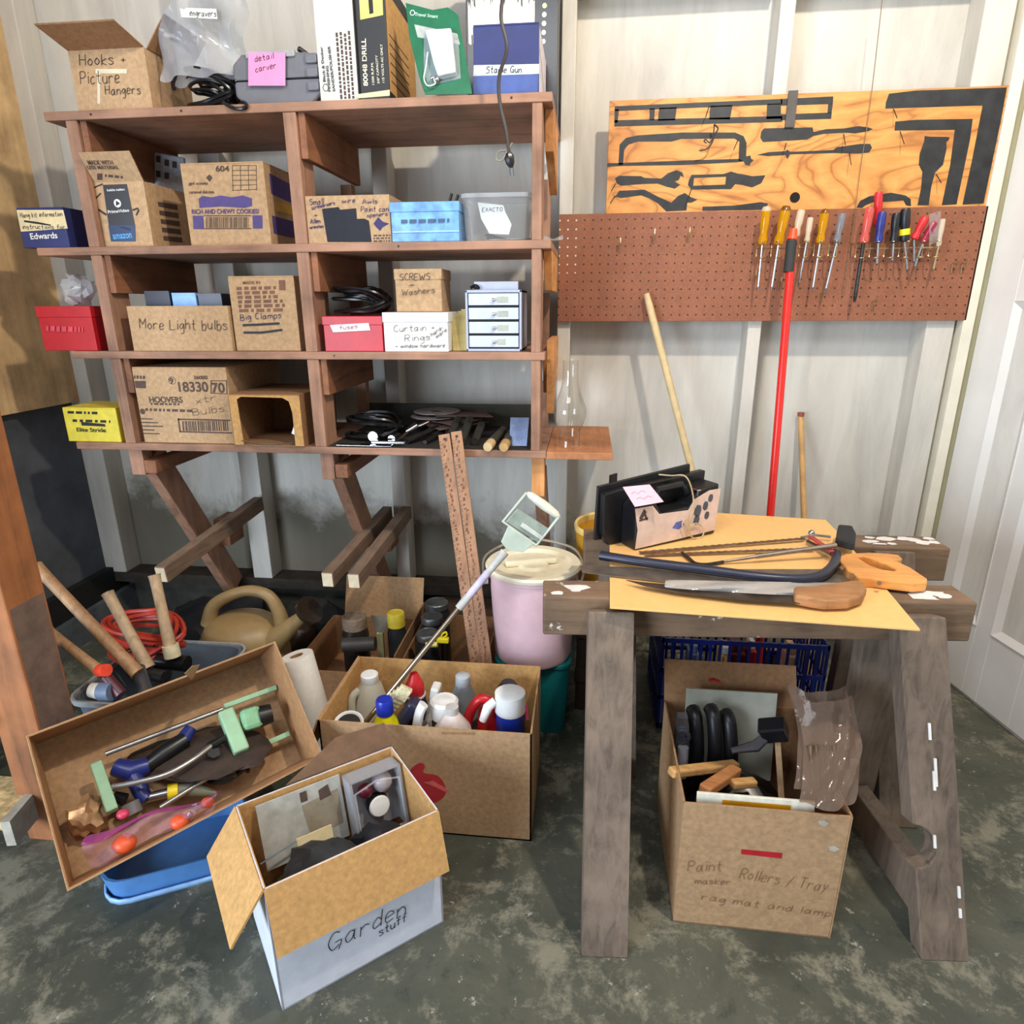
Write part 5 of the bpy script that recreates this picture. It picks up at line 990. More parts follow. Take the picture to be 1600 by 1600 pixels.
MB().sheet(g).build('plastic_sheath', clear('cloudy_plastic', (236, 236, 232), 0.5, 0.15, (214, 210, 204)), t, smooth=True, sub=1)
# ---------------------------------------------------------------- poles against the wall
def extend(a, b, z=0.0): return a+(b-a)*((a.z-z)/(a.z-b.z))
def pole(name, lab, cat, top, low, yt, yl, r, m, rt=None):
    a = at(*top, y=yt); b = extend(a, at(*low, y=yl), r*0.5); t = thing(name, lab, cat, b)
    MB().tube([a, a.lerp(b, 0.03), b], [r*0.8, r, r], 12).build('shaft', m, t, smooth=True); return t, a, b
t, a, b = pole('broom_handle', 'pale wooden broom handle leaning on the pegboard behind black case', 'pole', (1010, 459), (1078, 724), -0.130, -0.20, 0.0115, mat('pale_broom_wood', (206, 182, 134), 0.55, 0, 0.08, 30))
MB().box(b.x-0.10, b.x+0.12, b.y-0.02, b.y+0.02, 0.0, 0.10).build('broom_head', mat('straw_bristle', (150, 124, 78), 0.9, 0, 0.2, 90, 0.5), t, bevel=0.006)
t, a, b = pole('red_pole', 'bright red pole with black grip and orange tip leaning on the pegboard', 'pole', (1240, 358), (1204, 800), -0.20, -0.32, 0.0115, mat('bright_red_enamel', (224, 40, 32), 0.3, 0, 0.05))
d = (b-a).normalized(); p = at(1237, 376, y=-0.205); q = at(1232, 425, y=-0.218)
MB().tube([p, q], 0.0145, 14).build('grip', mat('dark_grip', (44, 46, 44), 0.7), t, smooth=True)
MB().tube([a, a+(p-a)*0.9], [0.010, 0.0135], 12).build('tip', mat('orange_tip', (240, 84, 40), 0.4), t, smooth=True)
t, a, b = pole('bamboo_stick', 'short light bamboo-coloured stick leaning on the wall right of the red pole', 'stick', (1251, 650), (1256, 805), -0.022, -0.12, 0.0095, mat('honey_stick', (206, 160, 100), 0.5, 0, 0.1, 30))
MB().tube([a+Vector((0, 0, 0.0)), a+Vector((0, 0, 0.012))], 0.011, 10).build('end_cap', mat('red_brown_cap', (150, 80, 60), 0.6), t, smooth=True)
# yellow tub behind the sawhorses
TY, TR = -0.45, 0.118
c = at(897, 815, y=TY); cx = c.x+TR; zr = c.z; z0 = 0.40
t = thing('wooden_crate', 'dark wooden crate under the mustard tub against the wall', 'crate', (cx-0.02, -0.42, 0))
mb = MB(); mb.box(cx-0.10, cx+0.05, -0.55, -0.32, 0.0, z0-0.002); mb.build('body', wood('dark_crate_wood', (66, 50, 40), (40, 30, 24), 'z', 12), t, bevel=0.004)
for z in (0.1, 0.25): MB().box(cx-0.104, cx+0.054, -0.556, -0.55, z, z+0.05).build('slat', wood('dark_crate_wood', (66, 50, 40), (40, 30, 24)), t)
t = thing('yellow_tub', 'mustard yellow round plastic tub behind the sawhorses beside the wall', 'tub', (cx, TY, z0))
TM_ = Matrix.Translation((cx, TY, 0))
MB().lathe([(0, z0+0.002), (TR*0.84, z0+0.002), (TR*0.86, z0), (TR*0.96, zr-0.02), (TR*0.94, zr-0.02), (TR*0.82, z0+0.006), (0, z0+0.006)], TM_, 36).build('tub_side', mat('mustard_plastic', (200, 146, 40), 0.4, 0, 0.06), t, smooth=True)
MB().lathe([(TR*0.935, zr-0.022), (TR*0.985, zr-0.02), (TR, zr-0.006), (TR*0.97, zr), (TR*0.92, zr-0.004), (TR*0.935, zr-0.022)], TM_, 36).build('rim', mat('pale_yellow_rim', (232, 200, 120), 0.4), t, smooth=True)
# ---------------------------------------------------------------- pink bucket on a teal bin
a, b = at(763, 890, y=-0.62), at(905, 890, y=-0.62); cx = (a.x+b.x)/2; R = (b.x-a.x)/2*0.985; bx = at(835, 1046, y=-0.62-R*0.8); zr = at(840, 915, y=-0.62-R).z; zb = bx.z
TB = mat('teal_plastic', (10, 112, 112), 0.4, 0, 0.06)
t = thing('teal_bin', 'teal plastic bin standing on the floor under the pink bucket', 'bin', (cx+0.02, -0.58, 0))
x0, x1 = -0.235, at(889, 1100, y=-0.69).x
loft(MB(), [rrect(x0+0.012, x1-0.012, -0.675, -0.47, 0.03, 0.0), rrect(x0, x1, -0.69, -0.455, 0.035, zb-0.016), rrect(x0+0.004, x1-0.004, -0.686, -0.459, 0.035, zb-0.016), rrect(x0+0.016, x1-0.016, -0.671, -0.474, 0.03, 0.004)], True, True).build('bin_side', TB, t, smooth=True)
loft(MB(), [rrect(x0-0.004, x1+0.004, -0.694, -0.451, 0.037, zb-0.016), rrect(x0-0.004, x1+0.004, -0.694, -0.451, 0.037, zb-0.002)], True, True).build('lid', TB, t, bevel=0.003)
t = thing('pink_bucket', 'pale pink bucket with cream lid standing on the teal bin', 'bucket', (cx, -0.62, zb))
CM = Matrix.Translation((cx, -0.62, zb)); hb = zr-zb
PK = mat('pale_pink_plastic', (222, 186, 192), 0.4, 0, 0.03); LIDM = mat('cream_lid', (238, 228, 198), 0.4, 0, 0.04)
MB().lathe([(0, 0), (R*0.84, 0), (R*0.88, 0.012), (R*0.97, hb-0.012), (R*1.0, hb-0.010), (R*1.0, hb), (0, hb)], CM, 48).build('bucket_side', PK, t, smooth=True)
MB().lathe([(R*0.9, hb+0.001), (R*1.05, hb+0.002), (R*1.07, hb+0.010), (R*1.03, hb+0.016), (R*0.86, hb+0.014), (R*0.80, hb+0.004), (R*0.35, hb+0.004), (R*0.30, hb+0.012), (0, hb+0.013)], CM, 48).build('lid', LIDM, t, smooth=True)
MB(CM).beam((-R*0.62, -R*0.1, hb+0.013), (R*0.5, R*0.25, hb+0.014), 0.03, 0.018).build('lid_ridge', LIDM, t, bevel=0.006)
for s in (-1, 1): MB(CM).tube([(s*R*0.98, -R*0.28, hb-0.03), (s*R*1.09, -R*0.30, hb-0.03)], 0.011, 12).build('handle_lug', mat('grey_lug', (190, 170, 170), 0.4), t, smooth=True)
MB(CM).tube(spline([(-R*1.06, -R*0.28, hb-0.03), (-R*1.12, R*0.4, hb+0.01), (-R*0.3, R*1.12, hb+0.03), (R*0.8, R*0.9, hb+0.02), (R*1.1, R*0.1, hb-0.0), (R*1.06, -R*0.28, hb-0.03)]), 0.004, 8).build('bail_handle', mat('grey_bail', (150, 142, 128), 0.5), t, smooth=True)
# ---------------------------------------------------------------- open cartons on the floor
def open_carton(t, P, depth, m, up=None, th=0.004, inner=None):
    # P: four rim corners FL, FR, BR, BL; walls drop along -up
    P = [Vector(p) for p in P]; up = up or Vector((0, 0, 1)); dn = -up*depth; c = sum(P, Vector())/4; mb = MB(); mi = MB()
    for i in range(4):
        a, b = P[i], P[(i+1) % 4]; n = up.cross(b-a).normalized()*th*0.5
        if n.dot(c-a) < 0: n = -n
        mb.hexa([a+dn, b+dn, b+dn+n, a+dn+n, a, b, b+n, a+n])
        mi.hexa([a+dn+n*1.02, b+dn+n*1.02, b+dn+n*2, a+dn+n*2, a-up*0.0008+n*1.02, b-up*0.0008+n*1.02, b-up*0.0008+n*2, a-up*0.0008+n*2])
    q = [p+dn for p in P]; mb.prism(q, up*th)
    mb.build('body', m, t); mi.build('lining', inner or m, t); return P
def flap(t, a, b, d, m, th=0.004, skew=0.0, label=None):
    a, b, d = Vector(a), Vector(b), Vector(d); e = (b-a)*skew; n = (b-a).cross(d).normalized()*th
    return MB().hexa([a, b, b+n, a+n, a+d+e, b+d-e, b+d-e+n, a+d+e+n]).build('flap', m, t, label=label)
# --- bottle carton
X0, X1, Y0, Y1, ZC = -0.588, -0.097, -1.085, -0.800, 0.296
t = thing('cleaning_carton', 'large tan carton full of cleaning bottles on the floor, red mark on front', 'box', ((X0+X1)/2, (Y0+Y1)/2, 0))
open_carton(t, [(X0, Y0, ZC), (X1, Y0, ZC), (X1, Y1, ZC), (X0, Y1, ZC)], ZC-0.0005, CARD, inner=CARD_O)
f = Face((X0, Y0, 0), (1, 0, 0), (0, 0, 1))
paint(t, f, 'red_print', mat('red_print', (176, 40, 48), 0.6), [(p.x, p.y) for p in spline([(640, 1205, 0), (655, 1192, 0), (664, 1196, 0), (662, 1207, 0), (682, 1211, 0), (693, 1222, 0), (697, 1236, 0), (690, 1248, 0), (672, 1256, 0), (652, 1250, 0), (642, 1230, 0)], 4, True)])
paint(t, f, 'pale_print', mat('pale_red_print', (206, 96, 92), 0.6), [(662, 1222), (676, 1220), (702, 1234), (696, 1237), (680, 1229)], off=0.0008)
paint(t, f, 'perforation', CARD_D, [(690, 1143.5), (742, 1144.5), (742, 1148), (690, 1147)])
flap(t, (X0, Y0, ZC), (X0, Y1, ZC), (-0.045, 0, -0.12), CARD, skew=0.02)
def bottle(name, lab, cat, px, y, zb, prof, m, cap=None, extra=None, sx=1.0, sy=1.0):
    # prof: radius / height fractions up to the neck; px = top centre of the thing in the photograph
    p = at(*px, y=y); H = p.z-zb; t = thing(name, lab, cat, (p.x, y, zb)); Mx = Matrix.Translation((p.x, y, zb))
    MB().lathe([(r, h*H) for r, h in prof], Mx, 20, sx, sy).build('body', m, t, smooth=True)
    if cap: MB().lathe([(r, h*H) for r, h in cap[0]], Mx, 18).build('cap', cap[1], t, smooth=True)
    return t, Mx, H
JUG = clear('milky_jug', (236, 232, 214), 0.35, 0.3, (214, 210, 190)); ZI = 0.0065
t, Mx, H = bottle('plastic_jug', 'milky white plastic jug with white cap at left in the bottle carton', 'jug', (577, 1052), -0.885, ZI, [(0, 0), (0.048, 0), (0.051, 0.03), (0.051, 0.52), (0.046, 0.66), (0.03, 0.88), (0.02, 0.93), (0.02, 0.95)], JUG, ([(0.021, 0.92), (0.0225, 0.93), (0.0225, 0.99), (0.019, 1.0), (0, 1.0)], WHITE))
MB(Mx).tube(spline([(-0.024, -0.015, H*0.86), (-0.040, -0.028, H*0.80), (-0.042, -0.034, H*0.62), (-0.038, -0.028, H*0.5)]), 0.010, 10).build('handle', JUG, t, smooth=True)
bottle('yellow_bottle', 'bright yellow bottle with dark blue cap near front rim of the bottle carton', 'bottle', (600, 1092), -1.00, ZI, [(0, 0), (0.034, 0), (0.036, 0.03), (0.036, 0.70), (0.028, 0.80), (0.017, 0.86), (0.016, 0.9)], mat('clear_yellow', (236, 226, 20), 0.25), ([(0.018, 0.865), (0.0205, 0.87), (0.0205, 0.985), (0.018, 1.0), (0, 1.0)], mat('royal_blue_cap', (30, 50, 168), 0.35)))
t, Mx, H = bottle('red_cap_bottle', 'navy bottle with red nozzle cap near back of the bottle carton', 'bottle', (647, 1052), -0.90, ZI, [(0, 0), (0.03, 0), (0.032, 0.03), (0.032, 0.66), (0.024, 0.8), (0.02, 0.83)], mat('navy_bottle', (28, 34, 84), 0.35), ([(0.022, 0.80), (0.024, 0.81), (0.023, 0.90), (0.016, 0.95), (0.010, 1.0), (0, 1.0)], RED))
MB(Mx).lathe([(0.0225, H*0.795), (0.0265, H*0.797), (0.0265, H*0.812), (0.0225, H*0.812)], None, 18).build('collar', WHITE, t, smooth=True)
t, Mx, H = bottle('tall_spray_bottle', 'white upright spray head bottle beside the red capped bottle', 'bottle', (677, 1062), -0.90, ZI, [(0, 0), (0.03, 0), (0.032, 0.03), (0.032, 0.6), (0.016, 0.78), (0.014, 0.8)], mat('white_bottle', (212, 208, 200), 0.35))
MB(Mx @ M4((0, 0, H*0.78), 0, 0.0, 0.15)).box(-0.010, 0.012, -0.028, 0.012, 0, 0.055).build('spray_head', WHITE, t, bevel=0.005)
t, Mx, H = bottle('front_spray_bottle', 'white curved trigger spray bottle leaning at front rim of the bottle carton', 'bottle', (658, 1098), -1.025, ZI, [(0, 0), (0.028, 0), (0.03, 0.03), (0.03, 0.6), (0.014, 0.8), (0.013, 0.82)], mat('white_bottle', (212, 208, 200)))
MB(Mx).tube(spline([(0.006, 0, H*0.99), (-0.004, -0.004, H*0.92), (-0.012, -0.004, H*0.80), (-0.018, -0.004, H*0.68)]), [0.010]*19, 10, ry=0.014).build('trigger_head', WHITE, t, smooth=True)
bottle('clear_grey_jug', 'clear grey jug with pale cap at centre back of the bottle carton', 'jug', (723, 1053), -0.90, ZI, [(0, 0), (0.048, 0), (0.052, 0.03), (0.052, 0.5), (0.042, 0.68), (0.02, 0.90), (0.017, 0.92)], clear('grey_jug_plastic', (190, 196, 200), 0.35, 0.2, (128, 136, 142)), ([(0.0175, 0.90), (0.0195, 0.91), (0.0185, 0.985), (0.012, 1.0), (0, 1.0)], mat('pale_grey_cap', (176, 182, 186), 0.4)))
t, Mx, H = bottle('wide_cap_jar', 'white jar with wide ridged cap near front of the bottle carton', 'jar', (694, 1092), -0.985, ZI, [(0, 0), (0.03, 0), (0.032, 0.03), (0.032, 0.80), (0.028, 0.84)], mat('brown_jar', (54, 34, 30), 0.3), ([(0.030, 0.84), (0.034, 0.85), (0.034, 0.98), (0.028, 1.0), (0.02, 0.995), (0.016, 1.0), (0, 1.0)], WHITE))
bottle('round_shoulder_bottle', 'pinkish white bottle with sloping shoulders at front rim beside the wide cap', 'bottle', (706, 1104), -1.028, ZI, [(0, 0), (0.046, 0), (0.05, 0.03), (0.05, 0.66), (0.042, 0.82), (0.016, 0.94), (0.0125, 0.95)], mat('pinkish_white', (214, 200, 192), 0.35), ([(0.013, 0.935), (0.015, 0.94), (0.015, 1.0), (0, 1.0)], mat('clear_cap', (200, 196, 192), 0.3)))
t, Mx, H = bottle('red_jug', 'red plastic jug with loop handle at right in the bottle carton', 'jug', (766, 1086), -0.955, ZI, [(0, 0), (0.032, 0), (0.035, 0.03), (0.035, 0.6), (0.03, 0.86), (0.02, 0.9), (0, 0.9)], mat('red_jug_plastic', (190, 26, 34), 0.35))
MB(Mx).tube(spline([(0.02, -0.01, H*0.92), (-0.02, -0.014, H*0.99), (-0.05, -0.018, H*0.84), (-0.058, -0.018, H*0.62), (-0.05, -0.016, H*0.5)]), 0.0125, 10).build('handle', mat('red_jug_plastic', (190, 26, 34)), t, smooth=True)
t, Mx, H = bottle('blue_canister', 'blue canister with white pouring lid at right front of the bottle carton', 'canister', (797, 1080), -0.99, ZI, [(0, 0), (0.033, 0), (0.034, 0.02), (0.034, 0.86), (0, 0.86)], mat('bright_blue', (22, 50, 150), 0.35), ([(0.0345, 0.84), (0.037, 0.85), (0.036, 0.99), (0.03, 1.0), (0, 0.99)], WHITE))
MB(Mx).tube([(-0.034, -0.012, H*0.94), (-0.05, -0.02, H*0.90), (-0.062, -0.026, H*0.80)], [0.010, 0.012, 0.009], 10).build('spout', WHITE, t, smooth=True)
MB(Mx).tube([(0.036, 0, H*0.9), (0.041, 0, H*0.78)], 0.004, 6).build('pink_tab', mat('hot_pink', (220, 70, 120), 0.4), t)
bottle('black_cap_bottle', 'dark bottle with black domed cap in the back right corner of the bottle carton', 'bottle', (794, 1066), -0.86, ZI, [(0, 0), (0.034, 0), (0.036, 0.03), (0.036, 0.7), (0.03, 0.82)], mat('dark_brown_bottle', (50, 26, 24), 0.3), ([(0.028, 0.8), (0.031, 0.82), (0.030, 0.93), (0.018, 1.0), (0, 1.0)], BLACKP))
t = thing('scrub_brush', 'scrub brush with cream bristles and navy back among the bottles', 'brush', at(612, 1120, y=-0.97))
a, b = at(603, 1128, y=-0.98), at(645, 1085, y=-0.97)
MB().beam(at(618, 1140, y=-0.965), at(650, 1096, y=-0.965), 0.045, 0.03).build('back', mat('navy_back', (44, 46, 74), 0.4), t, bevel=0.008)
for k in range(5): MB().beam(at(604+k*5, 1112-k*5, y=-0.97)+Vector((0, 0, 0)), at(612+k*6, 1090-k*4, y=-0.965), 0.012, 0.03).build('bristle_row', mat('cream_bristle', (222, 212, 172), 0.8, 0, 0.2, 120, 0.4), t, bevel=0.001)
c = at(546, 1128, y=-1.02); t = thing('dark_dish', 'white rimmed dark dish leaning at front left corner of the bottle carton', 'dish', (c.x, -1.02, 0.20))
MB().lathe([(0, 0.0), (0.02, 0.002), (0.032, 0.014), (0.036, 0.014), (0.022, -0.004), (0, -0.004)], M4((c.x, -1.025, c.z-0.01), 0, 0.35, 0.1), 24).build('bowl', WHITE, t, smooth=True)
MB().lathe([(0, 0.0035), (0.02, 0.005), (0.028, 0.012), (0, 0.012)], M4((c.x, -1.025, c.z-0.01), 0, 0.35, 0.1), 24).build('dark_content', mat('dark_content', (34, 30, 24), 0.5), t, smooth=True)
MB().beam((c.x, -1.02, 0.006), (c.x, -1.02, c.z-0.022), 0.05, 0.05, (0, 1, 0)).build('pedestal', mat('green_tin', (50, 84, 62), 0.5), t, bevel=0.006)
# squeegee pole standing in the carton
pa, pb_ = at(598, 1096, y=-0.955), at(789, 862, y=-0.80); pb0 = pa.lerp(pb_, -min(0.6, (pa.x+0.555)/(pb_.x-pa.x), (pa.z-0.012)/(pb_.z-pa.z)))
t = thing('squeegee_pole', 'long squeegee with steel pole and pale green head leaning out of the bottle carton', 'squeegee', pb0)
mid = pa.lerp(pb_, 0.62); m2 = pa.lerp(pb_, 0.70); m3 = pa.lerp(pb_, 0.86)
MB().tube([pb0, mid], 0.0068, 12).build('pole', mat('steel_pole', (176, 160, 138), 0.3, 0.9, 0.08, 30, 0.02), t, smooth=True)
MB().tube([mid, m2], 0.0105, 12).build('collar', mat('pale_grey_collar', (190, 190, 184), 0.4), t, smooth=True)
MB().tube([m2, m3], 0.010, 12).build('upper_sleeve', mat('lilac_sleeve', (196, 190, 216), 0.35), t, smooth=True)
MB().tube([m3, pb_], [0.009, 0.012], 12).build('socket', mat('pale_grey_collar', (190, 190, 184)), t, smooth=True)
GG = mat('pale_green_plastic', (188, 198, 180), 0.4, 0, 0.05)
def z8(*p): return [(440+x/3.077, 700+y/3.077) for x, y in p]
HP = [at(*p, y=-0.795) for p in z8((1180, 215), (1335, 330), (1225, 468), (1065, 352))]
MB().tube([HP[0], HP[0].lerp(HP[1], 0.1), HP[0].lerp(HP[1], 0.5), HP[0].lerp(HP[1], 0.9), HP[1]], [0.004, 0.009, 0.012, 0.009, 0.004], 12).build('grip_roll', mat('cream_roll', (226, 224, 204), 0.4), t, smooth=True)
MB().tube([HP[0], HP[3], HP[2], HP[1]], 0.0045, 8).build('head_frame', GG, t, smooth=True)
hf = Face(HP[3], HP[2]-HP[3], HP[0]-HP[3])
slab(hf, [hf.px(p) for p in z8((1135, 290), (1290, 392), (1232, 452), (1080, 352))], -0.003, 0.003).build('squeegee_plate', mat('grey_green_plate', (150, 160, 146), 0.25), t, bevel=0.001)
slab(hf, [hf.px(p) for p in z8((1160, 355), (1262, 425), (1250, 440), (1148, 372))], 0.003, 0.006).build('rubber_strip', mat('pale_strip', (206, 210, 198), 0.4), t)
slab(hf, [hf.px(p) for p in z8((1090, 372), (1215, 462), (1160, 500), (1085, 490), (1055, 450))], -0.004, 0.004).build('bracket', GG, t, bevel=0.002)
# --- garden box
ZG = 0.28; FL, FR = at(412, 1390, z=ZG), at(685, 1266, z=ZG); BR = at(612, 1166, z=ZG); e = (FR-FL).normalized(); pn = Vector((-e.y, e.x, 0)); dp = (BR-FR).dot(pn); BR = FR+pn*dp; BL = FL+pn*dp
t = thing('garden_box', 'white open carton marked Garden Stuff with kraft inside in front', 'box', (FL+BR)/2-Vector((0, 0, ZG)))
open_carton(t, [FL, FR, BR, BL], ZG-0.0005, mat('white_carton', (216, 220, 232), 0.6, 0, 0.04), inner=CARD_O)
f = Face(FL-Vector((0, 0, ZG)), FR-FL, (0, 0, 1))
write(t, f, 'handwriting', INK, ('Garden', (512, 1488), (632, 1428), 26), ('stuff', (592, 1462), (634, 1438), 13), w=0.0019)
out = -pn
lo = at(452, 1495, z=0.19); 
flap(t, FL+out*0.002, FR+out*0.002, out*0.035+Vector((0, 0, -0.115)), CARD_O)
flap(t, BL-e*0.002, FL-e*0.002, -e*0.062+out*0.0+Vector((0, 0, -0.088)), CARD_O, skew=0.0)
a_, b_ = BL.lerp(BR, 0.30)+pn*0.002, BR+pn*0.002; u_ = pn*0.035+Vector((0, 0, 0.042)); n_ = Vector((0, 0, 0.003))
MB().hexa([a_, b_, b_+n_, a_+n_, a_.lerp(b_, 0.52)+u_, b_+u_*0.9-(b_-a_)*0.0, b_+u_*0.9+n_, a_.lerp(b_, 0.52)+u_+n_]).build('flap', mat('cardboard_shaded', (112, 84, 62), 0.85), t)  # back flap's shade is put into this darker cardboard tone
def inbox(P, u, v, z): # point inside a carton by fractions across and back
    FL, FR, BR, BL = P; a = FL.lerp(FR, u); b = BL.lerp(BR, u); p = a.lerp(b, v); return Vector((p.x, p.y, z))
G = (FL, FR, BR, BL)
SP = mat('seed_packet_grey', (178, 178, 170), 0.5, 0, 0.1, 40); 
def card_in(P, lab, u0, u1, v0, v1, zb, zt, m, name='seed_packet', cat='packet', th=0.003):
    a, b = inbox(P, u0, v0, zb), inbox(P, u1, v0, zb); c, d = inbox(P, u1, v1, zt), inbox(P, u0, v1, zt)
    t = thing(name, lab, cat, (a+b)/2); n = (b-a).cross(d-a).normalized()*th
    MB().hexa([a, b, c, d, a+n, b+n, c+n, d+n]).build('sleeve', m, t, bevel=0.001); return t, Face(a+n, b-a, d-a), (b-a).length, (d-a).length
t, f, w, h = card_in(G, 'white and grey seed packet bag leaning at back left of garden box', 0.10, 0.62, 0.80, 0.95, 0.14, 0.272, SP)
mb = MB(); f.poly(mb, [(w*0.55, h*0.2), (w*0.95, h*0.25), (w*0.95, h*0.8), (w*0.5, h*0.75)]); mb.build('printed_panel', mat('packet_tan', (156, 146, 126), 0.5), t)
mb = MB(); f.poly(mb, [(w*0.72, h*0.72), (w*0.86, h*0.74), (w*0.84, h*0.92), (w*0.72, h*0.88)], 0.0008); f.poly(mb, [(w*0.5, h*0.8), (w*0.58, h*0.8), (w*0.58, h*0.95), (w*0.5, h*0.95)], 0.0008); mb.build('dark_print', INK_S, t)
t, f, w, h = card_in(G, 'cream seed packet with a red ring below the grey bag in garden box', 0.28, 0.50, 0.62, 0.74, 0.12, 0.20, CREAM)
mb = MB(); mb.tube([f.P(w*0.5+0.012*math.cos(k*0.5), h*0.6+0.010*math.sin(k*0.5), 0.001) for k in range(13)], 0.0016, 4, closed=True); mb.build('ring_print', mat('rust_print', (150, 60, 46), 0.6), t)
c = inbox(G, 0.80, 0.78, 0.15); cl = frame(c, e, Vector((0, 0, 1))+pn*0.25)
t = thing('clear_clamshell', 'clear plastic clamshell pack standing at back right of garden box', 'pack', cl)
HZ = clear('smoky_clear', (214, 208, 210), 0.72, 0.08)
mb = MB(cl); mb.box(-0.055, 0.055, -0.01, 0.125, 0, 0.003); mb.box(-0.055, -0.05, -0.01, 0.125, 0, 0.05); mb.box(0.05, 0.055, -0.01, 0.125, 0, 0.05); mb.box(-0.055, 0.055, 0.122, 0.125, 0, 0.05); mb.build('shell', HZ, t)
mb = MB(cl); mb.tube([(-0.048, 0.0, 0.052), (0.048, 0.0, 0.052), (0.048, 0.1, 0.052), (0.0, 0.112, 0.052), (-0.048, 0.1, 0.052)], 0.0025, 6, closed=True); mb.build('moulded_rim', CLEAR, t, smooth=True)
MB(cl).lathe([(0, 0.03), (0.022, 0.03), (0.024, 0.012), (0.02, 0.005), (0, 0.004)], Matrix.Translation((0.004, 0.045, 0)), 20).build('candle_tin', IRON, t, smooth=True)
MB(cl).lathe([(0, 0.036), (0.02, 0.034), (0.0225, 0.03), (0, 0.029)], Matrix.Translation((0.004, 0.045, 0)), 20).build('white_top', WHITE, t, smooth=True)
MB(cl).ball((-0.018, 0.085, 0.022), 0.016).build('dark_red_bead', mat('wine_red', (96, 20, 40), 0.3), t, smooth=True)
MB(cl).ball((0.02, 0.09, 0.02), 0.022).build('cloudy_bead', mat('cloudy_grey', (176, 168, 172), 0.3), t, smooth=True)
def lump(name, lab, cat, c, r, m, sx=1, sy=1, sz=0.6, amp=0.25, seed=1):
    rd = random.Random(seed); mb = MB(); bmesh.ops.create_icosphere(mb.b, subdivisions=3, radius=r)
    ph = [rd.uniform(0, 6) for _ in range(6)]
    for v in mb.b.verts:
        n = v.co.normalized(); k = 1+amp*(0.5*math.sin(n.x*4+ph[0])*math.sin(n.y*5+ph[1])+0.3*math.sin(n.z*7+ph[2]+n.x*3)+0.25*math.sin(n.x*11+n.y*9+ph[3]))
        v.co = Vector((n.x*r*k*sx, n.y*r*k*sy, n.z*r*k*sz))+Vector(c)
    return mb.build(name, m, None, smooth=True, label=lab, cat=cat)
DK = mat('dark_cloth', (42, 44, 48), 0.8, 0, 0.25, 40, 0.4)
c = inbox(G, 0.38, 0.40, 0.15); lump('garden_glove', 'dark grey bundle filling the left of the garden box', 'glove', c, 0.078, DK, 1.05, 0.85, 0.95, 0.22, 2)
c = inbox(G, 0.74, 0.42, 0.14); lump('black_pouch', 'black pouch at the right inside garden box', 'pouch', c, 0.068, mat('black_cloth', (24, 25, 32), 0.7, 0, 0.2, 50, 0.3), 0.95, 0.7, 0.95, 0.25, 3)
c = inbox(G, 0.18, 0.60, 0.08); lump('green_sleeve', 'dark green cloth tucked in the left side of garden box', 'cloth', c, 0.055, mat('forest_green', (38, 56, 26), 0.8, 0, 0.2), 0.7, 1.0, 1.2, 0.2, 4)
c = inbox(G, 0.74, 0.20, 0.205); t = thing('green_tag', 'small yellow green tag near front rim of garden box', 'tag', c)
MB(M4(c, 0.3, 0.5)).prism([(-0.012, 0, 0), (0.012, 0, 0), (0.014, 0.012, 0), (0.004, 0.026, 0), (-0.012, 0.02, 0)], (0, 0, 0.006)).build('leaf', mat('lime_green', (140, 150, 50), 0.5), t, bevel=0.002)
c1, c2 = inbox(G, 0.06, 0.70, 0.185), inbox(G, 0.36, 0.74, 0.20); MB().tube([c1, c2], 0.0018, 5).build('wire_stake', CHROME, None, label='thin shiny wire stake across the left of garden box', cat='wire')
# --- paint supplies carton under the sawhorse
ZP = 0.298; X0, X1, Y0, Y1 = 0.207, 0.512, -1.262, -0.925
t = thing('paint_box', 'tan carton marked Paint Rollers/Tray under the sawhorse', 'box', ((X0+X1)/2, (Y0+Y1)/2, 0))
PP = [Vector((X0, Y0, ZP)), Vector((X1, Y0-0.004, ZP)), Vector((X1, Y1, ZP)), Vector((X0, Y1, ZP))]
open_carton(t, PP, ZP-0.0005, CARD, inner=CARD_D)
f = Face((X0, Y0-0.001, 0), (1, -0.012, 0), (0, 0, 1))
paint(t, f, 'red_strip', mat('red_tape', (176, 24, 38), 0.5), [(1158, 1327), (1222, 1333), (1221, 1341), (1158, 1334)])
write(t, f, 'handwriting', mat('brown_marker', (124, 84, 56), 0.8), ('Paint', (1074, 1360), (1126, 1360), 15), ('Rollers / Tray', (1154, 1372), (1290, 1392), 16), ('masker', (1085, 1380), (1140, 1382), 9), ('rag mat and lamp', (1095, 1405), (1296, 1432), 10), w=0.0012)
for p in ((1284, 1285), (1300, 1325)): paint(t, f, 'torn_patch', mat('torn_grey', (176, 166, 152), 0.8), [(p[0]-6, p[1]-3), (p[0]+4, p[1]-4), (p[0]+12, p[1]+1), (p[0]+4, p[1]+6), (p[0]-4, p[1]+3)])
flap(t, (X1, Y1, ZP), (X0, Y1, ZP), (0.0, 0.045, 0.085), CARD_D)
Q = tuple(PP)
t, f, w, h = card_in(Q, 'white plastic paint tray standing at back of the paint box', 0.15, 0.82, 0.86, 0.955, 0.13, 0.345, mat('grey_white_tray', (176, 176, 160), 0.45, 0, 0.05), 'paint_tray', 'tray', 0.006)
GL = mat('black_leather', (26, 26, 30), 0.4, 0, 0.2, 30, 0.3)
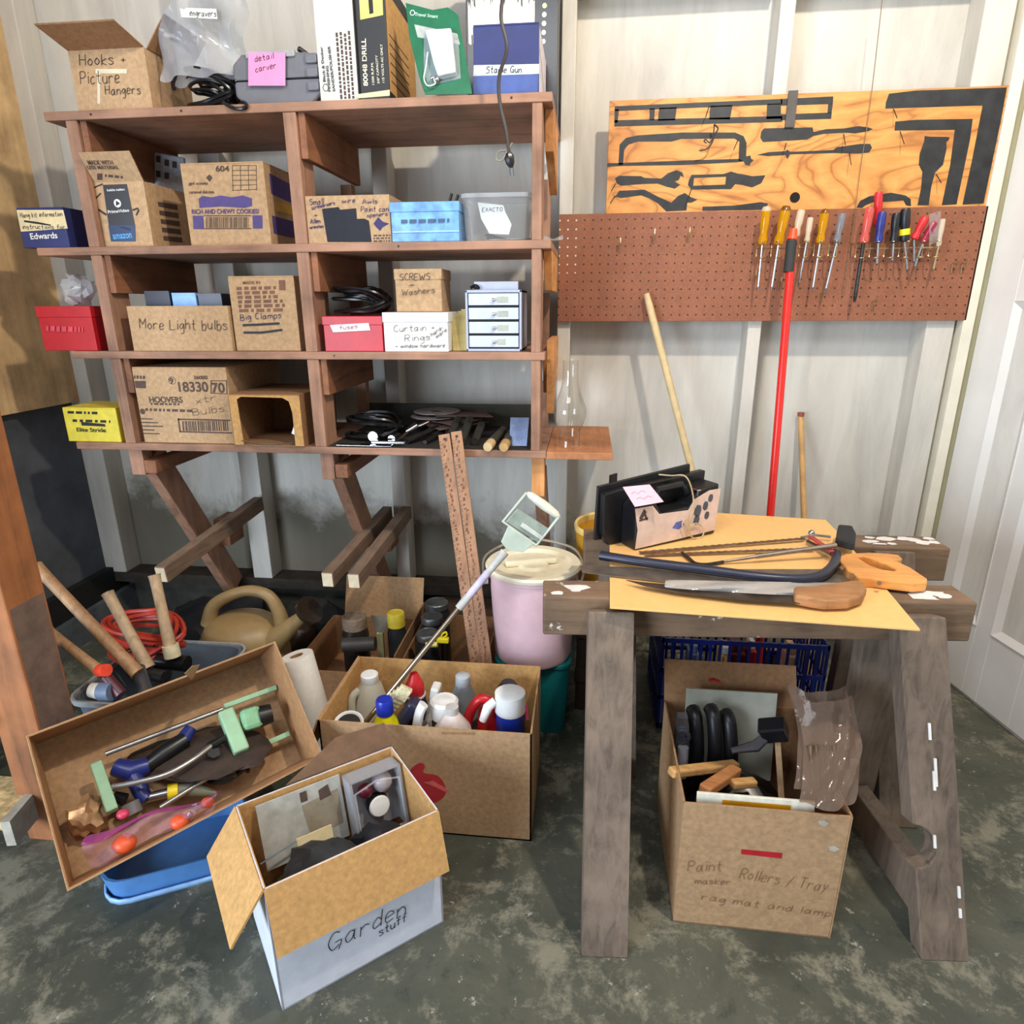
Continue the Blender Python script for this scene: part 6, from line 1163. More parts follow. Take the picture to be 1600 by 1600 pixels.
for k, (u, v, z) in enumerate(((0.22, 0.74, 0.25), (0.34, 0.70, 0.265), (0.46, 0.72, 0.25))):
    c = inbox(Q, u, v, 0); 
    MB().tube(spline([(c.x, c.y+0.01, 0.14), (c.x+0.002, c.y, z-0.03), (c.x-0.004, c.y+0.02, z+0.045), (c.x-0.008, c.y+0.045, z+0.055)]), 0.0165, 10).build('roller_cover', GL, None, smooth=True, label=('leftmost black roller sleeve in the paint box', 'middle black roller sleeve in the paint box', 'right black roller sleeve in the paint box')[k], cat='roller')
c = inbox(Q, 0.62, 0.66, 0.0); t = thing('paint_pad', 'black paint pad holder with angled silver arm in the paint box', 'tool', (c.x, c.y, 0.2))
MB(M4((c.x+0.03, c.y, 0.315), -0.35, 0.3, -0.4)).box(-0.028, 0.028, -0.02, 0.02, -0.02, 0.02).build('pad_block', BLACKP, t, bevel=0.004)
MB().tube([(c.x-0.055, c.y-0.01, 0.262), (c.x-0.005, c.y-0.01, 0.278), (c.x+0.02, c.y, 0.30)], [0.006, 0.013, 0.010], 8).build('arm', mat('silver_arm', (140, 140, 146), 0.25, 0.8), t, smooth=True)
c = inbox(Q, 0.46, 0.52, 0.135); lump('black_bag', 'crumpled black plastic bag filling middle of the paint box', 'bag', c, 0.10, mat('black_bag_film', (16, 16, 18), 0.3, 0, 0.2, 20, 0.4), 1.05, 0.7, 1.0, 0.25, 7)
c = inbox(Q, 0.085, 0.70, 0.0); t = thing('caulk_gun', 'grey caulking frame standing at left edge of the paint box', 'tool', (c.x, c.y, 0.02))
MB().box(c.x-0.012, c.x+0.012, c.y-0.01, c.y+0.01, 0.02, 0.33).build('bar', mat('grey_zinc', (130, 132, 142), 0.35, 0.8, 0.15), t, bevel=0.002)
MB().lathe([(0.008, -0.004), (0.016, -0.004), (0.016, 0.004), (0.008, 0.004), (0.008, -0.004)], M4((c.x+0.004, c.y-0.015, 0.285), 0, math.pi/2), 16).build('ring', mat('grey_zinc', (130, 132, 142)), t, smooth=True)
MB().tube([(c.x+0.005, c.y-0.03, 0.19), (c.x+0.005, c.y-0.02, 0.26)], 0.012, 10).build('nozzle', mat('frosted_nozzle', (160, 160, 166), 0.3), t, smooth=True)
WP = wood('pine_handle', (214, 166, 104), (180, 128, 70), 'x', 20, 0.55, 0.15)
for k, (p, q, y0, y1, w, lab) in enumerate((((1048, 1207), (1150, 1195), -1.17, -1.06, 0.022, 'pale wooden stirring stick poking out over the left rim of the paint box'), ((1100, 1236), (1150, 1203), -1.20, -1.10, 0.026, 'reddish square wooden handle at front of the paint box'), ((1143, 1225), (1180, 1222), -1.15, -1.13, 0.020, 'short rounded wooden brush handle end in the paint box'))):
    MB().beam(at(*p, y=y0), at(*q, y=y1), w, w*0.8).build(('stir_stick', 'wood_offcut', 'paint_brush')[k], WP if k != 1 else wood('reddish_handle', (190, 128, 76), (150, 92, 50), 'x', 20), None, bevel=0.004, label=lab, cat='wood piece')
t, f, w, h = card_in(Q, 'white and amber paint pad packet flat inside the front rim', 0.09, 0.80, 0.055, 0.075, 0.20, 0.306, mat('white_pack', (226, 222, 204), 0.5), 'pad_packet', 'packet', 0.006)
mb = MB(); f.poly(mb, [(w*0.22, h*0.5), (w*0.80, h*0.5), (w*0.80, h*0.9), (w*0.22, h*0.9)]); mb.build('amber_panel', mat('amber_print', (196, 138, 20), 0.5), t)
t, f, w, h = card_in(Q, 'tan cardboard divider sheet standing at right in the paint box', 0.74, 0.78, 0.30, 0.72, 0.12, 0.31, CARD2, 'divider_sheet', 'cardboard', 0.004)
BB = clear('brown_smoky_bag', (188, 164, 146), 0.62, 0.12, (150, 128, 112))
t = thing('plastic_drop_bag', 'brown tinted plastic bag of folded sheeting hanging over right rim of the paint box', 'bag', (0.47, -1.15, 0.2))
rows = []
for i in range(12):
    k = i/11; L = at(1236+8*k+16*math.sin(k*3.0), 1085+165*k, y=-1.08-0.17*k); R_ = at(1330+20*math.sin(k*2.6)-6*k, 1085+165*k, y=-1.08-0.17*k)
    rows.append([L.lerp(R_, j/8)+Vector((0, -0.028*math.sin(math.pi*j/8)+0.008*math.sin(j*2.3+i*1.1), 0.006*math.sin(i+j*1.7))) for j in range(9)])
MB().sheet(rows).build('film_front', BB, t, smooth=True, sub=1)
MB().sheet([[p+Vector((0.0, 0.035, 0.0)) for p in r_] for r_ in rows]).build('film_back', BB, t, smooth=True, sub=1)
for k in range(5): a = at(1262+k*9, 1165, y=-1.165); b = at(1268+k*8, 1250, y=-1.225); MB().beam(a, b, 0.004, 0.03, (0, 1, 0)).build('folded_sheet', mat('brown_fold', (104, 84, 66), 0.6, 0, 0.25, 60), t)
rr_ = at(1075, 1060, y=-0.93); coil('red_ring', 'small red plastic ring at back left of the paint box', 'ring', at(1117, 1063, y=-0.955)-Vector((0, 0, 0.012)), 0.016, 0.003, 1, mat('dull_red', (160, 40, 40), 0.5), 0.5, seed=4)
# --- blue crate behind
X0, X1, Y0, Y1, ZK = 0.235, 0.69, -0.62, -0.32, 0.30
BC = mat('navy_crate_plastic', (26, 40, 120), 0.35, 0, 0.08)
t = thing('blue_crate', 'dark blue lattice plastic crate on the floor behind the paint box', 'crate', ((X0+X1)/2, (Y0+Y1)/2, 0))
mb = MB(); mb.box(X0, X1, Y0, Y1, 0.0, 0.006)
for z in (0.006, 0.10, 0.19, ZK-0.015):
    mb.box(X0, X1, Y0, Y0+0.006, z, z+0.014); mb.box(X0, X1, Y1-0.006, Y1, z, z+0.014); mb.box(X0, X0+0.006, Y0, Y1, z, z+0.014); mb.box(X1-0.006, X1, Y0, Y1, z, z+0.014)
n = 17
for i in range(n+1):
    x = X0+(X1-X0-0.008)*i/n; mb.box(x, x+0.008, Y0+0.0005, Y0+0.0055, 0.006, ZK); mb.box(x, x+0.008, Y1-0.0055, Y1-0.0005, 0.006, ZK)
for i in range(12):
    y = Y0+(Y1-Y0-0.008)*i/11; mb.box(X0+0.0005, X0+0.0055, y, y+0.008, 0.006, ZK); mb.box(X1-0.0055, X1-0.0005, y, y+0.008, 0.006, ZK)
mb.build('lattice', BC, t)
for k, (px, w, m, lab) in enumerate(((1135, 0.03, mat('ochre', (206, 160, 80), 0.5), 'ochre yellow bottle inside the blue crate'), (1152, 0.05, mat('maroon', (88, 16, 30), 0.5), 'dark maroon box inside the blue crate'), (1176, 0.022, mat('scarlet', (200, 36, 44), 0.4), 'upright scarlet tube inside the blue crate'), (1085, 0.03, mat('pale_blue_tin', (130, 150, 190), 0.4), 'pale blue tin at left inside the blue crate'), (1240, 0.03, mat('peach', (220, 180, 150), 0.5), 'peach coloured packet at right inside the blue crate'))):
    c = at(px, 1010, y=-0.585); q = thing('crate_item', lab, 'container', (c.x, -0.56, 0.007))
    MB().box(c.x-w/2, c.x+w/2, -0.60, -0.53, 0.007, 0.24+0.01*(k % 3)).build('body', m, q, bevel=0.006)
    MB().box(c.x-w/3, c.x+w/3, -0.59, -0.54, 0.24+0.01*(k % 3), 0.262+0.01*(k % 3)).build('cap', WHITE if k in (0, 2) else m, q, bevel=0.003)
# ---------------------------------------------------------------- tilted carton on the blue tub
RB = [at(105, 1393, z=0.23), at(505, 1182, z=0.265), at(430, 1002, z=0.435), at(40, 1150, z=0.405)]
e1 = ((RB[1]-RB[0])+(RB[2]-RB[3])).normalized(); e2 = ((RB[3]-RB[0])+(RB[2]-RB[1])); e2 = (e2-e1*e2.dot(e1)).normalized(); UPN = e1.cross(e2).normalized(); UPB = (UPN-e2*0.38).normalized()
DEP = 0.185
cen = sum(RB, Vector())/4
t = thing('sprinkler_carton', 'large tilted tan carton full of garden watering parts propped on a blue tub', 'box', frame(cen-UPB*DEP, e1, e2))
open_carton(t, RB, DEP, CARD, UPB, inner=mat('cardboard_inside', (166, 122, 80), 0.85, 0, 0.1, 60, 0.06))
bf = Face(RB[3]-e2*0.0065-UPB*DEP, RB[2]-RB[3], UPB)
mb = MB(); bf.polypx(mb, [(288, 1052), (300, 1040), (312, 1038), (300, 1062)], 0.0005); mb.build('torn_patch', CARD_E, t)
B4 = RB
def ib(u, v, h): # inside the tilted carton: fractions along front, back; height above its floor
    a = B4[0].lerp(B4[1], u); b = B4[3].lerp(B4[2], u); return a.lerp(b, v)-UPB*DEP+UPB*h
MG = mat('mint_metal', (150, 190, 152), 0.45, 0, 0.06); ALU = mat('dull_aluminium', (190, 188, 184), 0.3, 0.9, 0.05, 30, 0.02)
def ipx(px, py, h): # photograph point on the plane h above the carton floor
    return hitplane(px, py, cen-UPB*DEP+UPB*h, UPN)
t = thing('lawn_sprinkler', 'mint green oscillating lawn sprinkler with curved aluminium tube in tilted carton', 'sprinkler', frame(ib(0.5, 0.6, 0.04), e1, e2))
h = 0.085
MB().beam(ipx(150, 1193, h), ipx(176, 1268, h), 0.022, 0.02, UPB).build('end_bracket', MG, t, bevel=0.003)
MB().beam(ipx(352, 1112, h), ipx(378, 1176, h), 0.034, 0.03, UPB).build('motor_bracket', MG, t, bevel=0.004)
MB().beam(ipx(376, 1128, h), ipx(408, 1118, h), 0.05, 0.045, UPB).build('motor_housing', mat('mint_plastic', (124, 172, 130), 0.4), t, bevel=0.01)
MB().tube([ipx(404, 1120, h), ipx(424, 1114, h)], [0.026, 0.022], 14).build('hose_inlet', BLACKP, t, smooth=True)
for p, q in (((165, 1178), (348, 1108)), ((250, 1262), (372, 1186))): MB().tube([ipx(*p, h-0.02), ipx(*q, h-0.02)], 0.0055, 10).build('rail', ALU, t, smooth=True)
for p, q in (((350, 1104), (432, 1074)), ((384, 1176), (452, 1146))): MB().beam(ipx(*p, h-0.03), ipx(*q, h-0.03), 0.012, 0.012, UPB).build('leg', MG, t, bevel=0.002)
MB().tube(spline([ipx(*p, h+k) for p, k in (((176, 1229), 0.005), ((215, 1222), 0.018), ((260, 1210), 0.028), ((300, 1188), 0.025), ((332, 1164), 0.012))]), 0.0062, 12).build('spray_tube', ALU, t, smooth=True)
MB().tube([ipx(328, 1166, h+0.012), ipx(348, 1154, h)], 0.010, 10).build('tube_collar', BLACKP, t, smooth=True)
MB().prism([ipx(*p, h) for p in ((320, 1170), (342, 1168), (345, 1180), (332, 1186), (322, 1182))], UPB*0.012).build('tab', BLACKP, t, bevel=0.002)
BN = mat('blue_nozzle', (34, 46, 118), 0.35, 0, 0.1); hh = 0.05
t = thing('hose_nozzle', 'blue and black trigger hose nozzle lying inside sprinkler frame', 'nozzle', ipx(240, 1200, 0.03))
MB().tube([ipx(180, 1198, hh), ipx(205, 1206, hh), ipx(232, 1196, hh)], [0.018, 0.024, 0.018], 12).build('head', BN, t, smooth=True)
MB().tube([ipx(228, 1198, hh), ipx(255, 1178, hh), ipx(290, 1155, hh)], [0.016, 0.022, 0.018], 12).build('grip', BLACKP, t, smooth=True)
MB().tube([ipx(286, 1156, hh), ipx(298, 1138, hh)], [0.017, 0.013], 12).build('connector', BN, t, smooth=True)
MB().tube([ipx(205, 1206, hh), ipx(222, 1240, hh), ipx(230, 1250, hh)], [0.018, 0.016, 0.012], 10).build('lower_head', BN, t, smooth=True)
t = thing('hand_pruner', 'hose wand with yellow band and grey tapered grip in tilted carton', 'wand', ipx(285, 1235, 0.03))
MB().tube([ipx(232, 1246, hh), ipx(265, 1238, hh)], 0.010, 10).build('stem', STEEL, t, smooth=True)
MB().tube([ipx(262, 1238, hh), ipx(278, 1235, hh)], 0.0165, 12).build('yellow_band', mat('signal_yellow', (236, 206, 30), 0.4), t, smooth=True)
MB().tube([ipx(278, 1235, hh), ipx(300, 1232, hh), ipx(338, 1240, hh)], [0.015, 0.017, 0.006], 12).build('grip', mat('olive_grey_grip', (110, 108, 88), 0.5), t, smooth=True)
t = thing('pipe_elbow', 'grey threaded pipe ring near lower left of tilted carton', 'fitting', ipx(205, 1262, 0.03))
MB().lathe([(0.011, -0.012), (0.019, -0.012), (0.019, 0.012), (0.011, 0.012), (0.011, -0.012)], frame(ipx(205, 1263, hh), e1, UPB), 18).build('ring', mat('grey_fitting', (112, 110, 110), 0.4), t, smooth=True)
MB().tube([ipx(196, 1250, hh), ipx(182, 1246, hh), ipx(176, 1256, hh)], 0.013, 10).build('elbow', BLACKP, t, smooth=True)
c = ipx(140, 1275, 0.04); lump('crumpled_foil', 'crumpled brown wrapper at far left inside tilted carton', 'wrapper', c, 0.036, mat('brown_foil', (190, 150, 110), 0.35, 0.3, 0.2, 30, 0.4), 1, 1, 1, 0.4, 5)
c = ipx(300, 1172, 0.022); lump('dark_filler', 'dark brown filler added to darken the bottom of tilted carton', 'paper', c, 0.115, mat('dark_filler_tone', (62, 48, 40), 0.9, 0, 0.25), 1.5, 0.85, 0.16, 0.2, 15)  # lump added so the carton interior comes out darker
coil('black_tubing', 'loop of thin black tubing in the right of tilted carton', 'tubing', ipx(350, 1215, 0.03), 0.05, 0.005, 3, mat('brown_black_tube', (36, 30, 26), 0.5), 0.7, seed=8)
PBG = clear('pink_zip_bag', (240, 214, 222), 0.80, 0.12, (214, 176, 192))
t = thing('zip_bag', 'clear zip bag with pink purple seal at front of tilted carton', 'bag', ipx(240, 1300, 0.06))
rows = []
for i in range(8):
    k = i/7; L = Vector((132, 1335)).lerp(Vector((112, 1372)), 0) ; a = Vector((126+16*k, 1322+36*k)); b = Vector((340-6*k, 1238+30*k))
    rows.append([ipx(a.x+(b.x-a.x)*j/12, a.y+(b.y-a.y)*j/12+6*math.sin(j*0.8), DEP*0.93-0.03*k+0.010*math.sin(j*1.1+i)) for j in range(13)])
MB().sheet(rows).build('film', PBG, t, smooth=True, sub=1)
MB().sheet([[p+UPB*0.002 for p in rows[0]], [p+UPB*0.004+e2*0.004 for p in [ipx(128+(345-128)*j/12, 1322+(1238-1322)*j/12+6*math.sin(j*0.8), DEP*0.95) for j in range(13)]], [ipx(132+(350-132)*j/12, 1305+(1236-1305)*j/12+5*math.sin(j*0.8), DEP*0.94) for j in range(13)]]).build('zip_seal', clear('purple_zip', (214, 130, 170), 0.55, 0.2, (170, 80, 140)), t, smooth=True, sub=1)
for k, (p, r_) in enumerate((((182, 1352), 0.020), ((268, 1318), 0.017), ((312, 1288), 0.012), ((180, 1306), 0.011))):
    MB().ball(ipx(p[0]+12, p[1]-34, DEP*0.80), r_, 1.1, 1, 0.8).build('float_ball', ORA if k < 3 else mat('rose_part', (200, 60, 90), 0.4), None, smooth=True, label=('orange plastic float at left in the zip bag', 'orange plastic float in middle of the zip bag', 'small orange float at right in the zip bag', 'rosy red plastic part above the zip bag')[k], cat='float')
for k, p in enumerate(((285, 1306), (297, 1294))): MB().tube([ipx(p[0]+8, p[1]-28, DEP*0.8), ipx(p[0]+14, p[1]-36, DEP*0.83)], 0.006, 8).build('metal_fitting', CHROME, None, smooth=True, label=('left shiny metal fitting in the zip bag', 'right shiny metal fitting in the zip bag')[k], cat='fitting')
# blue tub under it
ta, tb = at(180, 1411, z=0.012), at(326, 1371, z=0.012)
bc = Vector((-0.80, -1.12, 0)); 
t = thing('blue_tub', 'low blue plastic tub on the floor under the tilted carton', 'tub', bc)
mb = MB(); TBL = mat('mid_blue_plastic', (88, 140, 200), 0.4, 0, 0.05)
ang = math.atan2((tb-ta).y, (tb-ta).x); TM = M4(((ta.x+tb.x)/2, (ta.y+tb.y)/2, 0), ang)
loft(MB(TM), [rrect(-0.11, 0.16, 0.012, 0.20, 0.05, 0.0), rrect(-0.12, 0.17, 0.004, 0.21, 0.055, 0.058), rrect(-0.115, 0.165, 0.008, 0.206, 0.055, 0.058), rrect(-0.105, 0.155, 0.016, 0.196, 0.05, 0.004)], True, True).build('tub_side', TBL, t, smooth=True)
loft(MB(TM), [rrect(-0.118, 0.168, 0.002, 0.21, 0.055, 0.0), rrect(-0.118, 0.168, 0.002, 0.21, 0.055, 0.012)], False, False).build('foot_rim', mat('light_blue_rim', (150, 190, 232), 0.35), t, smooth=True, solid=0.004)
# ---------------------------------------------------------------- long handled tools in a grey bin at left
t = thing('tool_bin', 'grey plastic bin holding the hammers and red cord behind tilted carton', 'bin', (-1.14, -0.84, 0))
GB = mat('slate_bin', (92, 100, 110), 0.5, 0, 0.08); BX = (-1.30, -0.98, -0.99, -0.68)
loft(MB(), [rrect(BX[0]+0.02, BX[1]-0.02, BX[2]+0.02, BX[3]-0.02, 0.04, 0.0), rrect(BX[0], BX[1], BX[2], BX[3], 0.04, 0.235), rrect(BX[0]+0.006, BX[1]-0.006, BX[2]+0.006, BX[3]-0.006, 0.038, 0.235), rrect(BX[0]+0.026, BX[1]-0.026, BX[2]+0.026, BX[3]-0.026, 0.036, 0.006)], True, True).build('bin_side', GB, t, smooth=True)
loft(MB(), [rrect(BX[0]-0.008, BX[1]+0.008, BX[2]-0.008, BX[3]+0.008, 0.045, 0.225), rrect(BX[0]-0.008, BX[1]+0.008, BX[2]-0.008, BX[3]+0.008, 0.045, 0.24)], False, False).build('rim', mat('pale_grey_rim', (164, 168, 170), 0.5), t, solid=0.006)
HW = wood('hickory_handle', (176, 136, 96), (128, 92, 60), 'z', 22, 0.55, 0.2); HW2 = wood('pale_hickory', (190, 162, 128), (148, 118, 88), 'z', 22, 0.6, 0.2)
def handle(lab, top, bot, y0, y1, r, m, head=None, hm=None):
    a, b = at(*top, y=y0), at(*bot, y=y1); t = thing('hammer', lab, 'hammer', b, 'hammers standing handle-up behind the tilted carton'); 
    MB().tube(spline([a, a.lerp(b, 0.04), a.lerp(b, 0.3), a.lerp(b, 0.7), b]), [r*(0.75 if i == 0 else 1.05-0.2*math.sin(math.pi*i/24)) for i in range(25)], 12, ry=None).build('handle', m, t, smooth=True)
    if head: MB().tube([Vector(head[0]), Vector(head[0]).lerp(Vector(head[1]), 0.25), Vector(head[1])], [head[2], head[2]*0.8, head[2]], 14).build('head', hm, t, smooth=True)
    return t, a, b
t, a, b = handle('longest hammer handle slanting up behind the orange post at left', (56, 884), (215, 1052), -0.92, -1.00, 0.0165, HW, None)
p = at(222, 1062, y=-1.005); MB().tube([p+Vector((-0.03, 0.03, 0.01)), p+Vector((0.03, -0.03, -0.02))], 0.017, 12).build('head', mat('steel_grey_head', (96, 98, 104), 0.35, 0.7), t, smooth=True)
t, a, b = handle('lower hammer handle with orange collar behind the post at left', (75, 985), (160, 1052), -1.02, -1.06, 0.0135, HW, None)
p = at(163, 1048, y=-1.06); MB().tube([p+Vector((-0.012, 0, 0.0)), p+Vector((0.012, -0.006, 0.006))], 0.015, 12).build('collar', mat('neon_orange', (236, 76, 50), 0.4), t, smooth=True)
MB().tube([at(165, 1058, y=-1.062), at(190, 1085, y=-1.075)], 0.014, 12).build('neck', mat('maroon_neck', (78, 28, 40), 0.4), t, smooth=True)
MB().tube([at(158, 1080, y=-1.08), at(143, 1078, y=-1.08)], [0.020, 0.017], 14).build('white_face', mat('off_white_rubber', (206, 200, 186), 0.5), t, smooth=True)
MB().tube([at(176, 1080, y=-1.08), at(158, 1080, y=-1.08)], 0.022, 14).build('head', mat('blue_grey_rubber', (100, 116, 140), 0.5), t, smooth=True)
t, a, b = handle('middle hammer with pale handle standing upright behind tilted carton', (168, 926), (232, 1044), -0.86, -0.92, 0.0165, HW2, None)
MB().tube([b+Vector((-0.05, 0, -0.012)), b+Vector((0.05, -0.01, -0.016))], 0.016, 12).build('head', IRON, t, smooth=True)
t, a, b = handle('rightmost hammer with pale handle and cream collar by the red cord', (241, 898), (266, 1012), -0.80, -0.86, 0.0165, HW2, None)
MB().tube([at(266, 1008, y=-0.862), at(270, 1026, y=-0.866)], 0.021, 14).build('cream_collar', mat('cream_collar', (222, 212, 176), 0.5), t, smooth=True)
p = at(271, 1034, y=-0.85); MB().tube([p+Vector((-0.045, 0, 0)), p+Vector((0.04, 0.0, -0.004))], 0.022, 14).build('head', BLACKP, t, smooth=True)
c = at(238, 985, y=-0.76); coil('extension_cord', 'coiled red orange extension cord in the grey bin behind the hammers', 'cord', (c.x, -0.79, c.z-0.06), 0.085, 0.006, 14, mat('red_orange_cord', (176, 52, 36), 0.45, 0, 0.1), 0.85, seed=11, hz=0.10)
# ---------------------------------------------------------------- watering can
WC = mat('khaki_plastic', (158, 132, 88), 0.42, 0, 0.05)
yc = -0.56; a, b = at(318, 985, y=yc), at(447, 985, y=yc); cx = (a.x+b.x)/2; R = (b.x-a.x)/2; zt = at(385, 950, y=yc).z
t = thing('watering_can', 'khaki plastic watering can with loop handle behind tilted carton', 'watering can', (cx, yc, 0))
zs = zt-0.088
MB().lathe([(0, 0), (R*0.9, 0), (R*0.98, 0.01), (R, zs*0.5), (R*0.98, zs-0.02), (R*1.0, zs-0.016), (R*0.97, zs+0.0), (R*0.86, zs+0.03), (R*0.6, zs+0.055), (R*0.3, zs+0.065), (0, zs+0.066)], Matrix.Translation((cx, yc, 0)), 36, 1, 0.8).build('body', WC, t, smooth=True)
H_ = [at(*p, y=yc-0.01) for p in ((326, 975), (333, 948), (356, 932), (388, 923), (418, 930), (434, 952), (441, 975))]
MB().tube(spline(H_), [0.024-0.007*math.sin(math.pi*i/36) for i in range(37)], 14).build('handle', WC, t, smooth=True)
s0, s1 = at(432, 998, y=yc-0.03), at(474, 962, y=yc-0.05)
MB().tube([s0+(s0-s1)*0.2, s0, s0.lerp(s1, 0.5), s1], [0.045, 0.038, 0.026, 0.018], 16).build('spout', WC, t, smooth=True)
MB().tube([s1, s1+(s1-s0).normalized()*0.02, s1+(s1-s0).normalized()*0.035], [0.019, 0.042, 0.044], 20).build('sprinkler_rose', mat('dark_rose', (48, 38, 30), 0.25), t, smooth=True)
MB().lathe([(R*0.99, zs-0.024), (R*1.02, zs-0.02), (R*1.02, zs-0.014), (R*0.985, zs-0.01)], Matrix.Translation((cx, yc, 0)), 36, 1, 0.8).build('seam', WC, t, smooth=True)
# ---------------------------------------------------------------- paper towel roll
ta_, tb_ = at(463, 1024, y=-0.86), at(494, 1130, y=-0.88); d = (ta_-tb_).normalized(); Lr = 0.27; base = ta_-d*Lr
Q = d.to_track_quat('Z', 'Y').to_matrix().to_4x4(); Q.translation = base
t = thing('paper_towel_roll', 'white paper towel roll standing between tilted carton and bottle carton', 'paper towel', Q)
MB().lathe([(0.018, Lr), (0.042, Lr), (0.043, Lr-0.003), (0.043, 0.003), (0.042, 0), (0.018, 0), (0.018, Lr)], Q, 32).build('paper', mat('towel_paper', (230, 226, 216), 0.9, 0, 0.03, 80, 0.4), t, smooth=True)
MB().lathe([(0.015, Lr-0.002), (0.0178, Lr-0.002), (0.0178, 0.002), (0.015, 0.002), (0.015, Lr-0.002)], Q, 24).build('core', CARD_D, t, smooth=True)
# ---------------------------------------------------------------- cartons at the back
X0, X1, Y0, Y1, ZK = -0.865, -0.545, -0.66, -0.30, 0.20
t = thing('tin_carton', 'open brown carton of jars and tins under the shelf at the wall', 'box', ((X0+X1)/2, (Y0+Y1)/2, 0))
open_carton(t, [(X0, Y0, 0.155), (X1, Y0, 0.155), (X1, Y1, 0.155), (X0, Y1, 0.155)], 0.1545, CARD_D)
flap(t, (X1, Y1, 0.155), (X0+0.04, Y1, 0.155), (0, 0.05, 0.135), CARD, label='raised tan back flap')
flap(t, (X1, Y0, 0.155), (X1, Y1, 0.155), (0.004, 0.01, 0.06), CARD_D)
def jar(lab, px, y, zb, r, m, capm, ch=0.02, name='jar', cat='jar'):
    p = at(*px, y=y); H = p.z-zb; t = thing(name, lab, cat, (p.x, y, zb)); Mx = Matrix.Translation((p.x, y, zb))
    MB().lathe([(0, 0), (r*0.95, 0), (r, 0.006), (r, H-ch-0.02), (r*0.86, H-ch-0.004), (r*0.86, H-ch)], Mx, 22).build('glass', m, t, smooth=True)
    MB().lathe([(r*0.8, H-ch), (r*0.92, H-ch), (r*0.92, H-0.003), (r*0.86, H), (0, H-0.002)], Mx, 22).build('lid', capm, t, smooth=True)
    MB().lathe([(r*0.7, H-0.0005), (r*0.74, H+0.0008), (r*0.78, H-0.0005)], Mx, 22).build('lid_ring', capm, t, smooth=True)
    return t
DG = mat('dark_glass', (40, 42, 44), 0.15, 0, 0.1); ZN = mat('dull_zinc', (112, 114, 114), 0.35, 0.7, 0.15, 40)
jar('wide dark can with greyish rag-like lid in the brown carton under shelf', (553, 962), -0.50, 0.005, 0.042, mat('dark_can', (36, 32, 30), 0.4), mat('dusty_lid', (128, 110, 92), 0.8, 0, 0.2, 40), 0.04, 'paint_can', 'can')
jar('dark bottle with yellow cap in the brown carton under shelf', (618, 957), -0.50, 0.005, 0.030, DG, mat('dull_yellow_cap', (196, 176, 50), 0.5), 0.045, 'oil_bottle', 'bottle')
p = at(594, 975, y=-0.46); t = thing('wall_scraper', 'grey wedge-shaped scraper blade between can and yellow capped bottle', 'scraper', (p.x, -0.46, 0.005))
MB().prism([(p.x-0.03, -0.46, p.z+0.03), (p.x+0.032, -0.46, p.z+0.03), (p.x+0.012, -0.46, p.z-0.03), (p.x-0.018, -0.46, p.z-0.03)], (0, 0.004, 0)).build('blade', mat('dull_grey_steel', (136, 130, 116), 0.5), t)
MB().box(p.x-0.014, p.x+0.008, -0.466, -0.452, 0.006, p.z-0.03).build('handle', mat('cream_handle', (190, 180, 130), 0.5), t, bevel=0.003)
p = at(560, 1000, y=-0.58); MB().tube([(p.x-0.05, -0.58, p.z-0.02), (p.x+0.05, -0.57, p.z-0.015)], 0.022, 14).build('grey_tube', mat('dark_grey_tube', (60, 56, 52), 0.4), None, smooth=True, label='dark grey tube lying at front of the brown carton under shelf', cat='tube')
X0, X1 = -0.53, -0.275
t = thing('jar_carton', 'small brown carton of dark jars beside the rulers at the wall', 'box', ((X0+X1)/2, (Y0+Y1)/2, 0))
open_carton(t, [(X0, -0.66, 0.178), (X1, -0.66, 0.178), (X1, -0.30, 0.178), (X0, -0.30, 0.178)], 0.1775, CARD_D)
jar('dark jar at the back of small jar carton', (682, 940), -0.395, 0.008, 0.042, DG, ZN)
jar('dark jar in the middle of small jar carton', (675, 962), -0.482, 0.008, 0.038, DG, ZN)
jar('dark jar nearest front in small jar carton', (668, 988), -0.572, 0.008, 0.038, DG, ZN)
p = at(692, 1000, y=-0.625); t = thing('yellow_clip', 'bright yellow plastic clip at front of small jar carton', 'clip', p)
MB(Matrix.Translation(p)).box(-0.018, 0.018, -0.008, 0.008, -0.008, 0.008).build('base', YEL, t, bevel=0.003)
MB(Matrix.Translation(p)).tube(spline([(-0.006, 0, 0.006), (0.0, 0, 0.02), (0.010, 0, 0.026), (0.012, 0, 0.016), (0.002, 0, 0.008)]), 0.003, 6).build('hook', YEL, t, smooth=True)
p = at(676, 1008, y=-0.64); MB().tube([p+Vector((-0.02, 0, 0)), p+Vector((0.014, 0, 0.003))], 0.008, 8).build('yellow_stub', mat('pale_yellow_plastic', (226, 214, 110), 0.4), None, smooth=True, label='pale yellow plastic stub at front of small jar carton', cat='part')
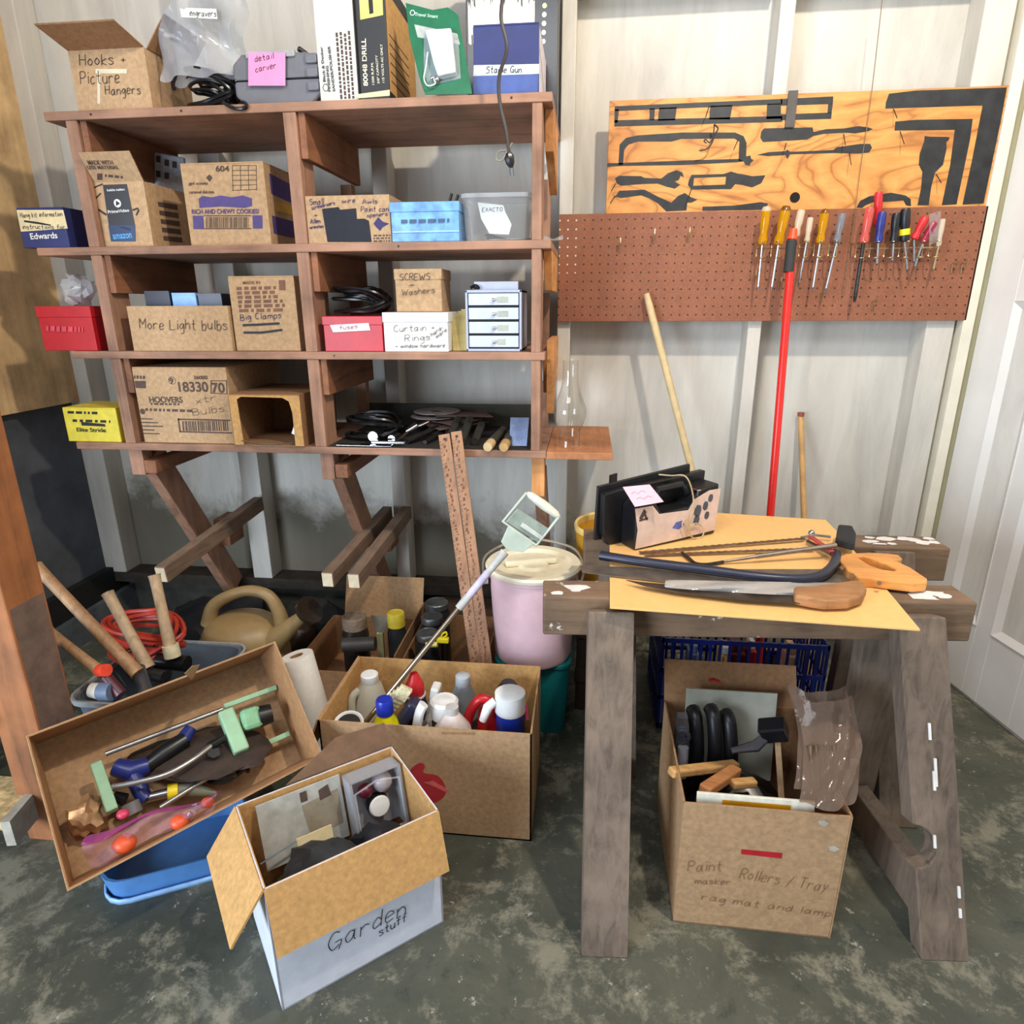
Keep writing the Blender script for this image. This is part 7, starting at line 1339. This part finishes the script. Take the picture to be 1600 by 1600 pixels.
# two printed wooden rulers leaning on the shelf edge
RW = wood('ruler_wood', (156, 116, 86), (116, 80, 56), 'z', 20, 0.7, 0.2)
for k, (tl, tr, bl, br) in enumerate((((684, 681), (703, 676), (730, 1010), (749, 1010)), ((703, 674), (722, 674), (749, 1008), (764, 1008)))):
    a, b = (at(*tl, y=-0.535)+at(*tr, y=-0.535))/2, (at(*bl, y=-0.70)+at(*br, y=-0.70))/2
    w = (at(*tr, y=-0.535)-at(*tl, y=-0.535)).length*0.88; b = extend(a, b, 0.003)
    t = thing('wooden_ruler', ('left of two printed wooden rulers leaning on the shelf edge', 'right of two printed wooden rulers leaning on the shelf edge')[k], 'ruler', b)
    d = (a-b).normalized(); s_ = Vector((1, 0, 0)); s_ = (s_-d*s_.dot(d)).normalized(); n = s_.cross(d); Ln = (a-b).length
    MB().prism([b-s_*w/2, b+s_*w/2, a+s_*w/2, a-s_*w/2], -n*0.007).build('strip', RW, t, bevel=0.001)
    f = Face(b-s_*w/2+n*0.0, s_, d); mb = MB(); rr = random.Random(k); v = 0.2
    while v < Ln-0.02:
        l = rr.uniform(0.003, 0.012); u0 = rr.uniform(0.2, 0.55)*w; q_ = w*rr.uniform(0.08, 0.22); f.poly(mb, [(u0, v), (u0+q_, v+0.002), (u0+q_, v+l), (u0, v+l*0.9)], 0.0004); f.poly(mb, [(w*0.05, v), (w*0.14, v), (w*0.14, v+0.002), (w*0.05, v+0.002)], 0.0004); v += l*0.6+rr.uniform(0.002, 0.01)
    mb.build('worn_print', mat('worn_brown_print', (112, 74, 54), 0.8), t)
    MB().tube([a-d*0.014-n*0.001, a-d*0.014+n*0.001], 0.004, 8).build('hang_hole', IRON, t)
# loose sticks stored across the braces
SG = wood('grey_brown_stick', (126, 104, 86), (82, 64, 50), 'y', 16, 0.8, 0.3); EN = mat('lit_end_grain', (206, 190, 160), 0.7)  # light on the near stick ends is put into the pale tone
for k, (nr, fr, yn, w, h, lab) in enumerate((((252, 898), (405, 786), -0.66, 0.034, 0.05, 'long grey brown stick resting across the left brace under the shelf'), ((512, 906), (606, 800), -0.66, 0.034, 0.045, 'left grey stick resting across the right brace under the shelf'), ((553, 908), (636, 800), -0.66, 0.034, 0.045, 'right grey stick resting across the right brace under the shelf'))):
    a, b = at(*nr, y=yn), at(*fr, y=-0.115); t = thing('wooden_stick', lab, 'stick', a)
    MB().beam(a, b, w, h).build('shaft', SG, t, bevel=0.002); d = (b-a).normalized()
    MB().beam(a-d*0.002, a+d*0.0, w*0.9, h*0.9).build('cut_end', EN, t)
lump('black_sack', 'black plastic sack lying against the wall under the left brace', 'sack', (-1.30, -0.28, 0.09), 0.13, mat('black_sack_film', (20, 20, 24), 0.35, 0, 0.2, 20, 0.4), 1.5, 0.9, 0.75, 0.25, 9)
lump('dark_pot', 'dark brown round pot beside the watering can spout', 'pot', (at(480, 965, y=-0.34).x-0.05, -0.36, 0.09), 0.085, mat('dark_pot_glaze', (52, 40, 34), 0.2, 0, 0.15), 1.0, 0.9, 1.0, 0.03, 3)
lump('drop_cloth', 'dark folded drop cloth on the floor behind the watering can', 'cloth', (-0.98, -0.22, 0.085), 0.11, mat('charcoal_cloth', (38, 36, 36), 0.9, 0, 0.2, 40, 0.3), 1.1, 0.7, 0.8, 0.2, 12)
MB().box(-0.52, -0.20, -0.27, -0.10, 0, 0.155).build('dark_crate_board', wood('dark_old_board', (70, 50, 36), (40, 28, 20), 'x', 10), None, bevel=0.006, label='dark old wooden block against the wall behind the jar carton', cat='block')
